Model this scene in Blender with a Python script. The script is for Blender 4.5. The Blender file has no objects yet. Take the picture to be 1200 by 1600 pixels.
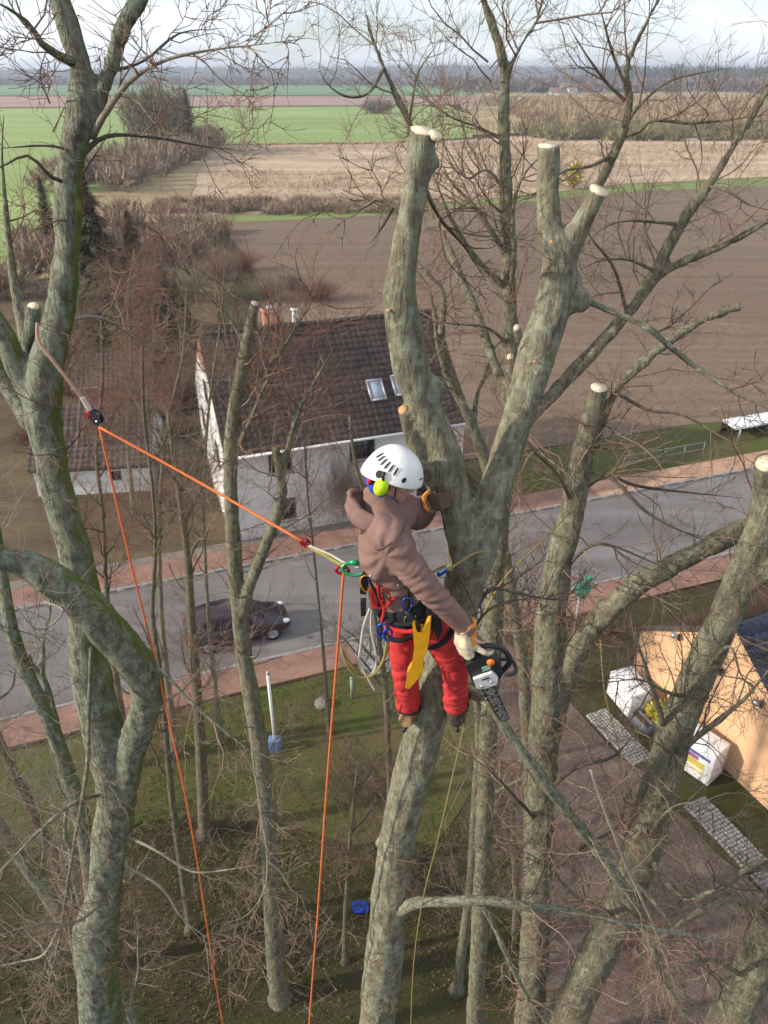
import bpy, bmesh, math, random
import numpy as np
from mathutils import Vector, Matrix

scene = bpy.context.scene
rng = np.random.default_rng(7)
random.seed(7)
PI = math.pi

# ------------------------------------------------------------------ camera
FPX = 1190.0                      # focal length in pixels of the 1200 x 1600 photograph
PITCH = math.radians(30.2)
CAM_Z = 20.0
cam_d = bpy.data.cameras.new('camera')
cam = bpy.data.objects.new('camera', cam_d)
scene.collection.objects.link(cam)
cam.location = (0, 0, CAM_Z)
cam.rotation_euler = (PI/2 - PITCH, 0, 0)
cam_d.sensor_fit = 'VERTICAL'
cam_d.sensor_height = 36.0
cam_d.lens = 36.0 * FPX / 1600.0
cam_d.clip_start = 0.05
cam_d.clip_end = 12000
cam_d.dof.use_dof = True
cam_d.dof.focus_distance = 4.0
cam_d.dof.aperture_fstop = 4.5
scene.camera = cam

# ------------------------------------------------------------------ world
SUN_EL = math.radians(24)
SUN_DIR = Vector((-0.95, -0.22, 0)).normalized() * math.cos(SUN_EL) + Vector((0, 0, math.sin(SUN_EL)))
world = bpy.data.worlds.new('World')
scene.world = world
world.use_nodes = True
wt = world.node_tree
wt.nodes.clear()
w_out = wt.nodes.new('ShaderNodeOutputWorld')
w_bg = wt.nodes.new('ShaderNodeBackground')
w_sky = wt.nodes.new('ShaderNodeTexSky')
w_sky.sky_type = 'NISHITA'
w_sky.sun_disc = False
w_sky.sun_elevation = SUN_EL
w_sky.sun_rotation = math.atan2(SUN_DIR.x, SUN_DIR.y)
w_sky.air_density = 0.8
w_sky.dust_density = 0.6
w_sky.ozone_density = 1.5
w_tc = wt.nodes.new('ShaderNodeTexCoord')
w_mp = wt.nodes.new('ShaderNodeMapping')
w_mp.inputs['Scale'].default_value = (1.0, 1.0, 7.0)
w_ns = wt.nodes.new('ShaderNodeTexNoise')
w_ns.inputs['Scale'].default_value = 2.6
w_ns.inputs['Detail'].default_value = 7
w_ns.inputs['Roughness'].default_value = 0.55
w_rp = wt.nodes.new('ShaderNodeValToRGB')
w_rp.color_ramp.elements[0].position = 0.36
w_rp.color_ramp.elements[0].color = (0.25, 0.25, 0.25, 1)
w_rp.color_ramp.elements[1].position = 0.62
w_rp.color_ramp.elements[1].color = (0.95, 0.95, 0.95, 1)
w_mx = wt.nodes.new('ShaderNodeMix')
w_mx.data_type = 'RGBA'
w_mx.inputs[7].default_value = (8.7, 9.1, 9.9, 1)        # high thin cloud
wt.links.new(w_tc.outputs['Generated'], w_mp.inputs['Vector'])
wt.links.new(w_mp.outputs['Vector'], w_ns.inputs['Vector'])
wt.links.new(w_ns.outputs['Fac'], w_rp.inputs['Fac'])
wt.links.new(w_rp.outputs['Color'], w_mx.inputs[0])
wt.links.new(w_sky.outputs['Color'], w_mx.inputs[6])
wt.links.new(w_mx.outputs[2], w_bg.inputs['Color'])
w_bg.inputs['Strength'].default_value = 0.10
wt.links.new(w_bg.outputs['Background'], w_out.inputs['Surface'])

# ------------------------------------------------------------------ sun
sun_d = bpy.data.lights.new('sun', 'SUN')
sun_d.energy = 3.8
sun_d.angle = math.radians(1.5)
sun_d.color = (1.0, 0.89, 0.74)
sun = bpy.data.objects.new('sun', sun_d)
scene.collection.objects.link(sun)
sun.rotation_euler = (-SUN_DIR).to_track_quat('-Z', 'Y').to_euler()

scene.view_settings.view_transform = 'Standard'
scene.view_settings.look = 'None'
scene.view_settings.exposure = 0.5
scene.view_settings.gamma = 1.0

# ------------------------------------------------------------------ helpers
SINP, COSP = math.sin(PITCH), math.cos(PITCH)

def ray(px, py):
    x = (px - 600) / FPX
    y = (800 - py) / FPX
    return np.array([x, COSP + y*SINP, -SINP + y*COSP])

def P(px, py, Y):
    """world point seen at a photo pixel, Y metres in front of the camera foot"""
    r = ray(px, py)
    return np.array([0, 0, CAM_Z]) + r * (Y / r[1])

def G(px, py, z=0.0):
    r = ray(px, py)
    t = (z - CAM_Z) / r[2]
    return np.array([0, 0, CAM_Z]) + r * t

def wid(px, py, Y, w):
    """radius in metres of something w photo pixels wide"""
    r = ray(px, py)
    return 0.5 * w * (Y / r[1]) / FPX

ORIG = {}

def link(o):
    scene.collection.objects.link(o)
    return o

def tag(o, label=None, cat=None, group=None, kind=None):
    if label: o['label'] = label
    if cat: o['category'] = cat
    if group: o['group'] = group
    if kind: o['kind'] = kind
    return o

def thing(name, loc, label, cat, rz=0.0, group=None):
    o = link(bpy.data.objects.new(name, None))
    o.location = loc
    o.rotation_euler = (0, 0, rz)
    o.empty_display_size = 0.2
    ORIG[o] = np.array(loc, float)
    return tag(o, label, cat, group)

class MB:
    """collects geometry for one mesh object"""
    def __init__(s):
        s.v = []; s.b = []; s.q = []; s.t = []; s.n = 0; s.ng = []
    def add(s, v, q=None, t=None, b=None):
        v = np.asarray(v, float).reshape(-1, 3)
        s.v.append(v)
        s.b.append(v if b is None else np.asarray(b, float).reshape(-1, 3))
        if q is not None and len(q): s.q.append(np.asarray(q, np.int64).reshape(-1, 4) + s.n)
        if t is not None and len(t): s.t.append(np.asarray(t, np.int64).reshape(-1, 3) + s.n)
        s.n += len(v)
        return s
    def poly(s, pts):
        """one n-gon"""
        s.v.append(np.asarray(pts, float)); s.b.append(np.asarray(pts, float))
        s.ng.append([s.n + i for i in range(len(pts))]); s.n += len(pts)
        return s
    def box(s, c, size, R=None):
        x, y, z = np.array(size, float)/2
        v = np.array([[-x,-y,-z],[x,-y,-z],[x,y,-z],[-x,y,-z],[-x,-y,z],[x,-y,z],[x,y,z],[-x,y,z]])
        if R is not None: v = v @ np.asarray(R, float).T
        v = v + np.asarray(c, float)
        return s.add(v, [[0,3,2,1],[4,5,6,7],[0,1,5,4],[1,2,6,5],[2,3,7,6],[3,0,4,7]])
    def prism(s, pts, h0, h1=None, up=(0,0,1)):
        """closed polygon pts (3d) extruded by the vector h0"""
        pts = np.asarray(pts, float); n = len(pts); h0 = np.asarray(h0, float)
        s.poly(pts[::-1]); s.poly(pts + h0)
        v = np.concatenate([pts, pts + h0])
        s.add(v, [[i, (i+1) % n, n + (i+1) % n, n + i] for i in range(n)])
        return s
    def tubes(s, Pt, R, sides=3, cap=False, off=None):
        """Pt (N,n,3), R (N,n): many tubes at once"""
        Pt = np.asarray(Pt, float); R = np.asarray(R, float)
        N, n, _ = Pt.shape
        if N == 0: return s
        T = np.gradient(Pt, axis=1)
        T /= np.linalg.norm(T, axis=2, keepdims=True) + 1e-9
        mean = T.mean(axis=1)
        ref = np.where(np.abs(mean[:, 2:3]) < 0.8, np.array([[0, 0, 1.0]]), np.array([[1.0, 0, 0]]))
        ref = ref[:, None, :]
        A = np.cross(T, np.broadcast_to(ref, T.shape))
        # parallel transport for smooth frames
        A[:, 0] /= np.linalg.norm(A[:, 0], axis=1, keepdims=True) + 1e-9
        for k in range(1, n):
            a = A[:, k-1] - (A[:, k-1]*T[:, k]).sum(1, keepdims=True)*T[:, k]
            A[:, k] = a / (np.linalg.norm(a, axis=1, keepdims=True) + 1e-9)
        B = np.cross(T, A)
        ang = np.arange(sides) * 2*PI/sides
        ca, sa = np.cos(ang), np.sin(ang)
        V = Pt[:, :, None, :] + R[:, :, None, None]*(A[:, :, None, :]*ca[None, None, :, None] + B[:, :, None, :]*sa[None, None, :, None])
        seg = np.linalg.norm(np.diff(Pt, axis=1), axis=2)
        L = np.concatenate([np.zeros((N, 1)), np.cumsum(seg, axis=1)], axis=1)
        if off is None: off = rng.random(N)*50
        bk = np.empty_like(V)
        bk[..., 0] = R[:, :, None]*ca + off[:, None, None]
        bk[..., 1] = R[:, :, None]*sa
        bk[..., 2] = L[:, :, None]
        idx = np.arange(N*n*sides).reshape(N, n, sides)
        nx = np.roll(idx, -1, axis=2)
        q = np.stack([idx[:, :-1], nx[:, :-1], nx[:, 1:], idx[:, 1:]], axis=-1).reshape(-1, 4)
        base = s.n
        s.add(V.reshape(-1, 3), q, b=bk.reshape(-1, 3))
        if cap:
            for k in range(N):
                s.ng.append((idx[k, 0][::-1] + base).tolist())
                s.ng.append((idx[k, -1] + base).tolist())
        return s
    def tube(s, pts, r, sides=8, cap=True):
        pts = np.asarray(pts, float)
        r = np.broadcast_to(np.asarray(r, float), (len(pts),))
        return s.tubes(pts[None], r[None], sides, cap, off=np.zeros(1))
    def ball(s, c, rad, R=None, nu=12, nv=8):
        u = np.arange(nu)*2*PI/nu
        w = np.linspace(-PI/2, PI/2, nv+1)
        v = [[math.cos(b)*math.cos(a), math.cos(b)*math.sin(a), math.sin(b)] for b in w for a in u]
        v = np.array(v) * np.asarray(rad, float)
        if R is not None: v = v @ np.asarray(R, float).T
        q = [[j*nu+i, j*nu+(i+1) % nu, (j+1)*nu+(i+1) % nu, (j+1)*nu+i] for j in range(nv) for i in range(nu)]
        return s.add(v + np.asarray(c, float), q)
    def lathe(s, prof, c=(0,0,0), R=None, n=16):
        """prof: list of (radius, height) about local z"""
        v = [[r*math.cos(a), r*math.sin(a), h] for r, h in prof for a in np.arange(n)*2*PI/n]
        v = np.array(v)
        if R is not None: v = v @ np.asarray(R, float).T
        m = len(prof)
        q = [[j*n+i, j*n+(i+1) % n, (j+1)*n+(i+1) % n, (j+1)*n+i] for j in range(m-1) for i in range(n)]
        return s.add(v + np.asarray(c, float), q)
    def mesh(s, name, origin=None):
        V = np.concatenate(s.v) if s.v else np.zeros((0, 3))
        Bk = np.concatenate(s.b)
        if origin is not None: V = V - origin
        parts_idx = []; sizes = []
        if s.q:
            q = np.concatenate(s.q); parts_idx.append(q.ravel()); sizes.append(np.full(len(q), 4))
        if s.t:
            t = np.concatenate(s.t); parts_idx.append(t.ravel()); sizes.append(np.full(len(t), 3))
        for f in s.ng:
            parts_idx.append(np.array(f)); sizes.append(np.array([len(f)]))
        li = np.concatenate(parts_idx).astype(np.int32); sz = np.concatenate(sizes).astype(np.int32)
        me = bpy.data.meshes.new(name)
        me.vertices.add(len(V)); me.vertices.foreach_set('co', V.astype(np.float32).ravel())
        me.loops.add(len(li)); me.loops.foreach_set('vertex_index', li)
        me.polygons.add(len(sz))
        st = np.concatenate([[0], np.cumsum(sz)[:-1]]).astype(np.int32)
        me.polygons.foreach_set('loop_start', st)
        at = me.attributes.new('bark', 'FLOAT_VECTOR', 'POINT')
        at.data.foreach_set('vector', Bk.astype(np.float32).ravel())
        me.update(calc_edges=True)
        return me
    def build(s, name, mat, parent=None, smooth=False, local=False, bevel=0, origin=None):
        """link as one object; world coordinates unless local"""
        org = None
        if parent is not None and not local: org = ORIG[parent]
        if parent is None and origin is not None: org = np.asarray(origin, float)
        me = s.mesh(name, org)
        o = link(bpy.data.objects.new(name, me))
        me.materials.append(mat)
        if smooth: me.polygons.foreach_set('use_smooth', np.ones(len(me.polygons), bool))
        if parent is not None:
            o.parent = parent; ORIG[o] = ORIG[parent]
        else:
            ORIG[o] = np.zeros(3) if org is None else org
            if org is not None: o.location = org
        if bevel:
            m = o.modifiers.new('bevel', 'BEVEL'); m.width = bevel; m.segments = 2; m.limit_method = 'ANGLE'
        return o

def catmull(pts, per=6):
    pts = np.asarray(pts, float)
    if len(pts) < 3: 
        t = np.linspace(0, 1, per+1)[:, None]
        return pts[0]*(1-t) + pts[-1]*t
    p = np.concatenate([[2*pts[0]-pts[1]], pts, [2*pts[-1]-pts[-2]]])
    out = []
    for i in range(1, len(p)-2):
        for k in range(per):
            t = k/per
            out.append(0.5*((2*p[i]) + (-p[i-1]+p[i+1])*t + (2*p[i-1]-5*p[i]+4*p[i+1]-p[i+2])*t*t + (-p[i-1]+3*p[i]-3*p[i+1]+p[i+2])*t**3))
    out.append(p[-2])
    return np.array(out)

def vnoise(p, seed=0):
    """value noise in 3d, vectorised, -1..1"""
    p = np.asarray(p, float)
    i = np.floor(p).astype(np.int64); f = p - i
    f = f*f*(3-2*f)
    def h(x, y, z):
        n = (x*374761393 + y*668265263 + z*2147483647 + seed*974711) & 0xFFFFFFFF
        n = ((n ^ (n >> 13))*1274126177) & 0xFFFFFFFF
        n = (n ^ (n >> 16)) & 0xFFFFFFFF
        return n/2147483647.5 - 1
    r = 0
    for dx in (0, 1):
        for dy in (0, 1):
            for dz in (0, 1):
                w = (f[:, 0] if dx else 1-f[:, 0])*(f[:, 1] if dy else 1-f[:, 1])*(f[:, 2] if dz else 1-f[:, 2])
                r = r + w*h(i[:, 0]+dx, i[:, 1]+dy, i[:, 2]+dz)
    return r

def remesh(mb, voxel, smooth_iter=4, smooth_fac=0.5):
    """union of overlapping closed shapes as one skin: returns verts, faces"""
    me = mb.mesh('tmp')
    o = link(bpy.data.objects.new('tmp', me))
    m = o.modifiers.new('r', 'REMESH'); m.mode = 'VOXEL'; m.voxel_size = voxel; m.adaptivity = 0
    if smooth_iter:
        k = o.modifiers.new('s', 'SMOOTH'); k.factor = smooth_fac; k.iterations = smooth_iter
    dg = bpy.context.evaluated_depsgraph_get()
    ev = o.evaluated_get(dg)
    em = ev.to_mesh()
    V = np.empty(len(em.vertices)*3, np.float32); em.vertices.foreach_get('co', V)
    Nn = np.empty(len(em.vertices)*3, np.float32); em.vertices.foreach_get('normal', Nn)
    nf = len(em.polygons)
    tot = np.empty(nf, np.int32); em.polygons.foreach_get('loop_total', tot)
    L = np.empty(len(em.loops), np.int32); em.loops.foreach_get('vertex_index', L)
    ev.to_mesh_clear()
    bpy.data.objects.remove(o); bpy.data.meshes.remove(me)
    V = V.reshape(-1, 3).astype(float); Nn = Nn.reshape(-1, 3).astype(float)
    st = np.concatenate([[0], np.cumsum(tot)[:-1]])
    q = L[(st[tot == 4][:, None] + np.arange(4))] if (tot == 4).any() else np.zeros((0, 4), int)
    t = L[(st[tot == 3][:, None] + np.arange(3))] if (tot == 3).any() else np.zeros((0, 3), int)
    return V, Nn, q, t

# ------------------------------------------------------------------ materials
class NT:
    def __init__(s, name):
        s.m = bpy.data.materials.new(name); s.m.use_nodes = True
        s.t = s.m.node_tree; s.t.nodes.clear()
        s.out = s.t.nodes.new('ShaderNodeOutputMaterial')
        s.p = s.t.nodes.new('ShaderNodeBsdfPrincipled')
        s.l(s.p.outputs[0], s.out.inputs['Surface'])
    def n(s, typ, **kw):
        nd = s.t.nodes.new('ShaderNode' + typ)
        for k, v in kw.items(): setattr(nd, k, v)
        return nd
    def l(s, a, b): s.t.links.new(a, b); return b
    def coord(s, kind='Object', scale=(1, 1, 1), rot=(0, 0, 0)):
        if kind == 'bark':
            c = s.n('Attribute'); c.attribute_name = 'bark'; o = c.outputs['Vector']
        elif kind == 'Position':
            o = s.n('NewGeometry').outputs['Position']
        else:
            o = s.n('TexCoord').outputs[kind]
        m = s.n('Mapping'); m.inputs['Scale'].default_value = scale; m.inputs['Rotation'].default_value = rot
        s.l(o, m.inputs['Vector'])
        return m.outputs['Vector']
    def noise(s, vec, scale, detail=4, rough=0.55, dist=0.0):
        x = s.n('TexNoise'); x.inputs['Scale'].default_value = scale; x.inputs['Detail'].default_value = detail
        x.inputs['Roughness'].default_value = rough; x.inputs['Distortion'].default_value = dist
        s.l(vec, x.inputs['Vector']); return x.outputs['Fac']
    def voro(s, vec, scale, feature='F1', out='Distance'):
        x = s.n('TexVoronoi', feature=feature); x.inputs['Scale'].default_value = scale
        s.l(vec, x.inputs['Vector']); return x.outputs[out]
    def ramp(s, fac, stops):
        r = s.n('ValToRGB'); e = r.color_ramp.elements
        while len(e) < len(stops): e.new(0.5)
        for k, (pos, c) in enumerate(stops):
            e[k].position = pos
            e[k].color = (c, c, c, 1) if isinstance(c, (int, float)) else (*c, 1)
        s.l(fac, r.inputs['Fac']); return r.outputs['Color']
    def mix(s, fac, a, b, mode='MIX'):
        m = s.n('Mix', data_type='RGBA', blend_type=mode)
        for sock, val in ((m.inputs[0], fac), (m.inputs[6], a), (m.inputs[7], b)):
            if isinstance(val, (int, float)): sock.default_value = val
            elif isinstance(val, tuple): sock.default_value = (*val, 1)
            else: s.l(val, sock)
        return m.outputs[2]
    def math(s, op, a, b=0.0):
        m = s.n('Math', operation=op)
        for k, val in ((0, a), (1, b)):
            if isinstance(val, (int, float)): m.inputs[k].default_value = val
            else: s.l(val, m.inputs[k])
        return m.outputs[0]
    def sep(s, vec):
        x = s.n('SeparateXYZ'); s.l(vec, x.inputs[0]); return x.outputs
    def done(s, color, rough=0.8, bump=None, bstr=0.4, bdist=0.02, metal=0.0, spec=0.4):
        for key, val in (('Base Color', color), ('Roughness', rough)):
            if isinstance(val, tuple): s.p.inputs[key].default_value = (*val, 1)
            elif isinstance(val, (int, float)): s.p.inputs[key].default_value = val
            else: s.l(val, s.p.inputs[key])
        s.p.inputs['Metallic'].default_value = metal
        s.p.inputs['Specular IOR Level'].default_value = spec
        if bump is not None:
            b = s.n('Bump'); b.inputs['Strength'].default_value = bstr; b.inputs['Distance'].default_value = bdist
            s.l(bump, b.inputs['Height']); s.l(b.outputs[0], s.p.inputs['Normal'])
        return s.m

def plain(name, col, rough=0.7, var=0.18, scale=6.0, metal=0.0, spec=0.4, bump=0.15, bdist=0.01):
    k = NT(name); c = k.coord('Object')
    n1 = k.noise(c, scale, 5); n2 = k.noise(c, scale*7, 3)
    f = k.ramp(n1, [(0.3, 1-var), (0.7, 1+var*0.6)])
    col2 = k.mix(1.0, col, f, 'MULTIPLY')
    f2 = k.ramp(n2, [(0.35, 1-var*0.5), (0.65, 1.0)])
    col3 = k.mix(1.0, col2, f2, 'MULTIPLY')
    r = k.ramp(n1, [(0.2, max(0.02, rough-0.08)), (0.8, min(1, rough+0.08))])
    return k.done(col3, r, n2, bump, bdist, metal, spec)

def bark_mat(name, dark=(0.085, 0.075, 0.055), mid=(0.19, 0.175, 0.135), lich=(0.33, 0.35, 0.27), moss=(0.10, 0.125, 0.03), mossy=0.5, licheny=0.55, bscale=1.0, side=(1.0, 0.25, 0.0), crack=0.42):
    k = NT(name)
    c = k.coord('bark', (1, 1, 0.28))
    c1 = k.coord('bark', (1, 1, 0.8))
    fis = k.noise(c, 26*bscale, 6, 0.65, 0.6)
    big = k.noise(c1, 3.2*bscale, 5, 0.6)
    li = k.noise(c1, 15*bscale, 8, 0.74, 0.3)
    fine = k.noise(c1, 70*bscale, 4, 0.6)
    col = k.mix(k.ramp(fis, [(0.40, 0.0), (0.60, 1.0)]), dark, mid)
    col = k.mix(k.ramp(big, [(0.35, 0.0), (0.75, 0.55)]), col, (mid[0]*1.05, mid[1]*0.92, mid[2]*0.78))
    lf = k.ramp(li, [(0.62-licheny*0.28, 0.0), (0.72-licheny*0.22, 0.85)])
    col = k.mix(lf, col, k.mix(fine, (lich[0]*0.72, lich[1]*0.75, lich[2]*0.7), (lich[0]*1.15, lich[1]*1.15, lich[2]*1.1)))
    # moss keeps to the weather side of the stem
    nrm = k.n('NewGeometry').outputs['Normal']
    dt = k.n('VectorMath', operation='DOT_PRODUCT'); k.l(nrm, dt.inputs[0]); dt.inputs[1].default_value = side
    ms = k.math('ADD', k.math('MULTIPLY', dt.outputs['Value'], 0.34), k.noise(c1, 5*bscale, 6, 0.65))
    mf = k.ramp(ms, [(0.80-mossy*0.2, 0.0), (0.94-mossy*0.16, 0.9)])
    mcol = k.mix(fine, (moss[0]*0.6, moss[1]*0.6, moss[2]*0.6), (moss[0]*1.5, moss[1]*1.45, moss[2]*1.3))
    col = k.mix(mf, col, mcol)
    # yellow lichen rosettes
    ye = k.ramp(k.noise(c1, 5.5*bscale, 3, 0.5), [(0.71, 0.0), (0.75, 0.8)])
    col = k.mix(k.math('MULTIPLY', ye, 0.6), col, (0.34, 0.30, 0.09))
    cf = k.coord('bark', (1, 1, 0.14))
    fs = k.math('ABSOLUTE', k.math('SUBTRACT', k.noise(cf, 17*bscale, 3, 0.5, 0.5), 0.5))
    fm = k.ramp(fs, [(0.0, 0.42), (0.04, 1.0)])
    col = k.mix(crack, col, k.mix(1.0, col, fm, 'MULTIPLY'))
    kn = k.ramp(k.voro(c, 5.0*bscale), [(0.05, 0.25), (0.16, 1.0)])
    col = k.mix(0.6, col, k.mix(1.0, col, kn, 'MULTIPLY'))
    h = k.math('ADD', k.math('MULTIPLY', fis, 1.0), k.math('MULTIPLY', li, 0.6))
    h = k.math('ADD', h, k.math('MULTIPLY', fine, 0.25))
    h = k.math('ADD', h, k.math('MULTIPLY', fm, crack))
    return k.done(col, 0.92, h, 1.0, 0.016, spec=0.15)

def twig_mat(name, a, b):
    k = NT(name); c = k.coord('bark', (1, 1, 1))
    n = k.noise(c, 1.6, 3); f = k.noise(c, 40, 3)
    col = k.mix(k.ramp(n, [(0.35, 0.0), (0.65, 1.0)]), a, b)
    col = k.mix(0.5, col, k.mix(1.0, col, k.ramp(f, [(0.3, 0.5), (0.7, 1.3)]), 'MULTIPLY'))
    return k.done(col, 0.8, spec=0.25)

M = {}
M['barkA'] = bark_mat('bark_grey_green', dark=(0.075, 0.072, 0.055), mid=(0.165, 0.168, 0.128), lich=(0.275, 0.305, 0.24), mossy=0.75, licheny=0.7)
M['barkB'] = bark_mat('bark_grey_brown', dark=(0.10, 0.09, 0.064), mid=(0.215, 0.205, 0.148), lich=(0.315, 0.325, 0.25), mossy=0.4, licheny=0.55, crack=0.28)
M['barkC'] = bark_mat('bark_brown', dark=(0.10, 0.085, 0.06), mid=(0.190, 0.182, 0.13), lich=(0.27, 0.29, 0.215), mossy=0.5, licheny=0.5)
M['barkD'] = bark_mat('bark_dull', dark=(0.07, 0.062, 0.045), mid=(0.18, 0.16, 0.115), lich=(0.27, 0.27, 0.19), mossy=0.45, licheny=0.3)
M['barkL'] = bark_mat('bark_lichen_limb', dark=(0.10, 0.10, 0.07), mid=(0.22, 0.215, 0.15), lich=(0.35, 0.365, 0.28), mossy=0.45, licheny=0.6, bscale=2.0)
M['twig'] = twig_mat('twig_brown', (0.16, 0.105, 0.075), (0.29, 0.215, 0.155))
M['twigred'] = twig_mat('twig_reddish', (0.17, 0.085, 0.065), (0.26, 0.15, 0.11))
M['twiggrey'] = twig_mat('twig_grey', (0.20, 0.18, 0.14), (0.33, 0.31, 0.24))
M['twigdark'] = twig_mat('twig_dark', (0.075, 0.06, 0.045), (0.15, 0.115, 0.085))

def wood_mat():
    k = NT('fresh_cut_wood'); c = k.coord('bark', (1, 1, 1))
    sx = k.sep(c)
    rr = k.math('SQRT', k.math('ADD', k.math('MULTIPLY', sx[0], sx[0]), k.math('MULTIPLY', sx[1], sx[1])))
    rr = k.math('ADD', rr, k.math('MULTIPLY', k.noise(c, 9, 3), 0.03))
    ring = k.math('SINE', k.math('MULTIPLY', rr, 520.0))
    col = k.mix(k.ramp(ring, [(0.2, 0.0), (0.9, 1.0)]), (0.66, 0.51, 0.35), (0.86, 0.77, 0.62))
    col = k.mix(k.ramp(k.noise(c, 14, 4), [(0.5, 0.0), (0.75, 0.5)]), col, (0.72, 0.50, 0.28))
    return k.done(col, 0.75, k.noise(c, 120, 3), 0.3, 0.003)
M['wood'] = wood_mat()
M['woodorange'] = plain('alder_orange_cut', (0.62, 0.34, 0.16), 0.8)

# ------------------------------------------------------------------ ground materials
def ground_mat():
    k = NT('rough_grass_and_litter'); c = k.coord('Position')
    a = k.noise(c, 0.22, 6, 0.6); b = k.noise(c, 1.7, 6, 0.65); f = k.noise(c, 22, 4, 0.6)
    grass = k.mix(f, (0.032, 0.036, 0.012), (0.072, 0.080, 0.026))
    soil = k.mix(f, (0.034, 0.025, 0.017), (0.095, 0.068, 0.043))
    col = k.mix(k.ramp(k.math('ADD', k.math('MULTIPLY', a, 0.55), k.math('MULTIPLY', b, 0.45)), [(0.40, 0.0), (0.60, 1.0)]), grass, soil)
    return k.done(col, 0.95, k.math('ADD', f, b), 0.8, 0.06, spec=0.1)
def lawn_mat():
    k = NT('winter_lawn'); c = k.coord('Position')
    a = k.noise(c, 0.5, 6, 0.6); f = k.noise(c, 26, 4, 0.65)
    col = k.mix(f, (0.050, 0.060, 0.016), (0.120, 0.138, 0.038))
    col = k.mix(k.ramp(a, [(0.42, 0.0), (0.66, 0.85)]), col, k.mix(f, (0.075, 0.055, 0.03), (0.17, 0.13, 0.07)))
    return k.done(col, 0.95, f, 0.8, 0.05, spec=0.1)
def field_mat(name, a, b, ang=0.0, stripe=0.4, patch=0.012, row=2.0, amt=0.35):
    k = NT(name); c = k.coord('Position', rot=(0, 0, ang))
    st = k.coord('Position', (0.012, stripe, 1), (0, 0, ang))
    n1 = k.noise(c, patch, 6, 0.6); n2 = k.noise(st, 1.0, 5, 0.6); n3 = k.noise(c, row, 5, 0.65)
    col = k.mix(k.ramp(n2, [(0.32, 0.0), (0.68, 1.0)]), a, b)
    col = k.mix(amt, col, k.mix(1.0, col, k.ramp(n1, [(0.3, 0.5), (0.7, 1.45)]), 'MULTIPLY'))
    col = k.mix(0.35, col, k.mix(1.0, col, k.ramp(n3, [(0.3, 0.5), (0.7, 1.5)]), 'MULTIPLY'))
    return k.done(col, 0.95, n3, 0.6, 0.1, spec=0.1)
def asphalt_mat():
    k = NT('asphalt_road'); c = k.coord('Position'); s2 = k.coord('Position', (0.06, 0.9, 1), (0, 0, -0.344))
    n = k.noise(c, 0.35, 6, 0.6); f = k.noise(c, 60, 3); st = k.noise(s2, 1.0, 5, 0.6)
    col = k.mix(f, (0.125, 0.114, 0.112), (0.215, 0.198, 0.192))
    col = k.mix(0.6, col, k.mix(1.0, col, k.ramp(st, [(0.3, 0.62), (0.7, 1.3)]), 'MULTIPLY'))
    col = k.mix(0.6, col, k.mix(1.0, col, k.ramp(n, [(0.3, 0.7), (0.7, 1.25)]), 'MULTIPLY'))
    return k.done(col, 0.85, f, 0.4, 0.01, spec=0.3)
def paver_mat(name, a, b, joint, sx=5.0, rot=-0.344):
    k = NT(name); c = k.coord('Position', (sx, sx, sx), (0, 0, rot))
    br = k.n('TexBrick'); br.inputs['Color1'].default_value = (*a, 1); br.inputs['Color2'].default_value = (*b, 1)
    br.inputs['Mortar'].default_value = (*joint, 1); br.inputs['Scale'].default_value = 1.0
    br.inputs['Mortar Size'].default_value = 0.03; br.inputs['Brick Width'].default_value = 1.0; br.inputs['Row Height'].default_value = 0.5
    k.l(c, br.inputs['Vector'])
    p = k.coord('Position'); n = k.noise(p, 0.7, 6, 0.65)
    col = k.mix(0.8, br.outputs['Color'], k.mix(1.0, br.outputs['Color'], k.ramp(n, [(0.3, 0.55), (0.7, 1.25)]), 'MULTIPLY'))
    return k.done(col, 0.9, br.outputs['Fac'], -0.3, 0.01, spec=0.2)

M['ground'] = ground_mat(); M['lawn'] = lawn_mat(); M['asphalt'] = asphalt_mat()
M['plough'] = field_mat('ploughed_soil', (0.145, 0.103, 0.073), (0.20, 0.146, 0.106), 0.9, 0.9, 0.02, 1.6)
M['stubble'] = field_mat('dry_reed_stubble', (0.30, 0.21, 0.14), (0.52, 0.40, 0.28), 0.05, 0.12, 0.02, 0.5, 0.7)
M['green'] = field_mat('winter_wheat', (0.20, 0.275, 0.085), (0.27, 0.345, 0.125), 0.0, 0.05, 0.008, 0.4, 0.3)
M['greenfar'] = field_mat('far_wheat', (0.11, 0.20, 0.085), (0.15, 0.26, 0.11), 0.0, 0.02, 0.004, 0.2, 0.3)
M['brownfar'] = field_mat('far_fallow', (0.27, 0.18, 0.135), (0.34, 0.235, 0.18), 0.0, 0.05, 0.006, 0.2, 0.3)
M['scrub'] = field_mat('dry_scrub_land', (0.26, 0.20, 0.10), (0.38, 0.29, 0.17), 0.2, 0.05, 0.012, 0.3, 0.6)
M['margin'] = field_mat('grass_margin', (0.15, 0.19, 0.06), (0.215, 0.245, 0.095), 0.0, 0.3, 0.05, 1.0, 0.4)
M['pave_red'] = paver_mat('red_pavers', (0.265, 0.150, 0.112), (0.325, 0.185, 0.140), (0.14, 0.095, 0.075), 5.0)
M['pave_tan'] = paver_mat('tan_pavers', (0.46, 0.27, 0.17), (0.52, 0.32, 0.21), (0.22, 0.15, 0.11), 5.0)
M['pave_grey'] = paver_mat('grey_pavers', (0.26, 0.25, 0.24), (0.34, 0.33, 0.32), (0.14, 0.13, 0.12), 4.0)
M['pave_mauve'] = paver_mat('mauve_drive_pavers', (0.120, 0.088, 0.076), (0.17, 0.125, 0.108), (0.075, 0.06, 0.05), 5.0, 0.5)
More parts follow.
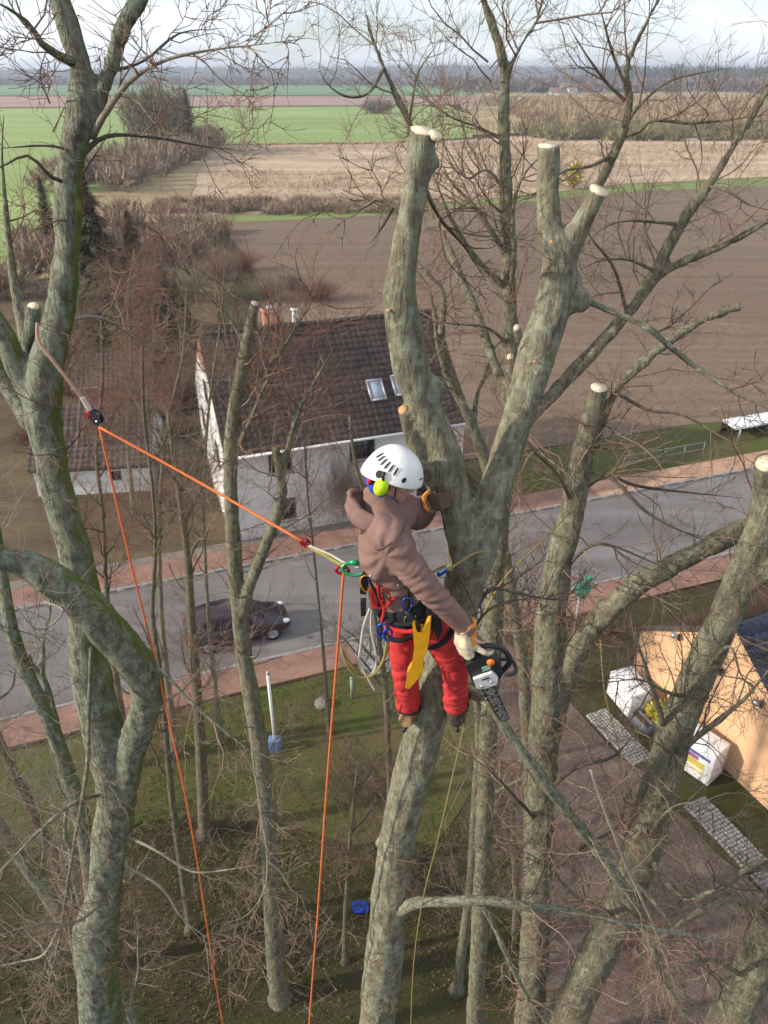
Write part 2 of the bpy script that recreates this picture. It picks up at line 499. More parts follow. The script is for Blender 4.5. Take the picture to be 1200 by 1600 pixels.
M['kerb'] = plain('kerb_concrete', (0.27, 0.26, 0.25), 0.9)

# ------------------------------------------------------------------ setting
ANG = math.radians(19.7)
UU = np.array([math.cos(ANG), math.sin(ANG), 0]); VV = np.array([-math.sin(ANG), math.cos(ANG), 0])
C0 = np.array([-6.96, 31.5, 0.0])
def UV(u, v, z=0.0): return C0 + UU*u + VV*v + np.array([0, 0, z])

def wob(pts, amt, step):
    """walk a polygon outline and let it wander a little"""
    out = []
    pts = [np.asarray(p, float) for p in pts]
    for a, b in zip(pts, pts[1:] + pts[:1]):
        L = np.linalg.norm(b-a); n = max(1, int(L/step))
        for k in range(n):
            p = a + (b-a)*k/n
            if k: p = p + np.array([rng.normal(0, amt), rng.normal(0, amt), 0])
            out.append(p)
    return out

def sheet(name, pts, z, mat, wander=0.0, step=5.0):
    pts = [np.array([p[0], p[1], z]) for p in pts]
    if wander: pts = wob(pts, wander, step)
    mb = MB(); mb.poly(pts)
    o = mb.build(name, mat)
    bm = bmesh.new(); bm.from_mesh(o.data)
    bmesh.ops.triangulate(bm, faces=bm.faces[:])
    for f in bm.faces:
        if f.normal.z < 0: f.normal_flip()
    bm.to_mesh(o.data); bm.free()
    return tag(o, kind='structure')

sheet('ground', [(-6000, -300), (6000, -300), (6000, 7000), (-6000, 7000)], 0.0, M['ground'])
sheet('scrub_land', [G(740, 212), G(900, 206), G(1200, 214), G(1500, 225), G(1700, 128), G(700, 128), G(720, 165)], 0.30, M['scrub'], 1.0, 40)
sheet('green_field', [G(300, 232), G(330, 227), G(600, 224), G(738, 216), G(742, 185), G(700, 166), G(330, 168), G(0, 170), G(-400, 172), G(-500, 430), G(70, 425), G(170, 310)], 0.22, M['green'], 0.6, 20)
sheet('fallow_strip', [G(-500, 172), G(0, 169), G(330, 167), G(700, 165), G(760, 165), G(745, 150), G(400, 151), G(-500, 152)], 0.34, M['brownfar'], 1.0, 40)
sheet('far_green_field', [G(-500, 151), G(400, 150), G(745, 149), G(800, 136), G(400, 134), G(-500, 134)], 0.46, M['greenfar'], 2.0, 60)
sheet('stubble_field', [G(280, 338), G(345, 337), G(600, 327), G(760, 312), G(1000, 287), G(1200, 277), G(1600, 268), G(1600, 226), G(1200, 216), G(900, 208), G(740, 218), G(600, 225), G(330, 228), G(285, 238), G(255, 290)], 0.14, M['stubble'], 0.5, 10)
sheet('grass_margin', [G(270, 352), G(350, 349), G(600, 337), G(760, 322), G(1000, 299), G(1200, 291), G(1600, 283), G(1600, 267), G(1200, 276), G(1000, 286), G(760, 311), G(600, 326), G(345, 336), G(270, 339)], 0.08, M['margin'], 0.4, 6)
sheet('ploughed_field', [UV(14, 4.4), UV(30, 4.2), UV(75, 4.6), G(1700, 300), G(1600, 282), G(1200, 290), G(1000, 298), G(760, 321), G(600, 336), G(450, 343), G(350, 348), G(385, 400), G(415, 470), UV(-1, 18), UV(13.6, 17)], 0.05, M['plough'], 0.25, 5)
sheet('rough_pasture', [G(150, 300), G(300, 231), G(330, 227), G(300, 300), G(300, 345), G(270, 356), G(255, 410), G(60, 440)], 0.235, M['scrub'], 0.5, 8)
sheet('garden_lawn', [G(262, 353), G(318, 351), G(338, 392), G(290, 402)], 0.06, M['margin'], 0.3, 3)
sheet('garden_soil', [UV(-40, 0.1), UV(-0.5, 0.1), UV(-0.5, 20), G(385, 400), G(260, 400), G(60, 430), G(-300, 500)], 0.045, field_mat('garden_soil', (0.085, 0.062, 0.038), (0.14, 0.11, 0.065), 0.3, 0.6, 0.15, 1.5, 0.6), 0.3, 3)
sheet('verge', [UV(13.5, -0.6), UV(80, -0.6), UV(80, 4.5), UV(13.5, 4.3)], 0.03, M['lawn'], 0.1, 3)

# the road and its pavements, all along one line past the house
R0, R1 = -8.9, -2.3
sheet('road', [UV(-60, R0), UV(110, R0), UV(110, R1), UV(-60, R1)], 0.012, M['asphalt'])
def slab(name, pts, h, mat):
    mb = MB(); mb.prism([np.array([p[0], p[1], -0.02]) for p in pts], (0, 0, h+0.02))
    o = mb.build(name, mat); return tag(o, kind='structure')
slab('pavement_far', [UV(-60, R1+0.16), UV(19, R1+0.16), UV(19, -0.62), UV(-60, -0.62)], 0.10, M['pave_red'])
slab('pavement_far_east', [UV(19.02, R1+0.16), UV(110, R1+0.16), UV(110, -0.62), UV(19.02, -0.62)], 0.10, M['pave_tan'])
slab('pavement_near', [UV(-60, -10.45), UV(2.6, -10.45), UV(2.6, R0-0.16), UV(-60, R0-0.16)], 0.10, M['pave_red'])
slab('pavement_near_east', [UV(8.4, -10.6), UV(110, -10.6), UV(110, R0-0.16), UV(8.4, R0-0.16)], 0.10, M['pave_red'])
slab('crossing_pavement', [UV(2.62, -11.2), UV(8.38, -11.2), UV(8.38, R0-0.16), UV(2.62, R0-0.16)], 0.085, M['pave_grey'])
for nm, v0, v1 in (('kerb_far', R1, R1+0.15), ('kerb_near', R0-0.15, R0)):
    mb = MB()
    for k in range(-40, 90):
        a0, a1 = k*1.0, k*1.0+0.985
        mb.prism([UV(a0, v0, -0.02), UV(a1, v0, -0.02), UV(a1, v1, -0.02), UV(a0, v1, -0.02)], (0, 0, 0.14 + rng.normal(0, 0.003)))
    tag(mb.build(nm, M['kerb'], bevel=0), kind='structure')
for nm, v0 in (('house_front_strip', -0.60),):
    slab(nm, [UV(-60, v0), UV(13.4, v0), UV(13.4, 0.05), UV(-60, 0.05)], 0.06, plain('strip_gravel', (0.22, 0.19, 0.165), 0.95, 0.4, 30))
sheet('lawn', [UV(-40, -10.5), UV(2.55, -10.5), UV(3.0, -11.3), UV(7.9, -11.3), UV(7.6, -13.5), (3.3, 17.5), (1.5, 14.6), (-6, 15.6), (-16, 13.5)], 0.02, M['lawn'], 0.15, 1.2)
WN = np.array([-0.911, -0.413, 0]); WD = np.array([0.413, -0.911, 0])
WB = np.array([9.33, 21.74, 0])
def WV(s, out=0.0, z=0.0): return WB + WD*s + WN*out + np.array([0, 0, z])
sheet('driveway', [WV(-4.5, 3.1), WV(14, 2.2), WV(14, 12), WV(6.5, 9.0), WV(0.5, 6.2)], 0.03, M['pave_mauve'], 0.06, 1.0)

# cobbled gutter strips between driveway and grass: every stone its own piece of relief
def cobbles(name, s0, s1, o0, o1, step=0.125):
    mb = MB(); q = 0
    for s in np.arange(s0, s1, step):
        for o in np.arange(o0, o1, step):
            j = rng.normal(0, 0.008, 3); w = step*0.86
            c = WV(s + j[0], o + j[1], 0.03 + j[2]*0.6)
            Rm = np.stack([WD, WN, [0, 0, 1]], 1)
            x = w/2; y = w/2
            v = np.array([[-x,-y,-.03],[x,-y,-.03],[x,y,-.03],[-x,y,-.03],[-x*.75,-y*.75,.045],[x*.75,-y*.75,.045],[x*.75,y*.75,.045],[-x*.75,y*.75,.045]]) @ Rm.T + c
            mb.add(v, [[4,5,6,7],[0,1,5,4],[1,2,6,5],[2,3,7,6],[3,0,4,7]])
    return tag(mb.build(name, M['cobble']), kind='structure')
M['cobble'] = plain('cobble_stone', (0.34, 0.33, 0.315), 0.9, 0.35, 9)
cobbles('cobble_strip', 0.9, 3.4, 1.9, 2.75)
cobbles('cobble_strip_south', 5.3, 9.5, 1.5, 2.35)

# ------------------------------------------------------------------ far country
def crowns(name, pts, hs, ws, mat, slivers=26, up=0.5, kind='stuff', flat=0.5, szk=0.20):
    """many small crowns made of leaf-sized slivers, joined: a far wood or thicket"""
    mb = MB(); N = len(pts)
    pts = np.asarray(pts, float); hs = np.asarray(hs, float); ws = np.asarray(ws, float)
    d = rng.normal(size=(N, slivers, 3)); d /= np.linalg.norm(d, axis=2, keepdims=True)
    rr = rng.random((N, slivers, 1))**0.45
    c = pts[:, None, :] + np.stack([d[..., 0]*rr[..., 0]*ws[:, None]/2, d[..., 1]*rr[..., 0]*ws[:, None]/2, hs[:, None]*(0.5 + 0.5*d[..., 2]*rr[..., 0])], -1)
    sz = (ws[:, None, None]*szk*(0.5+rng.random((N, slivers, 1))))
    a = d*0.6 + rng.normal(0, 0.4, d.shape); a[..., 2] += up
    a /= np.linalg.norm(a, axis=2, keepdims=True)
    b = np.cross(a, rng.normal(size=a.shape)); b /= np.linalg.norm(b, axis=2, keepdims=True)
    v = np.stack([c - a*sz*0.6 - b*sz*flat, c - a*sz*0.6 + b*sz*flat, c + a*sz*1.2], 2).reshape(-1, 3)
    mb.add(v, t=np.arange(len(v)).reshape(-1, 3))
    return mb

def leaf_mat(name, a, b, scale=0.3):
    k = NT(name); c = k.coord('Position'); n = k.noise(c, scale, 4); f = k.noise(c, scale*12, 3)
    col = k.mix(k.ramp(n, [(0.35, 0.0), (0.65, 1.0)]), a, b)
    col = k.mix(0.6, col, k.mix(1.0, col, k.ramp(f, [(0.3, 0.55), (0.7, 1.4)]), 'MULTIPLY'))
    return k.done(col, 0.9, spec=0.15)
M['pine_far'] = leaf_mat('far_pine_wood', (0.03, 0.05, 0.03), (0.075, 0.085, 0.05), 0.02)
M['bare_far'] = leaf_mat('far_bare_wood', (0.11, 0.085, 0.07), (0.19, 0.145, 0.12), 0.02)
M['scrub_tan'] = leaf_mat('tan_scrub', (0.26, 0.19, 0.11), (0.40, 0.31, 0.18), 0.03)
M['reed'] = leaf_mat('dry_reed', (0.36, 0.26, 0.17), (0.54, 0.42, 0.28), 0.05)
M['scrub_brown'] = leaf_mat('brown_scrub', (0.20, 0.145, 0.10), (0.33, 0.245, 0.175), 0.05)
M['scrub_olive'] = leaf_mat('olive_scrub', (0.15, 0.14, 0.065), (0.25, 0.22, 0.11), 0.05)
M['spruce'] = leaf_mat('spruce_needles', (0.038, 0.040, 0.020), (0.085, 0.080, 0.038), 0.6)
M['yew'] = leaf_mat('garden_evergreen', (0.055, 0.055, 0.024), (0.12, 0.105, 0.05), 0.5)
M['yellowbush'] = leaf_mat('yellow_leaves', (0.42, 0.36, 0.05), (0.58, 0.50, 0.11), 0.8)

# hills along the horizon, wooded
def hill(name, x0, x1, y, depth, hfun, mat):
    nx, ny = 90, 8
    xs = np.linspace(x0, x1, nx); ys = np.linspace(0, 1, ny)
    v = []
    for b in ys:
        for x in xs:
            v.append([x, y + depth*b, hfun(x)*math.sin(PI*min(1, b*0.5 + 0.02)) - 1.0])
    q = [[j*nx+i, j*nx+i+1, (j+1)*nx+i+1, (j+1)*nx+i] for j in range(ny-1) for i in range(nx-1)]
    mb = MB(); mb.add(v, q)
    return tag(mb.build(name, mat, smooth=True), kind='structure')
hl = lambda x: 18 + 7*math.sin(x*0.0021+1) + 4*math.sin(x*0.007)
hr = lambda x: 16 + 5*math.sin(x*0.003+2) + 0.006*max(0, x-300)
hill('hills', -3800, 4600, 2600, 900, hl, M['pine_far'])
def wood_band(name, label, x0, x1, y0, y1, n, h0, h1, w0, w1, mat, base=lambda x, y: 0.0, sl=14, wtop=0.35):
    x = rng.uniform(x0, x1, n); y = rng.uniform(y0, y1, n)
    z = np.array([base(a, b) for a, b in zip(x, y)])
    mb = crowns(name, np.stack([x, y, z], 1), rng.uniform(h0, h1, n), rng.uniform(w0, w1, n), mat, sl, 0.8, flat=0.5 if sl < 20 else 0.16, szk=0.20 if sl < 20 else 0.17)
    o = mb.build(name, mat)
    return tag(o, label, 'wood', kind='stuff')
wood_band('far_wood', 'blue hazy wood along the horizon hills', -1900, 1900, 2450, 3000, 4200, 9, 16, 22, 40, M['pine_far'], lambda x, y: max(0, hl(x)*math.sin(PI*min(1, max(0, (y-2600)/900*0.5+0.02)))-3) if y > 2600 else 0)
wood_band('pine_wood', 'dark pine wood on the skyline at right', 330, 1500, 1150, 1500, 1900, 14, 26, 10, 20, M['pine_far'])
wood_band('bare_wood', 'brown leafless wood below the far hills', 60, 1300, 820, 1100, 1500, 7, 13, 12, 22, M['bare_far'])
wood_band('hedge_belt', 'thin line of bare trees crossing the far fields', -900, 120, 1250, 1420, 520, 4, 8, 14, 26, M['bare_far'])
wood_band('tan_thicket', 'tan willow thicket beyond the stubble at right', 62, 330, 300, 560, 850, 3, 7, 6, 12, M['scrub_tan'], sl=110)
wood_band('olive_thicket', 'olive reed thicket edging the stubble at right', 50, 250, 268, 310, 420, 1.5, 4.0, 4, 9, M['scrub_olive'], sl=110)
wood_band('brown_thicket', 'brown scrub along the track at left', -64, -47, 150, 258, 95, 3, 7, 4, 7, M['scrub_brown'], sl=150)
wood_band('ditch_brush', 'dry brush lining the ditch beyond the ploughed field', -38, 8, 128, 140, 150, 0.6, 1.6, 2, 4, M['scrub_brown'], sl=110)

wood_band('garden_thicket', 'brown thicket between the garden and the green fields', -46, -22, 76, 118, 85, 1.5, 4, 3, 5, M['scrub_brown'], sl=150)
n = 6500
u_ = rng.random(n); yy = 140 + 125*rng.random(n)**0.8; xx = -0.20*yy + (0.62*yy + 0.20*yy)*u_
pp = np.stack([xx, yy, np.full(n, 0.14)], 1); kp = (vnoise(pp*0.03, 91) + rng.normal(0, .25, n) > -0.05) & (yy > 136 + 0.42*np.maximum(xx, 0)); pp = pp[kp]
mb = crowns('x', pp, rng.uniform(0.25, 0.8, len(pp)), rng.uniform(0.8, 2.2, len(pp)), None, 7, 0.9, flat=0.12, szk=0.30)
tag(mb.build('reed_tufts', M['reed']), 'dry reed tufts standing in the stubble field', 'reeds', kind='stuff')

def far_building(x, y, w, d, h, label, wallc):
    o = thing('far_building', (x, y, 0), label, 'building')
    mb = MB(); mb.box((x, y, h/2), (w, d, h)); mb.build('wall', wallc, o)
    mb = MB()
    v = [[x-w/2-.4, y-d/2-.4, h], [x+w/2+.4, y-d/2-.4, h], [x+w/2+.4, y+d/2+.4, h], [x-w/2-.4, y+d/2+.4, h], [x-w/2, y, h+d*.35], [x+w/2, y, h+d*.35]]
    mb.add(v, [[0,1,5,4],[2,3,4,5]], [[1,2,5],[3,0,4]]); mb.build('roof', M['roof_far'], o)
    return o
M['roof_far'] = plain('far_roof', (0.20, 0.12, 0.10), 0.8)
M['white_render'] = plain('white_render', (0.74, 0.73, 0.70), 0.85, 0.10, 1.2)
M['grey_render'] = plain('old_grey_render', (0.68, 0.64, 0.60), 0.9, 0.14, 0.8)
far_building(-300, 1420, 26, 12, 6, 'white shed far off below the left hills', M['white_render'])
far_building(128, 640, 12, 9, 5, 'white cottage among bare trees at far right', M['white_render'])
far_building(165, 780, 14, 9, 6, 'pale house further behind the far cottage', M['white_render'])

def twigball(o_name, parent, base, h, w, n, mat, thick=0.02, up=0.8):
    """a shrub body: n bent thin stems spraying from the base"""
    a = rng.uniform(0, 2*PI, n); rr = np.sqrt(rng.random(n))
    top = np.stack([np.cos(a)*rr*w/2, np.sin(a)*rr*w/2, h*(1-0.45*rr**2)*rng.uniform(0.6, 1.05, n)], 1)
    st = rng.uniform(0.0, 0.55, n)[:, None]*top*np.array([0.55, 0.55, 1.0])
    mid = st*0.5 + top*0.5 + rng.normal(0, 0.05*w, (n, 3))
    Pt = np.stack([st, mid, top], 1) + np.asarray(base, float)
    R = np.stack([np.full(n, thick), np.full(n, thick*0.7), np.full(n, thick*0.35)], 1)
    mb = MB(); mb.tubes(Pt, R, 3)
    return mb.build(o_name, mat, parent)

def shrub(px, py, h, w, label, mat, n=260, thick=0.025, leaf=None, name='shrub'):
    b = G(px, py)
    o = thing(name, b, label, 'shrub')
    twigball('stems', o, b, h, w, n, mat, thick)
    if leaf is not None:
        mb = crowns('x', [b + [0, 0, h*0.1]], [h*0.95], [w], leaf, 420, 0.2, flat=0.35)
        mb.build('foliage', leaf, o)
    return o

def conifer(px, py, h, w, label, mat, name='spruce_tree', z=None, dens=1.0):
    b = G(px, py); o = thing(name, b, label, 'tree')
    mb = MB(); mb.tube([b, b+[0, 0, h*0.5], b+[0, 0, h]], [w*0.045, w*0.03, 0.02], 7); mb.build('trunk', M['barkD'], o, True)
    n = int(2600*dens); t = rng.random(n)**0.75
    zz = h*(0.06 + 0.92*t); rad = (w/2)*(1-t)**0.85*(0.8+0.35*np.sin(t*60))
    a = rng.uniform(0, 2*PI, n); rr = rad*rng.uniform(0.25, 1.0, n)
    c = np.stack([np.cos(a)*rr, np.sin(a)*rr, zz - 0.25*rr], 1)
    dirv = np.stack([np.cos(a), np.sin(a), rng.uniform(-0.6, 0.1, n)], 1)
    side = np.cross(dirv, [0, 0, 1.0]); L = (0.10 + 0.28*(1-t))[:, None]*w*0.35
    v = np.stack([c - dirv*L*0.3 - side*L*0.35, c - dirv*L*0.3 + side*L*0.35, c + dirv*L], 1) + b
    mb = MB(); mb.add(v.reshape(-1, 3), t=np.arange(3*n).reshape(-1, 3)); mb.build('crown', mat, o)
    return o
conifer(300, 245, 15.5, 8.5, 'tall dark conifer at the end of the field tree row', M['yew'], 'conifer_tree')
conifer(85, 395, 9, 5, 'dark conifer just left of the near left trunk', M['spruce'])
conifer(178, 560, 14.0, 8.5, 'largest dark spruce, left of the garden thicket', M['spruce'], dens=2.0)
conifer(232, 548, 11.0, 7.0, 'brownish evergreen right of the largest spruce', M['yew'], dens=1.6)
conifer(138, 540, 12.0, 7.0, 'dark spruce half hidden by the near left trunk', M['spruce'], dens=1.6)
conifer(262, 520, 7.0, 5.0, 'broad garden evergreen behind the brick outbuilding', M['yew'])
conifer(205, 590, 6.0, 4.2, 'small evergreen beside the brick outbuilding', M['yew'])
conifer(288, 540, 6.2, 4.6, 'round evergreen close to the white gable', M['yew'])
# a row of slender bare trees dividing the green field
M['bare_row'] = leaf_mat('row_tree_twigs', (0.17, 0.15, 0.095), (0.27, 0.24, 0.15), 0.2)
row_words = ['first', 'second', 'third', 'fourth', 'fifth', 'sixth', 'seventh']
for i in range(7):
    b = G(214 + i*12.5, 246 - i*1.5)
    o = thing('row_tree', b, '%s bare slender tree in the field row, counted from the left' % row_words[i], 'tree', group='row of trees between the green fields')
    h = rng.uniform(13, 17)
    mb = MB(); mb.tube([b, b+[rng.normal(0, .3), 0, h*.5], b+[rng.normal(0, .5), 0, h*.95]], [0.22, 0.15, 0.04], 6); mb.build('trunk', M['barkD'], o, True)
    mb = crowns('c', [b+[0, 0, h*0.22]], [h*0.8], [h*0.42], None, 620, 1.2, flat=0.10); mb.build('crown', M['bare_row'], o)
shrub(590, 178, 8, 20, 'lone grey bare tree clump in the green field', M['twiggrey'], 700, 0.12, name='tree_clump')
shrub(895, 296, 4.6, 3.2, 'small bright yellow shrub at the ploughed field edge', M['twig'], 100, 0.03, M['yellowbush'], 'yellow_shrub')
gsh = [(262, 470, 3.4, 4.5, 'brown bare shrub left of the white gable'), (120, 470, 4.0, 5, 'brown bare shrub beside the near left trunk'), (60, 520, 3, 4, 'leafless shrub at the far left of the garden'),
       (310, 410, 3.2, 5, 'tangled bare shrub behind the house roof, left end'), (380, 425, 3.0, 5, 'tangled bare shrub behind the big chimney'), (240, 560, 2.6, 3.6, 'bare shrub between brick shed and gable'),
       (255, 620, 2.4, 3.2, 'bare shrub in front of the brick shed'), (285, 700, 2.2, 3.0, 'bare shrub near the foot of the gable'), (455, 455, 2.6, 4.4, 'bare shrub behind the middle of the roof ridge'), (270, 790, 1.8, 2.6, 'bare shrub right of the white shed'), (60, 700, 2.4, 3.4, 'bare shrub left of the white shed')]
gsh += [(300, 470, 4.5, 6, 'tall bare shrub behind the gable peak'), (345, 440, 4.0, 6, 'wide bare shrub behind the roof at the field corner'), (225, 430, 4.5, 7, 'spreading bare thicket behind the spruces'), (290, 385, 3.5, 7, 'bare hedge shrub at the garden lawn'), (110, 620, 3.2, 4.5, 'bare shrub before the brick garden wall'), (300, 640, 3.0, 3.6, 'bare shrub against the gable, halfway down'), (275, 745, 2.6, 3.2, 'bare shrub beside the slatted gate'), (245, 690, 3.0, 3.4, 'bare shrub leaning over the white shed roof'), (500, 470, 2.6, 5, 'bare shrub behind the right half of the ridge'), (420, 470, 3.2, 5, 'bare shrub just behind the two chimneys')]
for k, (px, py, h, w, lab) in enumerate(gsh):
    shrub(px, py, h, w, lab, [M['twig'], M['twigred'], M['twiggrey']][k % 3], 620, 0.012)

# ------------------------------------------------------------------ the white house
M['glass'] = NT('window_glass').done((0.030, 0.036, 0.045), 0.08, spec=0.7)
M['skyglass'] = NT('roof_window_painted_sky_glass').done((0.30, 0.34, 0.41), 0.1, spec=0.7)  # bright sky reflection painted into the pane's base colour
M['frame_white'] = plain('white_window_frame', (0.72, 0.72, 0.70), 0.5, 0.06)
M['frame_dark'] = plain('dark_window_frame', (0.10, 0.075, 0.06), 0.6)
M['zinc'] = plain('zinc', (0.42, 0.43, 0.45), 0.45, 0.12, 4, metal=0.6)
def tile_mat(name, a, b):
    k = NT(name); c = k.coord('Object'); n = k.noise(c, 0.9, 5, 0.6); v = k.voro(c, 3.2, 'F1', 'Color')
    f = k.noise(c, 30, 3)
    col = k.mix(k.ramp(n, [(0.35, 0.0), (0.65, 1.0)]), a, b)
    vv = k.sep(v)[0]
    col = k.mix(0.7, col, k.mix(1.0, col, k.ramp(vv, [(0.0, 0.65), (1.0, 1.35)]), 'MULTIPLY'))
    col = k.mix(k.ramp(k.noise(c, 1.6, 6, 0.7), [(0.58, 0.0), (0.72, 0.5)]), col, (0.13, 0.12, 0.075))
    return k.done(col, 0.75, f, 0.3, 0.01, spec=0.3)
M['tile_dark'] = tile_mat('dark_brown_roof_tiles', (0.055, 0.040, 0.036), (0.090, 0.064, 0.055))
M['tile_brown'] = tile_mat('brown_shed_tiles', (0.075, 0.058, 0.050), (0.115, 0.088, 0.075))
M['tile_blue'] = tile_mat('dark_blue_roof_tiles', (0.030, 0.036, 0.060), (0.050, 0.058, 0.090))
def brick_mat(name, a, b, mo, sc=8.0):
    k = NT(name); c = k.coord('Object', (sc, sc, sc), (PI/2, 0, 0))
    br = k.n('TexBrick'); br.inputs['Color1'].default_value = (*a, 1); br.inputs['Color2'].default_value = (*b, 1); br.inputs['Mortar'].default_value = (*mo, 1)
    br.inputs['Mortar Size'].default_value = 0.04; br.inputs['Brick Width'].default_value = 2.0; br.inputs['Row Height'].default_value = 0.62; br.inputs['Scale'].default_value = 1.0
    k.l(c, br.inputs['Vector']); n = k.noise(k.coord('Object'), 2.0, 5)
    col = k.mix(0.7, br.outputs['Color'], k.mix(1.0, br.outputs['Color'], k.ramp(n, [(0.3, 0.6), (0.7, 1.3)]), 'MULTIPLY'))
    return k.done(col, 0.9, br.outputs['Fac'], -0.4, 0.01)
M['brick'] = brick_mat('red_brick', (0.42, 0.15, 0.10), (0.50, 0.20, 0.13), (0.40, 0.33, 0.28))
M['brick_orange'] = brick_mat('orange_brick_gable', (0.44, 0.20, 0.115), (0.54, 0.26, 0.15), (0.42, 0.32, 0.25))

def wall_panel(mb, org, ux, L, H, openings, depth=0.16, inward=None):
    """front faces of a wall from org along ux, with recessed openings (u0,u1,z0,z1)"""
    ux = np.asarray(ux, float); org = np.asarray(org, float); up = np.array([0, 0, 1.0])
    us = sorted({0.0, L, *[o[0] for o in openings], *[o[1] for o in openings]})
    zs = sorted({0.0, H, *[o[2] for o in openings], *[o[3] for o in openings]})
    for a, b in zip(us, us[1:]):
        for c, d in zip(zs, zs[1:]):
            if any(o[0] <= a+1e-6 and b <= o[1]+1e-6 and o[2] <= c+1e-6 and d <= o[3]+1e-6 for o in openings): continue
            mb.add([org+ux*a+up*c, org+ux*b+up*c, org+ux*b+up*d, org+ux*a+up*d], [[0, 1, 2, 3]])
    for o in openings:
        p = [org+ux*o[0]+up*o[2], org+ux*o[1]+up*o[2], org+ux*o[1]+up*o[3], org+ux*o[0]+up*o[3]]
        q = [x + inward*depth for x in p]
        mb.add(p+q, [[0, 1, 5, 4], [1, 2, 6, 5], [2, 3, 7, 6], [3, 0, 4, 7]])

def window_unit(parent, org, ux, inward, o, frame, cross=True, depth=0.12, sill=True):
    """window (frame) > pane, sill; all in the parent's local space"""
    ux = np.asarray(ux, float); up = np.array([0, 0, 1.0]); inward = np.asarray(inward, float)
    R = np.stack([ux, inward, up], 1)
    u0, u1, z0, z1 = o; cu, cz = (u0+u1)/2, (z0+z1)/2; w, h = u1-u0, z1-z0
    c = org + ux*cu + up*cz + inward*depth
    mb = MB(); t = 0.07
    mb.box(c - ux*(w/2-t/2), (t, 0.06, h), R); mb.box(c + ux*(w/2-t/2), (t, 0.06, h), R)
    mb.box(c - up*(h/2-t/2), (w-2*t, 0.06, t), R); mb.box(c + up*(h/2-t/2), (w-2*t, 0.06, t), R)
    if cross: mb.box(c, (0.06, 0.055, h-2*t), R)
    f = mb.build('window', frame, parent, local=True)
    mb = MB(); mb.box(c + inward*0.02, (w-2*t, 0.012, h-2*t), R); mb.build('pane', M['glass'], f, local=True)
    if sill:
        mb = MB(); mb.box(org + ux*cu + up*(z0-0.03) - inward*0.04 + inward*0.05, (w+0.12, 0.24, 0.05), R); mb.build('sill', M['kerb'], f, local=True)
    return f

def tiled_slope(name, parent, a, b, up_vec, mat, course=0.34, tile=0.30, wave=0.028, lap=0.03, sub=4):
    """tile courses on a slope: a->b is the eave, up_vec runs to the ridge; local space"""
    a = np.asarray(a, float); b = np.asarray(b, float); up_vec = np.asarray(up_vec, float)
    L = np.linalg.norm(b-a); ex = (b-a)/L; S = np.linalg.norm(up_vec); es = up_vec/S; en = np.cross(ex, es)
    nc = max(1, int(round(S/course))); nt = int(L/tile)*sub
    x = np.linspace(0, L, nt+1); ph = x/tile*2*PI
    prof = wave*np.maximum(-0.4, np.sin(ph))
    mb = MB()
    for k in range(nc):
        s0 = S*k/nc - 0.03; s1 = S*(k+1)/nc
        jit = rng.normal(0, 0.004, nt+1)
        lo = a + ex*x[:, None] + es*s0 + en*(prof + lap + jit)[:, None]
        lo0 = a + ex*x[:, None] + es*s0 + en*(prof + lap - 0.035)[:, None]
        hi = a + ex*x[:, None] + es*s1 + en*(prof + jit)[:, None]
        v = np.concatenate([lo0, lo, hi]); n = nt+1
        i = np.arange(nt)
        q = np.concatenate([np.stack([i, i+1, n+i+1, n+i], 1), np.stack([n+i, n+i+1, 2*n+i+1, 2*n+i], 1)])
        mb.add(v, q)
    o = mb.build(name, mat, parent, local=True)
    o['kind'] = 'stuff'
    return o

HL0, HL1, HW, HE, HR = -0.42, 11.7, 9.0, 5.15, 9.0
X = np.array([1.0, 0, 0]); Yv = np.array([0, 1.0, 0]); Zv = np.array([0, 0, 1.0])
house = thing('white_house', tuple(C0), 'two-storey white rendered house with dark tiled roof across the road', 'house', ANG)
ops = [(2.05, 3.2, 3.4, 4.62), (2.45, 3.25, 0.73, 1.97), (6.05, 7.35, 3.4, 4.64), (6.1, 7.3, 0.75, 2.0), (9.6, 10.8, 3.4, 4.62), (9.6, 10.8, 0.75, 2.0)]
o0 = np.array([HL0, 0, 0.0])
mb = MB(); wall_panel(mb, o0, X, HL1-HL0, HE, ops, inward=Yv)
mb.add([[HL1, 0, 0], [HL1, HW, 0], [HL1, HW, HE], [HL1, 0, HE], [HL1, HW/2, HR-0.1]], [[0, 1, 2, 3]], [[3, 2, 4]])
mb.add([[HL1, HW, 0], [HL0, HW, 0], [HL0, HW, HE], [HL1, HW, HE]], [[0, 1, 2, 3]])
mb.build('wall', M['grey_render'], house, local=True)
# sunlit gable: white below, orange brick in the peak
zb = 7.55; tb = (zb-HE)/(HR-HE)
mb = MB()
gop = (5.0, 5.9, 5.2, 6.3)
gw = [[HL0, HW, 0], [HL0, 0, 0], [HL0, 0, HE], [HL0, HW/2*tb, zb], [HL0, HW-HW/2*tb, zb], [HL0, HW, HE]]
mb.poly(gw); mb.build('gable_wall', M['white_render'], house, local=True)
mb = MB(); mb.poly([[HL0, HW/2*tb, zb], [HL0, HW/2, HR-0.08], [HL0, HW-HW/2*tb, zb]][::-1]); mb.build('gable_peak', M['brick_orange'], house, local=True)
for (u, z0, z1) in ((2.0, 3.3, 4.5), (6.6, 3.3, 4.5), (3.9, 5.9, 6.9)):
    mb = MB(); mb.box((HL0-0.02, u, (z0+z1)/2), (0.05, 0.95, z1-z0)); f = mb.build('window', M['frame_dark'], house, local=True)
    mb = MB(); mb.box((HL0-0.045, u, (z0+z1)/2), (0.012, 0.80, z1-z0-0.14)); mb.build('pane', M['glass'], f, local=True)
for o in ops: window_unit(house, o0, X, Yv, o, M['frame_dark'])
sl = np.array([0, HW/2+0.42, HR-HE+0.36])
roof_lo = HE - 0.36
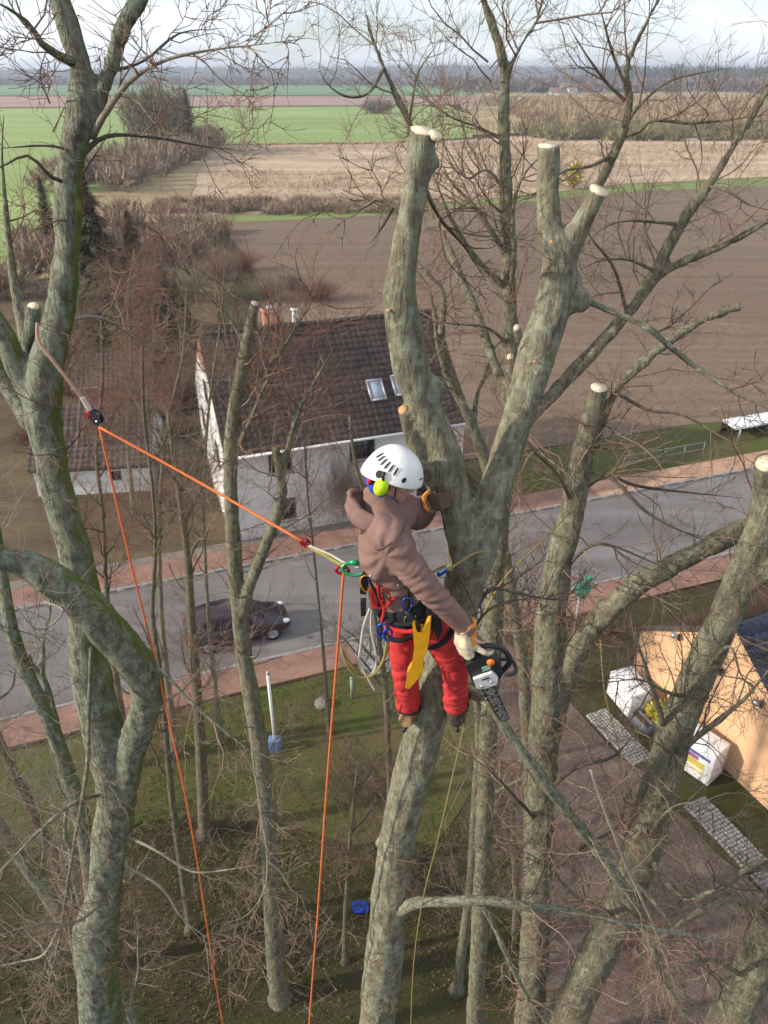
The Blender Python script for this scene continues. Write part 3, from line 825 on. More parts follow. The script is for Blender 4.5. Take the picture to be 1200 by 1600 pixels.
mb = MB()   # roof body under the tiles
v = [[HL0+0.03, -0.42, roof_lo], [HL1+0.2, -0.42, roof_lo], [HL1+0.2, HW/2, HR], [HL0+0.03, HW/2, HR], [HL0+0.03, HW+0.42, roof_lo], [HL1+0.2, HW+0.42, roof_lo]]
v = np.array(v); v2 = v - [0, 0, 0.16]
mb.add(np.concatenate([v, v2]), [[0,1,2,3],[3,2,5,4],[7,6,9,8],[8,9,10,11],[0,6,7,1],[4,5,11,10],[0,3,9,6],[3,4,10,9],[1,7,8,2],[2,8,11,5]])
roof = mb.build('roof', plain('roof_timber', (0.10, 0.075, 0.06), 0.85), house, local=True)
tiled_slope('roof_tiles', roof, [HL0+0.03, -0.42, roof_lo+0.03], [HL1+0.2, -0.42, roof_lo+0.03], sl, M['tile_dark'])
tiled_slope('roof_tiles', roof, [HL1+0.2, HW+0.42, roof_lo+0.03], [HL0+0.03, HW+0.42, roof_lo+0.03], sl*[1, -1, 1], M['tile_dark'])
mb = MB()
for k in range(34):
    u = HL0+0.05 + k*(HL1-HL0+0.05)/34
    mb.tube([[u, HW/2, HR+0.05], [u+0.42, HW/2, HR+0.075]], [0.13, 0.115], 8)
mb.build('ridge_tiles', M['tile_dark'], roof, True, local=True)['kind'] = 'stuff'
mb = MB(); mb.tube([[HL0-0.2, -0.49, roof_lo-0.06], [HL1+0.2, -0.49, roof_lo-0.05]], 0.07, 8); mb.build('gutter', M['frame_white'], house, True, local=True)
mb = MB(); mb.tube([[HL0+0.12, -0.45, roof_lo-0.1], [HL0+0.12, -0.10, roof_lo-0.5], [HL0+0.12, -0.08, 0.1]], 0.05, 8); mb.build('downpipe', M['frame_white'], house, True, local=True)
def chimney(u, v, w, d, z0, z1, mat):
    mb = MB(); mb.box((u, v, (z0+z1)/2), (w, d, z1-z0)); mb.box((u, v, z1+0.04), (w+0.12, d+0.12, 0.08))
    c = mb.build('chimney', mat, roof, local=True)
    return c
chimney(3.2, HW/2+0.3, 0.75, 0.55, 8.2, 9.75, M['brick'])
chimney(4.5, HW/2+0.6, 0.25, 0.25, 8.2, 9.6, M['white_render'])
chimney(9.9, HW/2+0.5, 0.7, 0.5, 8.2, 9.7, M['brick'])
mb = MB(); mb.box((3.2, HW/2+0.3, 9.95), (0.5, 0.4, 0.1)); mb.tube([[3.2, HW/2+.3, 9.75], [3.2, HW/2+.3, 9.98]], 0.12, 8); mb.build('chimney_cap', M['zinc'], roof, local=True)
# two roof windows
es = sl/np.linalg.norm(sl); en = np.cross(X, es)
for (u, s) in ((7.45, 2.35), (8.75, 2.45)):
    c = np.array([u, -0.42, roof_lo]) + es*s + en*0.12
    R = np.stack([X, es, en], 1)
    mb = MB()
    for dx, dy, sx, sy in ((-0.37, 0, 0.08, 1.16), (0.37, 0, 0.08, 1.16), (0, -0.54, 0.66, 0.08), (0, 0.54, 0.66, 0.08)):
        mb.box(c + X*dx + es*dy, (sx, sy, 0.13), R)
    f = mb.build('roof_window', M['zinc'], house, local=True)
    f['label'] = 'metal framed roof window with painted sky reflection'
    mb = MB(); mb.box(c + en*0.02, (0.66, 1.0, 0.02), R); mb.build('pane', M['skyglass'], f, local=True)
# bare creeper on the front wall
b = UV(5.2, -0.1)
cre = thing('wall_creeper', b, 'bare brown creeper spread over the white house front', 'creeper')
n = 300
x0 = rng.normal(0, 1.1, n); ht = rng.uniform(0.3, 3.6, n)
st = np.stack([x0*0.6, np.full(n, -0.02), rng.uniform(0, 2.2, n)], 1)
tp = st + np.stack([rng.normal(0, 0.45, n), np.zeros(n), np.minimum(4.7-st[:, 2], ht)], 1)
md = (st+tp)/2 + np.stack([rng.normal(0, 0.2, n), rng.uniform(-0.05, 0, n), rng.normal(0, 0.1, n)], 1)
Pl = np.stack([st, md, tp], 1)
Pw = b + UU*Pl[..., 0:1] + VV*Pl[..., 1:2] + Zv*Pl[..., 2:3]
mb = MB(); mb.tubes(Pw, np.stack([np.full(n, .008), np.full(n, .006), np.full(n, .003)], 1), 3); mb.build('stems', M['twig'], cre)

# ------------------------------------------------------------------ outbuildings at left
def small_shed(name, label, org, ang, L, W, he, hr, wallm, roofm, ops=(), cat='shed', verge=None):
    o = thing(name, org, label, cat, ang)
    mb = MB(); wall_panel(mb, np.zeros(3), X, L, he, list(ops), inward=Yv)
    mb.add([[0, 0, 0], [0, W, 0], [0, W, he], [0, 0, he], [0, W/2, hr]], [[1, 0, 3, 2]], [[2, 3, 4]])
    mb.add([[L, 0, 0], [L, W, 0], [L, W, he], [L, 0, he], [L, W/2, hr]], [[0, 1, 2, 3]], [[3, 2, 4]])
    mb.add([[L, W, 0], [0, W, 0], [0, W, he], [L, W, he]], [[0, 1, 2, 3]])
    mb.build('wall', wallm, o, local=True)
    for q in ops: window_unit(o, np.zeros(3), X, Yv, q, M['frame_dark'], sill=False)
    s = np.array([0, W/2+0.3, (hr-he)*(W/2+0.3)/(W/2)]); lo = hr - s[2]
    v = np.array([[-.2, -.3, lo], [L+.2, -.3, lo], [L+.2, W/2, hr], [-.2, W/2, hr], [-.2, W+.3, lo], [L+.2, W+.3, lo]]); v2 = v - [0, 0, 0.1]; v = v + [0, 0, 0.02]
    mb = MB(); mb.add(np.concatenate([v, v2]), [[0,1,2,3],[3,2,5,4],[7,6,9,8],[8,9,10,11],[0,6,7,1],[4,5,11,10],[0,3,9,6],[3,4,10,9],[1,7,8,2],[2,8,11,5]])
    r = mb.build('roof', M['zinc'] if verge else M['frame_dark'], o, local=True)
    tiled_slope('roof_tiles', r, [-.2, -.3, lo+.06], [L+.2, -.3, lo+.06], s, roofm)
    tiled_slope('roof_tiles', r, [L+.2, W+.3, lo+.06], [-.2, W+.3, lo+.06], s*[1, -1, 1], roofm)
    return o
small_shed('white_shed', 'low white shed with brown tiled roof left of the house', (-18.6, 35.9, 0), math.radians(7), 6.0, 6.0, 1.9, 4.0, M['white_render'], M['tile_brown'], [(3.9, 4.5, 0.75, 1.35)])
small_shed('brick_outbuilding', 'red brick outbuilding behind the white shed', (-19.6, 45.8, 0), math.radians(12), 4.6, 4.2, 2.7, 3.9, M['brick'], M['tile_brown'], [(3.0, 3.8, 1.0, 1.9)], 'outbuilding', True)
mb = MB(); p0, p1 = G(150, 640), G(214, 628)
for k in range(2): pass
dv = (p1-p0); Lw = np.linalg.norm(dv); dv /= Lw
mb.box((p0+p1)/2 + [0, 0, 0.7], (Lw, 0.24, 1.4), np.stack([dv, np.cross([0, 0, 1.0], dv), [0, 0, 1.0]], 1))
gw_ = thing('garden_wall', tuple((p0+p1)/2), 'low red brick garden wall above the white shed roof', 'wall')
mb.build('brickwork', M['brick'], gw_)
mb = MB(); mb.box((p0+p1)/2 + [0, 0, 1.43], (Lw+0.06, 0.32, 0.06), np.stack([dv, np.cross([0, 0, 1.0], dv), [0, 0, 1.0]], 1)); mb.build('coping', M['kerb'], gw_)
mb = MB()
p = G(196, 745); 
gate = thing('slatted_gate', tuple(p), 'small dark slatted gate by the white shed', 'gate')
for k in range(7):
    mb = MB(); mb.box(p + [k*0.13-0.4, 0.0, 0.55], (0.07, 0.03, 1.1)); mb.build('slat', M['frame_dark'], gate)
mb = MB(); mb.box(p + [0, 0.03, 0.3], (0.95, 0.03, 0.07)); mb.box(p + [0, 0.03, 0.85], (0.95, 0.03, 0.07)); mb.build('rail', M['frame_dark'], gate)

# ------------------------------------------------------------------ orange gabled building at right
M['orange_wall'] = plain('apricot_render', (0.68, 0.42, 0.24), 0.9, 0.10, 0.8)
ob = thing('apricot_building', tuple(WB), 'apricot rendered gable building with dark blue tiled roof', 'building')
GW, GE, GA, GD = 7.4, 2.35, 5.05, 12.0
def wl(s, o, z): return WB + WD*s + WN*o + Zv*z
mb = MB(); mb.poly([wl(0, 0, 0), wl(0, 0, GE), wl(GW/2, 0, GA), wl(GW, 0, GE), wl(GW, 0, 0)])
mb.poly([wl(0, -GD, 0), wl(GW, -GD, 0), wl(GW, -GD, GE), wl(GW/2, -GD, GA), wl(0, -GD, GE)])
mb.add([wl(0, 0, 0), wl(0, -GD, 0), wl(0, -GD, GE), wl(0, 0, GE), wl(GW, 0, 0), wl(GW, -GD, 0), wl(GW, -GD, GE), wl(GW, 0, GE)], [[0, 1, 2, 3], [5, 4, 7, 6]])
mb.build('wall', M['orange_wall'], ob)
mb = MB(); k = (GA-GE)/(GW/2); ov = 0.35
pr = [(-ov, GE-1.9), (GW/2, GA), (GW+ov, GE-ov*k)]
v = [wl(s, -0.16 if s < GW/2+0.1 else 0.22, z+0.05) for s, z in pr] + [wl(s, -GD-0.2, z+0.05) for s, z in pr] + [wl(s, -0.16 if s < GW/2+0.1 else 0.22, z+0.19) for s, z in pr] + [wl(s, -GD-.2, z+0.19) for s, z in pr]
mb.add(v, [[0,1,4,3],[1,2,5,4],[6,9,10,7],[7,10,11,8],[0,6,7,1],[1,7,8,2],[3,4,10,9],[4,5,11,10],[0,3,9,6],[2,8,11,5]])
rf = mb.build('roof', plain('verge_board', (0.05, 0.045, 0.045), 0.7), ob)
eave = wl(GW+ov, 0.22, GE-ov*k+0.205) - WB; eave2 = wl(GW+ov, -GD-.2, GE-ov*k+0.205) - WB; rdg = wl(GW/2, 0.22, GA+0.205) - WB
tiled_slope('roof_tiles', rf, eave, eave2, rdg-eave, M['tile_blue'])
ea = wl(-ov, -GD-.2, GE-1.9+0.205) - WB; eb = wl(-ov, -0.16, GE-1.9+0.205) - WB
mb = MB(); mb.prism([wl(-0.06, 0.05, GE-.02), wl(GW/2, 0.05, GA-.02), wl(GW/2, 0.05, GA+.12), wl(-0.06, 0.05, GE+.12)], -WN*0.32); mb.build('coping', M['frame_dark'], ob)
tiled_slope('roof_tiles', rf, ea, eb, (wl(GW/2, -GD-.2, GA+0.205)-WB)-ea, M['tile_blue'])
Rw = np.stack([WD, WN, [0, 0, 1.0]], 1)
M['lampgrey'] = plain('lamp_grey_metal', (0.45, 0.46, 0.47), 0.35, metal=0.7)
M['black'] = plain('black_plastic', (0.02, 0.02, 0.022), 0.5)
for i, s in enumerate((1.7, 3.55, 5.15)):
    z = 3.45
    lt = thing('wall_lamp', tuple(wl(s, 0, z)), ['grey wall lamp nearest the road on the apricot gable', 'middle grey wall lamp on the apricot gable', 'grey wall lamp at the right edge of the apricot gable'][i], 'lamp', group='lamps on the apricot gable')
    mb = MB(); mb.box(wl(s, 0.03, z-0.12), (0.12, 0.05, 0.26), Rw); mb.build('bracket', M['black'], lt, bevel=0.01)
    mb = MB(); mb.tube([wl(s, 0.05, z-0.05), wl(s, 0.26, z+0.06)], 0.022, 6); mb.build('arm', M['black'], lt)
    mb = MB(); mb.lathe([(0.001, 0.10), (0.07, 0.09), (0.11, 0.02), (0.125, -0.06), (0.10, -0.062), (0.001, 0.0)], wl(s, 0.30, z+0.08)); mb.build('lamp_head', M['lampgrey'], lt, True)

# white display boxes at the foot of the gable
def display_box(c, s, o, w, d, h, label, prints=True, yaw=0.0):
    p = wl(s, o, 0)
    bx = thing('display_box', tuple(p), label, 'box')
    ca, sa = math.cos(yaw), math.sin(yaw)
    R = Rw @ np.array([[ca, -sa, 0], [sa, ca, 0], [0, 0, 1]])
    mb = MB(); mb.box(p + Zv*(h/2+0.06), (w, d, h), R); body = mb.build('cabinet', M['boxwhite'], bx, bevel=0.03)
    mb = MB()
    for dx in (-1, 1):
        for dy in (-1, 1): mb.box(p + R @ np.array([dx*(w/2-.08), dy*(d/2-.08), 0.03]), (0.07, 0.07, 0.06), R)
    mb.build('feet', M['black'], bx)
    if prints:
        f = R @ np.array([0, 1.0, 0])
        def pr(u0, u1, z0, z1, mat, k, slant=0.0):
            q = [p + R @ np.array([u0, d/2+0.004*k, z0]), p + R @ np.array([u1, d/2+0.004*k, z0+slant]), p + R @ np.array([u1, d/2+0.004*k, z1+slant]), p + R @ np.array([u0, d/2+0.004*k, z1])]
            m = MB(); m.add(q, [[0, 1, 2, 3]]); m.build('print', mat, body)
        pr(-w*.38, w*.40, h*.74, h*.83, M['pr_blue'], 1)
        pr(-w*.30, w*.10, h*.60, h*.72, M['pr_purple'], 1)
        pr(-w*.22, w*.30, h*.40, h*.58, M['pr_yellow'], 1)
        pr(-w*.34, w*.34, h*.26, h*.32, M['pr_yellow'], 1)
    return bx
M['boxwhite'] = plain('white_lacquer', (0.74, 0.75, 0.77), 0.4, 0.06)
M['pr_blue'] = plain('print_blue', (0.10, 0.12, 0.32), 0.5); M['pr_purple'] = plain('print_purple', (0.36, 0.10, 0.30), 0.5); M['pr_yellow'] = plain('print_yellow', (0.62, 0.50, 0.08), 0.5)
display_box(None, 4.3, 0.85, 1.25, 0.85, 1.35, 'white box with yellow and purple print by the apricot wall', True, -0.25)
display_box(None, 0.95, 0.95, 1.35, 0.9, 1.05, 'plain white box at the left corner of the apricot wall', False, 0.1)
display_box(None, 3.05, 0.55, 0.5, 0.5, 1.0, 'narrow white box half hidden behind the right trunk', False, 0.0)
p = wl(2.15, 0.55, 0)
ys = thing('yellow_shrub', tuple(p), 'low yellow green shrub between the white boxes', 'shrub')
twigball('stems', ys, p, 0.75, 0.7, 90, M['twig'], 0.008)
mb = crowns('c', [p+[0, 0, .05]], [0.75], [0.85], None, 420, 0.1, flat=0.5); mb.build('foliage', M['yellowbush'], ys)
p = wl(2.05, 1.25, 0)
pl_ = thing('planter', tuple(p), 'long grey planter in front of the yellow green shrub', 'planter')
mb = MB()
for dx, dy, sx, sy in ((0, .16, .9, .05), (0, -.16, .9, .05), (.43, 0, .04, .27), (-.43, 0, .04, .27)):
    mb.box(p + Rw @ np.array([dx, dy, 0.2]), (sx, sy, 0.4), Rw)
mb.build('trough', plain('slate_grey', (0.14, 0.15, 0.18), 0.7), pl_)
mb = MB(); mb.box(p + Zv*0.16, (0.82, 0.27, 0.3), Rw); mb.build('soil', M['plough'], pl_)

# ------------------------------------------------------------------ street things
M['post'] = plain('galvanised_post', (0.36, 0.38, 0.38), 0.55, 0.2, 5, metal=0.3)
M['bluegrey'] = plain('blue_grey_enamel', (0.13, 0.19, 0.33), 0.5)
M['greenbag'] = plain('green_plastic', (0.03, 0.33, 0.20), 0.35, 0.25, 14, bump=0.6, bdist=0.03)
M['whitepaint'] = plain('white_paint', (0.76, 0.76, 0.74), 0.5, 0.10, 8)
p = G(431, 1172)
mp = thing('marker_post', tuple(p), 'tall white post with a blue foot on the lawn', 'post')
mb = MB(); mb.tube([p, p+[-0.02, 0.02, 3.45]], 0.05, 10); mb.build('pole', M['whitepaint'], mp, True)
mb = MB(); mb.box(p+[0, 0, 0.28], (0.42, 0.30, 0.56)); mb.build('foot', M['bluegrey'], mp, bevel=0.03)
mb = MB(); mb.lathe([(0.001, 3.53), (0.05, 3.51), (0.065, 3.45), (0.065, 3.41), (0.001, 3.41)], p, n=10); mb.build('cap', M['post'], mp, True)
p = G(893, 1012)
cs = thing('covered_sign', tuple(p), 'street sign post wrapped in a green plastic bag', 'sign')
mb = MB(); mb.tube([p, p+[0, 0, 3.1]], 0.045, 8); mb.build('pole', M['post'], cs, True)
mb = MB(); mb.ball(p+[0.05, -0.05, 2.95], (0.30, 0.14, 0.48), nu=18, nv=12); mb.ball(p+[0.22, -0.02, 3.4], (0.16, 0.08, 0.13), nu=12, nv=8)
V_, N_, q_, t_ = remesh(mb, 0.035, 2); V_ = V_ + N_*(vnoise(V_*7, 3)*0.05)[:, None]
mb = MB(); mb.add(V_, q_, t_); mb.build('bag', M['greenbag'], cs)
for px, py, h, lab in ((550, 1092, 1.0, 'short grey bollard post at the lawn edge'), (982, 700, 1.6, 'slim grey post on the verge before the ploughed field')):
    p = G(px, py); o = thing('grey_post', tuple(p), lab, 'post')
    mb = MB(); mb.tube([p, p+[0, 0, h]], 0.05, 8); mb.build('pole', M['post'], o, True)
    mb = MB(); mb.lathe([(0.001, h+.05), (0.05, h+.03), (0.06, h-.02), (0.001, h-.02)], p, n=8); mb.build('cap', M['post'], o, True)
# railing beside the pavement
ra, rb = UV(22.0, 0.15), UV(27.6, 0.15)
rl = thing('tube_railing', tuple(ra), 'low grey tube railing along the verge', 'railing', group=None)
for z in (0.95, 0.5):
    mb = MB(); mb.tube([ra+Zv*z, (ra+rb)/2+Zv*z, rb+Zv*z], 0.02, 8); mb.build('rail', M['post'], rl, True)
for k in range(5):
    q = ra + (rb-ra)*k/4
    mb = MB(); mb.tube([q, q+Zv*0.99], 0.022, 8); mb.build('upright', M['post'], rl, True)
# bus shelter roof at the right edge
sa, sb = UV(30.9, 1.9), UV(35.5, 1.9)
sh = thing('low_shelter', tuple(sa), 'low open shelter with ribbed white roof at the right edge', 'shelter')
mb = MB(); nr = 22
for k in range(nr):
    a = sa + (sb-sa)*(k/nr); bq = sa + (sb-sa)*((k+0.86)/nr)
    mb.prism([a+Zv*0.82-VV*0.62, bq+Zv*0.82-VV*0.62, bq+Zv*0.90+VV*0.62, a+Zv*0.90+VV*0.62], (0, 0, 0.05))
mb.prism([sa+Zv*0.75-VV*0.60, sb+Zv*0.75-VV*0.60, sb+Zv*0.83+VV*0.60, sa+Zv*0.83+VV*0.60], (0, 0, 0.06))
mb.build('roof', M['boxwhite'], sh)
for u in (0.05, 0.95):
    for v in (-0.75, 0.75):
        q = sa + (sb-sa)*u + VV*v
        mb = MB(); mb.tube([q, q+Zv*0.8], 0.06, 8); mb.build('post', M['post'], sh, True)
mb = MB(); mb.box((sa+sb)/2 + VV*0.7 + Zv*0.4, (4.4, 0.05, 0.7), np.stack([UU, VV, Zv], 1)); mb.build('back_panel', M['black'], sh)
mb = MB(); mb.box((sa+sb)/2 + VV*0.5 + Zv*0.36, (3.2, 0.3, 0.06), np.stack([UU, VV, Zv], 1)); mb.box((sa+sb)/2 + VV*0.5 - UU*1.2 + Zv*0.17, (0.08, 0.25, 0.32), np.stack([UU, VV, Zv], 1)); mb.box((sa+sb)/2 + VV*0.5 + UU*1.2 + Zv*0.17, (0.08, 0.25, 0.32), np.stack([UU, VV, Zv], 1)); mb.build('bench', M['frame_dark'], sh)
# boulder on the lawn, blue bag under the climber's tree
def rock(p, r, label):
    mb = MB(); mb.ball(p+Zv*r[2]*0.6, r, nu=20, nv=14); v = mb.v[0]; c = p+Zv*r[2]*0.6
    d = (v-c); mb.v[0] = c + d*(1+0.22*vnoise(v*4, 5)+0.1*vnoise(v*11, 6))[:, None]
    return tag(mb.build('boulder', plain('boulder_granite', (0.22, 0.19, 0.16), 0.95, 0.4, 9, bump=0.5), None, True, origin=p), label, 'boulder')
rock(G(503, 1104), (0.30, 0.26, 0.20), 'grey brown boulder on the lawn')
p = G(562, 1424)
bg = thing('rope_bag', tuple(p), 'blue rope bag lying on the ground below the climber', 'bag')
mb = MB(); mb.tube([p+[-.2, 0, .16], p+[-.05, .02, .18], p+[.12, 0, .17], p+[.24, 0, .15]], [0.13, 0.17, 0.16, 0.10], 12)
V_, N_, q_, t_ = remesh(mb, 0.02, 3); V_ = V_ + N_*(vnoise(V_*12, 4)*0.03)[:, None]
mb = MB(); mb.add(V_, q_, t_); mb.build('sack', plain('blue_nylon', (0.015, 0.06, 0.42), 0.5, 0.3, 20), bg, True)
mb = MB(); mb.tube(catmull([p+[-.1, -.05, .33], p+[0, -.1, .44], p+[.1, -.05, .33]], 5), 0.018, 6); mb.build('strap', M['black'], bg, True)

# ------------------------------------------------------------------ the car on the road
M['carpaint'] = plain('dark_maroon_car_paint', (0.032, 0.018, 0.026), 0.2, 0.05, 3, spec=0.6, bump=0.0)
M['tyre'] = plain('tyre_rubber', (0.018, 0.018, 0.018), 0.9); M['rim'] = plain('alloy_rim', (0.55, 0.56, 0.58), 0.35, metal=0.7)
M['lens'] = plain('headlight_lens', (0.80, 0.82, 0.86), 0.12, 0.03, spec=0.8)
M['taillens'] = plain('red_lens', (0.30, 0.01, 0.01), 0.2)
cc = UV(-1.45, -7.0)
car = thing('parked_car', tuple(cc), 'dark maroon hatchback on the road behind thin trunks', 'car', ANG)
def car_body():
    # stations along x: (x, half width, sill z, belt z)
    st = [(-2.08, 0.62, 0.42, 0.80), (-2.0, 0.76, 0.30, 0.90), (-1.6, 0.84, 0.22, 0.95), (-0.8, 0.86, 0.20, 0.95), (0, 0.86, 0.20, 0.94), (0.75, 0.86, 0.20, 0.93), (1.1, 0.85, 0.20, 0.91), (1.6, 0.82, 0.22, 0.82), (1.95, 0.74, 0.28, 0.70), (2.08, 0.58, 0.36, 0.58)]
    ring = []
    for x, w, s, b in st:
        h = b-s
        ring.append([[x, -w*0.90, s], [x, -w, s+h*0.25], [x, -w, s+h*0.62], [x, -w*0.95, s+h*0.88], [x, -w*0.80, b], [x, -w*0.35, b+0.025], [x, w*0.35, b+0.025], [x, w*0.80, b], [x, w*0.95, s+h*0.88], [x, w, s+h*0.62], [x, w, s+h*0.25], [x, w*0.90, s]])
    return np.array(ring)
ring = car_body(); ns, nr_ = ring.shape[:2]
mb = MB(); q = [[i*nr_+j, (i+1)*nr_+j, (i+1)*nr_+(j+1) % nr_, i*nr_+(j+1) % nr_] for i in range(ns-1) for j in range(nr_)]
mb.add(ring.reshape(-1, 3), q); mb.poly(ring[0]); mb.poly(ring[-1][::-1])
body = mb.build('body', M['carpaint'], car, True, local=True)
body.modifiers.new('sub', 'SUBSURF').render_levels = 2
# cabin: roof and pillars in paint, glass set in
cabin = [(-1.95, 0.66, 0.95, 0.66, 0.96), (-1.55, 0.70, 0.93, 0.58, 1.38), (-0.9, 0.72, 0.93, 0.58, 1.47), (-0.1, 0.73, 0.93, 0.58, 1.47), (0.35, 0.73, 0.93, 0.56, 1.40), (1.15, 0.70, 0.90, 0.68, 0.92)]
v = []
for x, wb, zb_, wt_, zt in cabin: v += [[x, -wb, zb_-0.03], [x, -wt_, zt], [x, 0, zt+0.03], [x, wt_, zt], [x, wb, zb_-0.03]]
q = [[i*5+j, (i+1)*5+j, (i+1)*5+j+1, i*5+j+1] for i in range(len(cabin)-1) for j in range(4)]
mb = MB(); mb.add(v, q); cab = mb.build('cabin', M['carpaint'], car, True, local=True)
def gpane(pts, off):
    pts = np.array(pts, float); m = MB(); m.add(pts + np.array(off), [[0, 1, 2, 3]]); return m.build('window', M['glass'], cab, local=True)
for s in (-1, 1):
    gpane([[-1.42, s*0.70, 1.0], [-0.72, s*0.715, 1.0], [-0.72, s*0.605, 1.40], [-1.36, s*0.60, 1.34]], (0, s*0.02, 0))
    gpane([[-0.62, s*0.715, 1.0], [0.62, s*0.715, 0.98], [0.28, s*0.60, 1.36], [-0.62, s*0.605, 1.40]], (0, s*0.02, 0))
gpane([[1.06, -0.64, 0.955], [1.06, 0.64, 0.955], [0.42, 0.52, 1.385], [0.42, -0.52, 1.385]], (0.015, 0, 0.025))
gpane([[-1.90, -0.58, 1.02], [-1.90, 0.58, 1.02], [-1.60, 0.52, 1.35], [-1.60, -0.52, 1.35]], (-0.02, 0, 0.01))
for x in (-1.28, 1.30):
    for s in (-1, 1):
        R = np.array([[1, 0, 0], [0, 0, -s], [0, s, 0]], float)
        m = MB(); m.lathe([(0.20, -0.10), (0.30, -0.10), (0.325, -0.06), (0.325, 0.06), (0.30, 0.10), (0.20, 0.10)], (x, s*0.78, 0.325), R, 20)
        wh = m.build('wheel', M['tyre'], car, True, local=True)
        m = MB(); m.lathe([(0.001, 0.05), (0.06, 0.06), (0.07, 0.03), (0.20, 0.07), (0.215, 0.09), (0.215, -0.05), (0.001, -0.05)], (x, s*0.79, 0.325), R @ np.diag([1, 1, -1.0]), 20)
        for k in range(5):
            a = k*2*PI/5
            m.box(np.array([x, s*0.87, 0.325]) + np.array([math.cos(a), 0, math.sin(a)])*0.12, (0.17, 0.03, 0.045), np.array([[math.cos(a), 0, -math.sin(a)], [0, 1, 0], [math.sin(a), 0, math.cos(a)]]))
        m.build('rim', M['rim'], wh, False, local=True)
for s in (-1, 1):
    m = MB(); m.ball((1.86, s*0.60, 0.665), (0.20, 0.13, 0.085), nu=14, nv=8); m.build('headlight', M['lens'], car, True, local=True)
    m = MB(); m.ball((-2.02, s*0.62, 0.80), (0.06, 0.12, 0.12), nu=10, nv=6); m.build('tail_light', M['taillens'], car, True, local=True)
    m = MB(); m.ball((0.55, s*0.93, 0.99), (0.08, 0.10, 0.065), nu=10, nv=6); m.build('mirror', M['carpaint'], car, True, local=True)
    m = MB(); m.box((0.0, s*0.868, 0.80), (0.20, 0.02, 0.03)); m.build('door_handle', M['black'], car, local=True)
    m = MB(); m.box((-0.66, s*0.866, 0.62), (0.012, 0.012, 0.52)); m.box((0.62, s*0.862, 0.62), (0.012, 0.012, 0.5)); m.build('door_seam', M['black'], car, local=True)
m = MB(); m.box((2.05, 0, 0.42), (0.08, 1.15, 0.14)); m.build('grille', M['black'], car, local=True, bevel=0.02)
m = MB(); m.box((2.095, 0, 0.44), (0.012, 0.50, 0.11)); m.build('number_plate', M['whitepaint'], car, local=True)

# ------------------------------------------------------------------ trees
TWIG = 1.5
WK = 1.0
def chain(pts, per=5):
    """[(px,py,Y,width px)] -> smooth world points and radii"""
    p = np.array([P(a, b, y) for a, b, y, w in pts]); r = np.array([wid(a, b, y, w*WK) for a, b, y, w in pts])
    pr = catmull(np.concatenate([p, r[:, None]], 1), per)
    return pr[:, :3], np.maximum(pr[:, 3], 0.002)

def to_ground(pr, base_xy, r_base, n=6):
    """continue a stem downwards (its first point is the lowest) to a base on the ground"""
    p, r = pr
    a = p[0]; d = p[2]-p[0]
    k = np.clip(d[:2]/max(d[2], 1e-3), -0.22, 0.22)*0.55
    b = np.array([a[0]-k[0]*a[2], a[1]-k[1]*a[2], -0.1])
    t = np.array([0, 0.025, 0.07, 0.2, 0.4, 0.6, 0.8])[:, None]
    d0 = (p[1]-p[0]); d0 = d0/np.linalg.norm(d0)
    low = b*(1-t) + a*t
    # ease into the direction of the visible stem
    low = low + (t*t*(1-t))*(-d0*np.linalg.norm(a-b)*0.5) * np.array([1, 1, 0])
    rr = (r_base*(1-t[:, 0]) + r[0]*t[:, 0])
    rr = rr*np.array([1.9, 1.4, 1.12, 1, 1, 1, 1])
    return np.concatenate([low, p]), np.concatenate([rr, r])

def resample(p, r, n):
    s = np.concatenate([[0], np.cumsum(np.linalg.norm(np.diff(p, axis=0), axis=1))])
    t = np.linspace(0, s[-1], n)
    return np.stack([np.interp(t, s, p[:, k]) for k in range(3)], 1), np.interp(t, s, r), s[-1]

def sprout(Pp, Rp, k, L0, L1, a0, a1, up, n=5, ratio=0.5, rcap=0.012, rmin=0.0016, tmin=0.15, tmax=1.0, wobble=0.22, drop=0.0, taper=0.35, rl=0.010):
    N, m, _ = Pp.shape
    if N == 0 or k <= 0: return np.zeros((0, n, 3)), np.zeros((0, n))
    idx = np.repeat(np.arange(N), k); K = len(idx)
    t = rng.uniform(tmin, tmax, K)*(m-1.0001)
    i = t.astype(int); f = (t-i)[:, None]
    p = Pp[idx, i]*(1-f) + Pp[idx, i+1]*f
    r = Rp[idx, i]*(1-f[:, 0]) + Rp[idx, i+1]*f[:, 0]
    T = Pp[idx, i+1] - Pp[idx, i]; T /= np.linalg.norm(T, axis=1, keepdims=True)+1e-9
    x = rng.normal(size=(K, 3)); x -= (x*T).sum(1, keepdims=True)*T; x /= np.linalg.norm(x, axis=1, keepdims=True)+1e-9
    an = rng.uniform(a0, a1, K)[:, None]
    d = np.cos(an)*T + np.sin(an)*x
    L = rng.uniform(L0, L1, K)*(1.15-0.45*t/(m-1))
    out = np.empty((K, n, 3)); out[:, 0] = p
    for s in range(1, n):
        d = d + rng.normal(0, wobble, (K, 3)); d[:, 2] += up - drop*s/n
        d /= np.linalg.norm(d, axis=1, keepdims=True)
        out[:, s] = out[:, s-1] + d*(L/(n-1))[:, None]
    r0 = np.maximum(np.minimum(np.clip(r*ratio, rmin, rcap), L*rl + 0.0012), rmin)
    R = r0[:, None]*np.linspace(1, taper, n)[None]
    return out, np.maximum(R, rmin*0.55)

def end_dir(c): return (c[0][-1]-c[0][-3])/np.linalg.norm(c[0][-1]-c[0][-3])

def extend(c, L=0.05):
    p, r = c; d = end_dir(c); return np.concatenate([p, [p[-1]+d*L]]), np.concatenate([r, [r[-1]]])

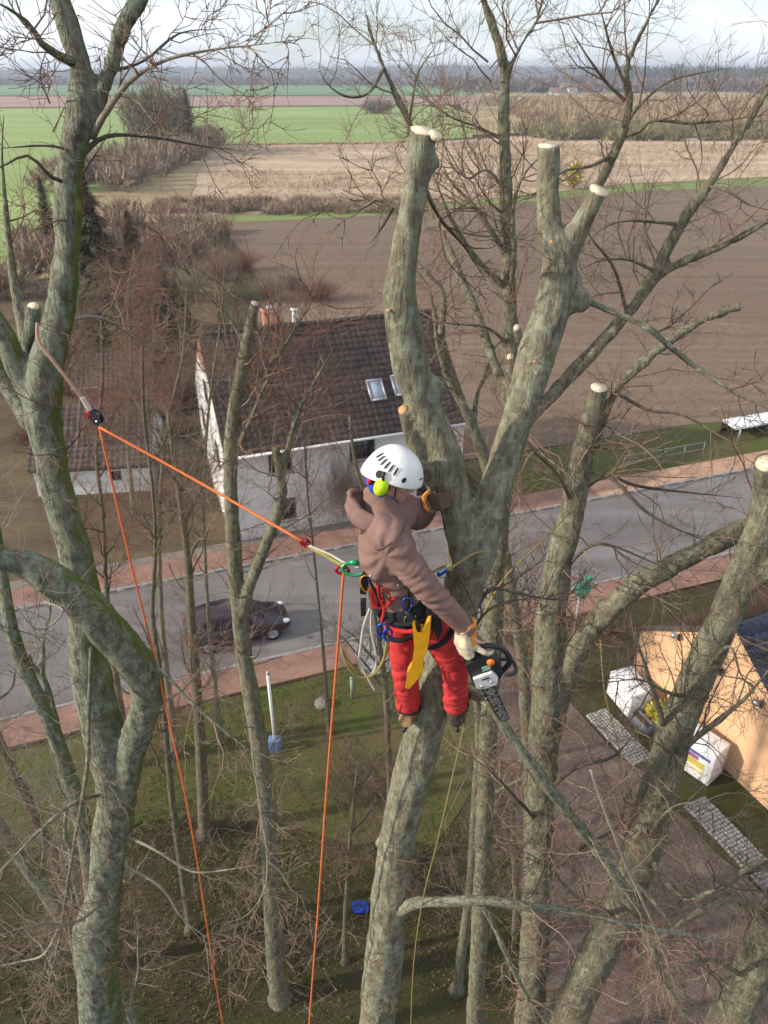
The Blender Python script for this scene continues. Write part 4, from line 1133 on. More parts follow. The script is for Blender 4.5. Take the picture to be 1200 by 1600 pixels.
def lumpy_trunk(chains, voxel, amp=1.0, seed=1, knots=(), cuts=(), fiss=0.7):
    """cuts: (chain index, plane normal): that chain ends in a clean saw cut"""
    mb = MB()
    ci = {k for k, n in cuts}
    for k, (p, r) in enumerate(chains): mb.tube(*(extend((p, r), r[-1]*0.9) if k in ci else (p, r)), 14)
    for c, rr in knots: mb.ball(c, rr, nu=12, nv=8)
    V, N, q, t = remesh(mb, voxel, 5, 0.5)
    w = V*np.array([1, 1, 0.45])
    d = 0.016*vnoise(w*5, seed) + 0.010*vnoise(w*13, seed+1) + 0.0045*vnoise(w*np.array([1, 1, .6])*34, seed+2)
    wf = V*np.array([1, 1, 0.13])
    d = d + fiss*(0.006 - 0.011*(1-np.abs(vnoise(wf*11, seed+5)))**6 - 0.006*(1-np.abs(vnoise(wf*21+3, seed+6)))**6)
    # knots and branch collars
    kn = vnoise(w*3.1, seed+3); d = d + 0.022*np.clip(kn-0.45, 0, 1)
    V = V + N*(amp*d)[:, None]
    for k, n in cuts:
        c, r = chains[k][0][-1], chains[k][1][-1]; n = np.asarray(n, float)/np.linalg.norm(n)
        h = (V-c) @ n; lat = np.linalg.norm((V-c) - h[:, None]*n, axis=1)
        m = (h > 0) & (h < r*2.2) & (lat < r*1.5)
        V[m] -= n*h[m][:, None]
    mb = MB(); mb.add(V, q, t, b=V)
    return mb

def unit_(v): v = np.asarray(v, float); return v/np.linalg.norm(v)

def cut_face(parent, c, nrm, r, mat=None, squash=1.0, thick=0.006):
    c = np.asarray(c, float); nrm = np.asarray(nrm, float); nrm = nrm/np.linalg.norm(nrm)
    a = np.cross(nrm, [0.3, 0.9, 0.1]); a /= np.linalg.norm(a); b = np.cross(nrm, a)
    n = 26; th = np.arange(n)*2*PI/n
    rad = r*0.93*(1 + 0.04*np.sin(2*th+rng.uniform(0, 6)) + 0.02*np.sin(5*th+rng.uniform(0, 6)) + rng.normal(0, 0.006, n))
    loc = np.stack([np.cos(th)*rad, np.sin(th)*rad*squash, np.zeros(n)], 1)
    top = c + a*loc[:, 0:1] + b*loc[:, 1:2] + nrm*thick
    low = c + 0.9*(a*loc[:, 0:1] + b*loc[:, 1:2]) - nrm*0.008
    mb = MB(); off = np.array([rng.normal(0, r*.15), rng.normal(0, r*.15), 0])
    v = np.concatenate([top, low, [c+nrm*thick]]); lb = np.concatenate([loc, loc, [[0, 0, 0]]]) + off
    mb.add(v, [[i, n+i, n+(i+1) % n, (i+1) % n] for i in range(n)], [[2*n, i, (i+1) % n] for i in range(n)], b=lb)
    return mb.build('cut_face', mat or M['wood'], parent)


def branch_obj(parent, c, mat, sides=9, name='branch', amp=0.12, tip=True):
    p, r = c
    p2, r2, L = resample(p, r, max(8, int(np.linalg.norm(np.diff(p, axis=0), axis=1).sum()/0.05)))
    if tip: r2 = r2*np.interp(np.linspace(0, 1, len(r2)), [0, 0.55, 1], [1, 1, 0.28])
    r2 = r2*(1 + amp*vnoise(p2*9, 11) + amp*0.8*vnoise(p2*23, 12))
    p2 = p2 + np.stack([vnoise(p2*4, s) for s in (21, 22, 23)], 1)*r2[:, None]*0.35
    mb = MB(); mb.tube(p2, r2, sides); return mb.build(name, mat, parent, True)

def twigs_for(parent, stems, mat, d1=3.0, L1=(0.5, 1.6), k2=5, L2=(0.22, 0.6), k3=4, L3=(0.08, 0.26), up=0.08, tmin=0.15, rcap=0.012, scale=1.0, drop=0.0, ang=(0.6, 1.3), name='twigs'):
    """all the fine growth of one tree, three orders of it, as one part"""
    A = []; B = []
    for p, r in stems:
        p2, r2, L = resample(p, r, 14)
        k = rng.poisson(max(0.2, L*d1*TWIG))
        a, b = sprout(p2[None], r2[None], k, L1[0]*scale, L1[1]*scale, ang[0], ang[1], up, 6, 0.55, rcap, 0.003*scale, tmin, drop=drop)
        A.append(a); B.append(b)
    A = np.concatenate(A); B = np.concatenate(B)
    a2, b2 = sprout(A, B, k2, L2[0]*scale, L2[1]*scale, 0.5, 1.1, up, 4, 0.6, 0.0065*scale, 0.0026*scale, 0.12)
    a3, b3 = sprout(a2, b2, k3, L3[0]*scale, L3[1]*scale, 0.4, 1.0, up, 3, 0.7, 0.004*scale, 0.0021*scale, 0.2)
    mb = MB(); mb.tubes(A, B, 4); mb.tubes(a2, b2, 3); mb.tubes(a3, b3, 3)
    o = mb.build(name, mat, parent, True)
    o['kind'] = 'stuff'
    return o

def base_of(c): return np.array([c[0][0][0], c[0][0][1], 0.0])

# ---- the near tree at left -------------------------------------------------
WK = 0.76
Y = 4.3
A_tr = to_ground(chain([(158, 1600, Y, 80), (150, 1500, Y, 84), (150, 1450, Y, 88), (165, 1390, Y, 70), (172, 1300, Y, 72), (182, 1225, Y, 82), (160, 1140, Y, 82), (142, 1050, Y, 78), (135, 960, Y, 70), (120, 880, Y, 68), (100, 800, Y, 66), (82, 720, Y, 66), (66, 650, Y, 74), (72, 570, Y, 72), (92, 490, Y, 60), (103, 400, Y, 54), (106, 310, Y, 54), (116, 240, Y, 54), (124, 180, Y, 56), (128, 110, Y, 44), (110, 50, Y, 46), (94, 0, Y, 48), (75, -60, Y, 44), (50, -140, Y, 40)]), (-3.55, 4.9), 0.28)
A_r = chain([(128, 205, Y, 44), (150, 165, Y, 36), (172, 110, Y, 33), (188, 50, Y, 33), (215, 0, Y, 32), (245, -70, Y, 28)])
A_l = chain([(60, 640, Y, 50), (30, 580, Y, 46), (10, 530, Y, 44), (-25, 470, Y, 40), (-70, 400, Y, 36)])
A_l2 = chain([(70, 690, Y, 46), (25, 625, Y+.2, 40), (-10, 570, Y+.3, 36), (-60, 500, Y+.4, 30)])
A_limb = chain([(186, 1290, Y, 62), (196, 1215, Y-.02, 58), (212, 1150, Y-.1, 58), (228, 1095, Y-.2, 64), (222, 1050, Y-.3, 76), (188, 1005, Y-.4, 80), (148, 962, Y-.5, 76), (105, 922, Y-.55, 68), (55, 888, Y-.6, 60), (0, 868, Y-.65, 54), (-60, 850, Y-.7, 48)])
A_up = chain([(40, 600, Y, 22), (38, 540, Y+.5, 20), (28, 480, Y+.7, 18), (16, 400, Y+.8, 16), (8, 320, Y+.8, 14), (3, 240, Y+.8, 10), (6, 180, Y+.8, 6)])
bA = base_of(A_tr)
tA = thing('lime_tree', tuple(bA), 'big lichen-grey tree at left with a bent mossy limb, holding the pulley', 'tree')
lumpy_trunk([A_tr, A_r, A_l, A_l2, A_limb], 0.026, 1.0, 3).build('trunk', M['barkA'], tA, True)
A_br = [A_up,
    chain([(120, 100, Y, 24), (92, 88, Y-.1, 18), (60, 64, Y-.2, 15), (48, 40, Y-.2, 11), (20, 18, Y-.3, 9), (-30, -10, Y-.4, 7)]),
    chain([(145, 215, Y, 16), (172, 165, Y-.1, 13), (205, 125, Y-.15, 10), (260, 93, Y-.2, 8), (330, 78, Y-.2, 6.5), (400, 70, Y-.2, 5), (462, 62, Y-.2, 3)]),
    chain([(130, 240, Y, 14), (160, 215, Y+.1, 9), (200, 211, Y+.2, 7), (260, 218, Y+.3, 6), (320, 229, Y+.4, 5), (380, 236, Y+.5, 3)]),
    chain([(178, 108, Y, 8), (205, 103, Y, 6), (235, 88, Y+.1, 5), (280, 52, Y+.2, 4), (350, 44, Y+.3, 2.5)]),
    chain([(105, 282, Y, 9), (82, 278, Y-.1, 8), (55, 250, Y-.2, 7), (35, 244, Y-.2, 6), (0, 262, Y-.3, 5), (-40, 270, Y-.4, 4)]),
    chain([(105, 235, Y, 8), (90, 230, Y-.1, 6), (60, 228, Y-.1, 5), (0, 232, Y-.2, 4)]),
    chain([(142, 1015, Y-.5, 10), (141, 1060, Y-.45, 9), (139, 1130, Y-.45, 9), (136, 1200, Y-.5, 9), (121, 1290, Y-.55, 8), (104, 1390, Y-.6, 7), (96, 1450, Y-.6, 6.5), (78, 1530, Y-.6, 5), (60, 1600, Y-.6, 4)]),
    chain([(98, 1435, Y-.6, 6), (70, 1490, Y-.6, 5), (30, 1503, Y-.6, 4), (-20, 1512, Y-.6, 3)]),
    chain([(232, 1060, Y-.3, 14), (245, 1046, Y-.35, 12), (262, 1058, Y-.4, 9), (300, 1100, Y-.5, 7), (350, 1142, Y-.6, 6), (400, 1176, Y-.6, 4), (445, 1182, Y-.6, 3)]),
    chain([(395, 1172, Y-.6, 4), (399, 1210, Y-.6, 4.5), (408, 1270, Y-.65, 4.5), (418, 1345, Y-.7, 4.5), (411, 1395, Y-.7, 4), (385, 1430, Y-.7, 3), (352, 1442, Y-.7, 2)]),
    chain([(418, 1345, Y-.7, 4), (440, 1365, Y-.7, 3.5), (455, 1390, Y-.7, 3), (475, 1402, Y-.7, 2)]),
    chain([(180, 1240, Y, 10), (120, 1252, Y-.3, 8), (60, 1300, Y-.5, 7), (0, 1362, Y-.7, 6), (-40, 1400, Y-.8, 5)]),
    chain([(185, 1300, Y, 7), (245, 1330, Y-.2, 5), (300, 1362, Y-.3, 5), (360, 1358, Y-.4, 4), (400, 1352, Y-.5, 2.5)]),
    chain([(190, 1350, Y, 6), (250, 1385, Y-.1, 5), (290, 1440, Y-.1, 4), (360, 1488, Y-.1, 2.5)]),
    chain([(105, 500, Y, 9), (150, 495, Y+.2, 7), (185, 510, Y+.4, 6), (230, 540, Y+.6, 4), (275, 548, Y+.8, 3)]),
    chain([(70, 940, Y-.5, 5), (100, 955, Y-.7, 4.5), (60, 985, Y-.8, 4), (20, 940, Y-.9, 3)]),
    chain([(170, 1400, Y, 8), (120, 1440, Y-.5, 6), (50, 1445, Y-.8, 5), (-20, 1470, Y-1, 4)]),
]
for k, c in enumerate(A_br): branch_obj(tA, c, M['barkL'] if k in (0, 1, 7, 9, 12) else M['twigdark'] if k in (3, 4, 5, 6) else M['twiggrey'], 8)
twigs_for(tA, A_br[1:], M['twig'], 6.5, (0.12, 0.6), 5, (0.07, 0.28), 3, (0.04, 0.14), 0.05, 0.2, 0.007)
twigs_for(tA, [A_tr, A_r, A_up], M['twigred'], 1.6, (0.2, 0.8), 5, (0.1, 0.35), 3, (0.05, 0.16), 0.05, 0.55, 0.007)
cut_face(tA, P(52, 479, Y+.3), (0.05, -0.45, 0.9), 0.036)
mb = MB(); mb.tube([P(46, 545, Y+.3), P(50, 510, Y+.3), P(52, 480, Y+.3)], [0.05, 0.045, 0.042], 10); mb.build('stub', M['barkA'], tA, True)

# ---- the tree being dismantled --------------------------------------------
WK = 0.93
Y = 3.45
B_tr = to_ground(chain([(588, 1600, Y+.1, 62), (600, 1500, Y+.1, 63), (610, 1400, Y+.08, 62), (622, 1310, Y+.06, 62), (645, 1210, Y+.04, 64), (668, 1130, Y+.02, 68), (690, 1050, Y, 66), (712, 970, Y, 62), (728, 900, Y, 68), (735, 850, Y, 74)]), (-0.35, 3.75), 0.24)
B_l = chain([(732, 890, Y, 62), (716, 800, Y-.02, 54), (700, 745, Y-.02, 58), (688, 695, Y-.02, 58), (665, 640, Y-.03, 60), (648, 590, Y-.05, 60), (635, 530, Y-.06, 58), (628, 470, Y-.06, 54), (630, 410, Y-.06, 50), (640, 340, Y-.06, 52), (652, 280, Y-.06, 52), (663, 205, Y-.06, 53)])
B_r = chain([(738, 890, Y, 62), (758, 810, Y+.05, 56), (784, 730, Y+.15, 54), (806, 660, Y+.22, 56), (828, 590, Y+.3, 60), (850, 520, Y+.36, 62), (868, 455, Y+.4, 64), (877, 405, Y+.42, 62), (872, 370, Y+.44, 54)])
B_s1 = chain([(872, 410, Y+.42, 46), (860, 360, Y+.45, 42), (857, 300, Y+.48, 39), (856, 228, Y+.5, 38)])
B_s2 = chain([(876, 430, Y+.42, 46), (895, 380, Y+.42, 42), (915, 338, Y+.40, 39), (936, 298, Y+.38, 37)])
B_s3 = chain([(690, 770, Y, 40), (665, 735, Y-.05, 32), (645, 690, Y-.06, 26), (630, 640, Y-.06, 20)])
bB = base_of(B_tr)
tB = thing('cut_tree', tuple(bB), 'topped tree under the climber with a fork of freshly cut limbs', 'tree')
knots = [(P(905, 470, Y+.4), 0.07), (P(895, 440, Y+.42), 0.06), (P(684, 605, Y-.05), 0.05), (P(592, 1318, Y+.05), 0.035), (P(660, 255, Y-.06)+[0.05, 0, 0], 0.045)]
cutn = {k: unit_(end_dir(c) + np.array([0.02, -0.22, 0.1])) for k, c in ((1, B_l), (3, B_s1), (4, B_s2))}
cutn[5] = unit_(end_dir(B_s3)+np.array([-.2, -.5, 0]))
lumpy_trunk([B_tr, B_l, B_r, B_s1, B_s2, B_s3], 0.018, 0.8, 9, knots, list(cutn.items()), fiss=0.4).build('trunk', M['barkB'], tB, True)
for k, c in ((1, B_l), (3, B_s1), (4, B_s2)):
    cut_face(tB, c[0][-1], cutn[k], c[1][-1]*0.965, thick=0.004)
cut_face(tB, P(680, 212, Y-.10), (0.25, -0.5, 0.8), 0.032, squash=0.75)
cut_face(tB, B_s3[0][-1], cutn[5], B_s3[1][-1]*0.95, M['woodorange'], thick=0.004)
for (px, py, yy, r, n) in ((784, 733, Y+.085, 0.013, (-.2, -1, .2)), (862, 378, Y+.38, 0.008, (-.4, -1, .1)), (835, 565, Y+.22, .007, (-.3, -1, .1)), (607, 485, Y-.13, .008, (-.6, -.8, 0)), (838, 583, Y+.2, .006, (0, -1, 0))):
    cut_face(tB, P(px, py, yy), n, r, M['woodorange'])
B_br = [
    chain([(905, 465, Y+.45, 13), (935, 478, Y+.4, 11), (965, 490, Y+.36, 10), (1010, 510, Y+.3, 11), (1050, 545, Y+.25, 10), (1100, 582, Y+.2, 9), (1150, 615, Y+.15, 8), (1215, 645, Y+.1, 7)]),
    chain([(716, 1078, Y+.02, 20), (745, 1088, Y-.18, 17), (768, 1106, Y-.30, 16), (800, 1152, Y-.32, 18), (840, 1205, Y-.30, 20), (885, 1265, Y-.2, 20), (930, 1320, Y, 20), (975, 1390, Y+.05, 19), (1005, 1440, Y+.1, 17), (1030, 1510, Y+.15, 15), (1060, 1570, Y+.2, 14), (1095, 1640, Y+.25, 12)]),
    chain([(618, 1425, Y+.05, 24), (650, 1413, Y-.1, 18), (720, 1408, Y-.15, 17), (800, 1412, Y-.15, 16), (860, 1420, Y-.1, 15), (930, 1432, Y-.05, 14), (1000, 1447, Y, 12), (1080, 1462, Y+.05, 10), (1150, 1473, Y+.1, 7)]),
    chain([(752, 1410, Y-.15, 11), (775, 1455, Y-.15, 10), (800, 1510, Y-.15, 9), (825, 1560, Y-.1, 9), (860, 1610, Y-.1, 8)]),
    chain([(923, 1203, Y-.3, 5), (938, 1245, Y-.3, 6), (965, 1320, Y-.25, 6), (1000, 1400, Y-.2, 5), (1030, 1470, Y-.1, 4), (1060, 1560, Y, 3)]),
    chain([(735, 965, Y+.05, 9), (765, 922, Y, 6), (800, 925, Y+.1, 5), (850, 935, Y+.2, 5), (900, 938, Y+.35, 3)]),
    chain([(728, 1000, Y+.05, 7), (760, 955, Y, 5), (800, 940, Y+.1, 4), (850, 930, Y+.3, 3)]),
    chain([(645, 330, Y, 9), (615, 320, Y+.1, 8), (585, 312, Y+.2, 6), (560, 330, Y+.25, 4), (520, 320, Y+.3, 3)]),
    chain([(618, 318, Y+.1, 6), (600, 350, Y+.15, 5), (580, 380, Y+.2, 3)]),
    chain([(665, 300, Y+.05, 8), (690, 345, Y+.2, 6), (725, 385, Y+.35, 5), (760, 440, Y+.5, 3)]),
    chain([(660, 560, Y, 4), (700, 845, Y-.15, 4.5), (745, 960, Y-.2, 4), (742, 1010, Y-.2, 3)]),
]
for k, c in enumerate(B_br): branch_obj(tB, c, M['barkL'] if k in (0, 1, 2, 3) else M['twiggrey'] if k == 4 else M['barkD'], 9)
del B_br[10]
twigs_for(tB, [B_br[1], B_br[2], B_br[3]], M['twig'], 4.5, (0.12, 0.6), 5, (0.08, 0.3), 3, (0.04, 0.14), 0.02, 0.25, 0.006)
twigs_for(tB, [B_br[0]] + B_br[5:], M['twigdark'], 6, (0.1, 0.5), 4, (0.06, 0.25), 3, (0.03, 0.12), 0.04, 0.2, 0.005)
twigs_for(tB, [B_r, B_tr], M['twigred'], 1.6, (0.15, 0.6), 4, (0.06, 0.25), 3, (0.03, 0.12), 0.03, 0.5, 0.005)

# ---- trees close behind, at right -----------------------------------------
WK = 0.82
Y = 6.0
C_tr = to_ground(chain([(825, 1600, Y, 54), (836, 1480, Y, 53), (842, 1300, Y, 52), (850, 1180, Y, 56), (855, 1050, Y, 56), (862, 950, Y, 54), (878, 860, Y, 50), (896, 780, Y, 46), (912, 700, Y, 42), (925, 650, Y, 40), (936, 606, Y, 37)]), (1.75, 6.2), 0.26)
C_r = chain([(858, 1150, Y, 46), (880, 1070, Y, 42), (905, 1010, Y-.1, 42), (945, 958, Y-.15, 43), (1000, 912, Y-.2, 42), (1080, 868, Y-.25, 40), (1150, 832, Y-.3, 38), (1215, 792, Y-.35, 36), (1290, 730, Y-.4, 32)])
C_c = chain([(888, 830, Y, 24), (915, 720, Y+.1, 20), (960, 612, Y+.15, 20), (1010, 562, Y+.2, 19), (1060, 522, Y+.2, 20), (1110, 494, Y+.2, 17), (1156, 478, Y+.2, 15)])
tC = thing('pollard_tree', tuple(base_of(C_tr)), 'brown pollarded tree right of the climber with one bright flat cut top', 'tree')
cn = unit_(end_dir(C_tr)+np.array([0, -.2, .2])); cn2 = unit_(end_dir(C_c)+np.array([0.1, -.3, .1]))
lumpy_trunk([C_tr, C_r, C_c], 0.030, 1.1, 15, (), [(0, cn), (2, cn2)]).build('trunk', M['barkC'], tC, True)
cut_face(tC, C_tr[0][-1], cn, C_tr[1][-1]*0.96)
C_br = [chain([(905, 730, Y, 9), (960, 750, Y-.2, 7), (1010, 800, Y-.4, 7), (1065, 830, Y-.6, 5), (1120, 850, Y-.7, 4)]),
        chain([(885, 800, Y, 9), (940, 745, Y+.2, 7), (1000, 760, Y+.2, 6), (1080, 770, Y+.2, 5), (1160, 778, Y+.2, 3)]),
        chain([(880, 890, Y, 8), (930, 850, Y-.3, 6), (1000, 870, Y-.5, 5), (1060, 900, Y-.6, 4)]),
        chain([(850, 1240, Y, 10), (900, 1200, Y-.4, 7), (960, 1180, Y-.7, 6), (1010, 1120, Y-.9, 4)]),
        chain([(845, 1290, Y, 9), (800, 1240, Y-.4, 6), (760, 1200, Y-.6, 5), (720, 1170, Y-.7, 3)]),
        chain([(900, 800, Y, 8), (870, 740, Y-.2, 6), (830, 700, Y-.3, 5), (800, 640, Y-.3, 3)]),
        chain([(960, 612, Y+.15, 8), (1010, 640, Y, 6), (1070, 650, Y-.1, 5), (1140, 690, Y-.2, 3)]),
        chain([(840, 1380, Y, 9), (900, 1330, Y-.5, 7), (970, 1290, Y-.8, 6), (1040, 1230, Y-1, 4)])]
for c in C_br: branch_obj(tC, c, M['twigdark'], 7)
twigs_for(tC, C_br + [C_c, C_r], M['twig'], 4.0, (0.3, 1.1), 5, (0.15, 0.5), 3, (0.08, 0.25), 0.04, 0.15, 0.010)
twigs_for(tC, [C_tr], M['twigred'], 3.5, (0.3, 1.3), 5, (0.15, 0.5), 3, (0.08, 0.25), 0.02, 0.4, 0.010)

Y = 5.2
D_tr = to_ground(chain([(880, 1600, Y+.2, 72), (925, 1510, Y+.15, 68), (965, 1430, Y+.1, 70), (1002, 1330, Y+.05, 72), (1026, 1240, Y, 70), (1052, 1150, Y, 66), (1092, 1050, Y, 62), (1140, 945, Y, 60), (1178, 855, Y, 58), (1196, 785, Y, 50), (1198, 724, Y, 44)]), (1.35, 5.7), 0.36)
D_r = chain([(1150, 925, Y, 44), (1215, 880, Y-.1, 40), (1300, 830, Y-.2, 36)])
tD = thing('leaning_tree', tuple(base_of(D_tr)), 'leaning mossy trunk at right with a pale cut top, before the apricot building', 'tree')
cn = unit_(end_dir(D_tr)+np.array([-.2, -.5, .1]))
lumpy_trunk([D_tr, D_r], 0.030, 1.0, 22, (), [(0, cn)]).build('trunk', M['barkC'], tD, True)
cut_face(tD, D_tr[0][-1], cn, D_tr[1][-1]*0.96)
mb = MB(); c = P(1018, 1297, Y-.16); mb.ball(c, (0.05, 0.02, 0.06), nu=12, nv=8); mb.build('knot_hole', M['black'], tD, True)
D_br = [chain([(1040, 1200, Y-.1, 14), (1080, 1160, Y-.3, 12), (1130, 1120, Y-.4, 11), (1165, 1090, Y-.5, 9), (1215, 1030, Y-.6, 7)]),
        chain([(1035, 1130, Y-.05, 12), (1022, 1085, Y-.2, 10), (1005, 1030, Y-.3, 8), (990, 990, Y-.4, 6), (985, 960, Y-.4, 4)]),
        chain([(1010, 1330, Y, 12), (1060, 1400, Y-.6, 9), (1120, 1390, Y-.8, 8), (1210, 1340, Y-1, 7)]),
        chain([(1100, 1050, Y, 9), (1140, 1010, Y-.4, 7), (1160, 1060, Y-.5, 5), (1200, 1085, Y-.6, 3)]),
        chain([(960, 1430, Y, 10), (900, 1400, Y-.4, 7), (850, 1350, Y-.6, 6), (800, 1320, Y-.8, 4)]),
        chain([(1005, 1320, Y, 9), (1040, 1270, Y-.4, 7), (1085, 1255, Y-.6, 6), (1140, 1290, Y-.8, 4)]),
        chain([(985, 1370, Y, 9), (1030, 1420, Y-.5, 7), (1090, 1500, Y-.8, 6), (1150, 1560, Y-1, 4)]),
        chain([(1075, 1090, Y, 10), (1040, 1080, Y-.3, 7), (1000, 1062, Y-.4, 6), (940, 1068, Y-.5, 4)])]
for c in D_br: branch_obj(tD, c, M['barkC'], 8)
twigs_for(tD, D_br, M['twigdark'], 5.0, (0.25, 1.0), 5, (0.12, 0.45), 3, (0.06, 0.22), 0.02, 0.15, 0.009)
twigs_for(tD, [D_tr], M['twigred'], 3.0, (0.3, 1.2), 5, (0.15, 0.5), 4, (0.06, 0.22), 0.0, 0.35, 0.008)

Y = 5.4
R_tr = to_ground(chain([(1130, 1620, Y, 78), (1160, 1550, Y, 74), (1200, 1460, Y, 70), (1260, 1340, Y, 64), (1330, 1200, Y, 54)]), (2.6, 5.8), 0.36)
tR = thing('corner_tree', tuple(base_of(R_tr)), 'thick grey trunk cutting the bottom right corner', 'tree')
lumpy_trunk([R_tr], 0.036, 1.0, 31).build('trunk', M['barkC'], tR, True)
R_br = [chain([(1205, 1455, Y, 18), (1150, 1400, Y-.3, 22), (1100, 1420, Y-.5, 18), (1040, 1460, Y-.7, 12), (990, 1500, Y-.8, 7)]), chain([(1240, 1390, Y, 22), (1190, 1350, Y-.2, 20), (1130, 1385, Y-.4, 16), (1085, 1410, Y-.5, 12)]),
        chain([(1170, 1530, Y, 10), (1110, 1500, Y-.4, 8), (1040, 1520, Y-.7, 6), (980, 1570, Y-.8, 4)])]
for c in R_br: branch_obj(tR, c, M['barkC'], 8)
twigs_for(tR, R_br + [R_tr], M['twig'], 5.0, (0.3, 1.1), 5, (0.15, 0.5), 4, (0.06, 0.22), 0.03, 0.2, 0.008)

# ---- the tall uncut tree behind, right of centre --------------------------
WK = 0.74
Y = 7.6
E_tr = to_ground(chain([(742, 1600, Y, 36), (752, 1400, Y, 37), (760, 1200, Y, 38), (768, 1050, Y, 40), (774, 900, Y, 41), (782, 800, Y, 41), (795, 700, Y, 40), (803, 610, Y, 36), (797, 500, Y, 33), (792, 400, Y, 30), (790, 300, Y, 27), (786, 200, Y, 25), (789, 120, Y, 23), (778, 65, Y, 18), (762, 20, Y, 15), (742, -40, Y, 12), (730, -90, Y, 9)]), (0.75, 7.7), 0.2)
E_f = chain([(789, 130, Y, 18), (812, 75, Y, 13), (838, 35, Y, 11), (866, -12, Y, 9), (890, -60, Y, 7)])
E_l = chain([(786, 760, Y, 34), (820, 670, Y+.1, 30), (862, 618, Y+.15, 28), (920, 556, Y+.2, 30), (978, 492, Y+.2, 28), (1020, 434, Y+.2, 30), (1062, 352, Y+.2, 25), (1106, 290, Y+.2, 22), (1150, 222, Y+.2, 17), (1200, 142, Y+.2, 14), (1260, 50, Y+.2, 10)])
E_l2 = chain([(1015, 445, Y+.2, 22), (1060, 412, Y+.2, 18), (1110, 392, Y+.15, 17), (1160, 368, Y+.1, 17), (1215, 338, Y, 15), (1290, 300, Y, 12)])
E_m = chain([(815, 640, Y+.1, 26), (850, 500, Y+.5, 24), (905, 360, Y+.8, 22), (938, 285, Y+.9, 21), (968, 218, Y+.9, 22), (982, 160, Y+.9, 20), (980, 105, Y+.9, 17), (1000, 55, Y+.9, 14), (1030, -5, Y+.9, 11), (1050, -60, Y+.9, 8)])
E_g = chain([(798, 640, Y, 26), (740, 480, Y+.5, 22), (665, 300, Y+1, 18), (640, 195, Y+1, 15), (618, 148, Y+1, 15), (594, 92, Y+1, 13), (577, 45, Y+1, 10), (568, -10, Y+1, 8), (562, -60, Y+1, 6)])
tE = thing('tall_tree', tuple(base_of(E_tr)), 'tall uncut bare tree behind the topped one, reaching above the skyline', 'tree')
lumpy_trunk([E_tr, E_f, E_l, E_l2, E_m, E_g], 0.030, 0.8, 41).build('trunk', M['barkC'], tE, True)
E_br = [chain([(790, 450, Y, 15), (765, 428, Y-.1, 14), (735, 395, Y-.2, 13), (708, 350, Y-.3, 11), (688, 300, Y-.4, 8), (672, 262, Y-.4, 5)]),
        chain([(792, 400, Y, 14), (775, 372, Y-.1, 13), (755, 340, Y-.1, 11), (735, 315, Y-.1, 9), (705, 285, Y-.1, 7), (690, 255, Y-.1, 4)]),
        chain([(798, 460, Y, 13), (803, 400, Y-.2, 11), (802, 330, Y-.2, 9), (815, 280, Y-.2, 7), (845, 245, Y-.2, 5), (890, 225, Y-.2, 3)]),
        chain([(790, 300, Y, 8), (760, 265, Y, 6), (730, 280, Y, 5), (722, 240, Y, 4), (735, 180, Y, 3)]),
        chain([(788, 220, Y, 7), (750, 200, Y, 5), (700, 180, Y, 4), (640, 130, Y, 3)]),
        chain([(970, 215, Y+.9, 9), (1000, 205, Y+.8, 7), (1020, 188, Y+.7, 7), (1080, 192, Y+.6, 6), (1150, 186, Y+.5, 5), (1220, 175, Y+.5, 3)]),
        chain([(980, 140, Y+.9, 8), (960, 90, Y+.8, 6), (945, 40, Y+.7, 5), (930, -20, Y+.7, 3)]),
        chain([(600, 105, Y+1, 8), (575, 145, Y+.9, 6), (540, 150, Y+.8, 5), (510, 130, Y+.7, 4), (498, 105, Y+.6, 3)]),
        chain([(640, 190, Y+1, 6), (645, 150, Y+1, 5), (655, 110, Y+1, 4), (690, 60, Y+1, 3)]),
        chain([(982, 165, Y+.9, 8), (940, 120, Y+.8, 6), (900, 60, Y+.7, 4), (880, 20, Y+.7, 3)]),
        chain([(955, 245, Y+.9, 9), (920, 260, Y+.7, 7), (880, 268, Y+.6, 6), (840, 300, Y+.5, 5), (800, 310, Y+.5, 3)]),
        chain([(795, 540, Y, 10), (760, 512, Y-.2, 6), (700, 505, Y-.3, 5), (650, 500, Y-.4, 4)]),
        chain([(975, 200, Y+.9, 8), (1000, 165, Y+.8, 6), (1040, 130, Y+.7, 5), (1090, 115, Y+.6, 4), (1150, 105, Y+.5, 3)]),
        chain([(1060, 352, Y+.2, 8), (1000, 345, Y, 6), (950, 352, Y-.1, 5), (905, 390, Y-.2, 4)]),
        chain([(1025, 425, Y+.2, 8), (980, 405, Y, 6), (930, 410, Y-.1, 5), (880, 440, Y-.2, 3)]),
        chain([(1106, 290, Y+.2, 7), (1140, 300, Y, 5), (1170, 320, Y, 4), (1210, 330, Y, 3)]),
        chain([(980, 492, Y+.2, 9), (960, 420, Y, 7), (930, 380, Y-.2, 6), (905, 345, Y-.4, 4)])]
for c in E_br: branch_obj(tE, c, M['barkC'], 7)
twigs_for(tE, E_br + [E_f, E_l2], M['twig'], 3.4, (0.35, 1.3), 5, (0.2, 0.6), 4, (0.1, 0.3), 0.07, 0.2, 0.010)
twigs_for(tE, [E_tr, E_l, E_m, E_g], M['twig'], 2.4, (0.4, 1.4), 5, (0.2, 0.6), 3, (0.1, 0.3), 0.06, 0.45, 0.010)
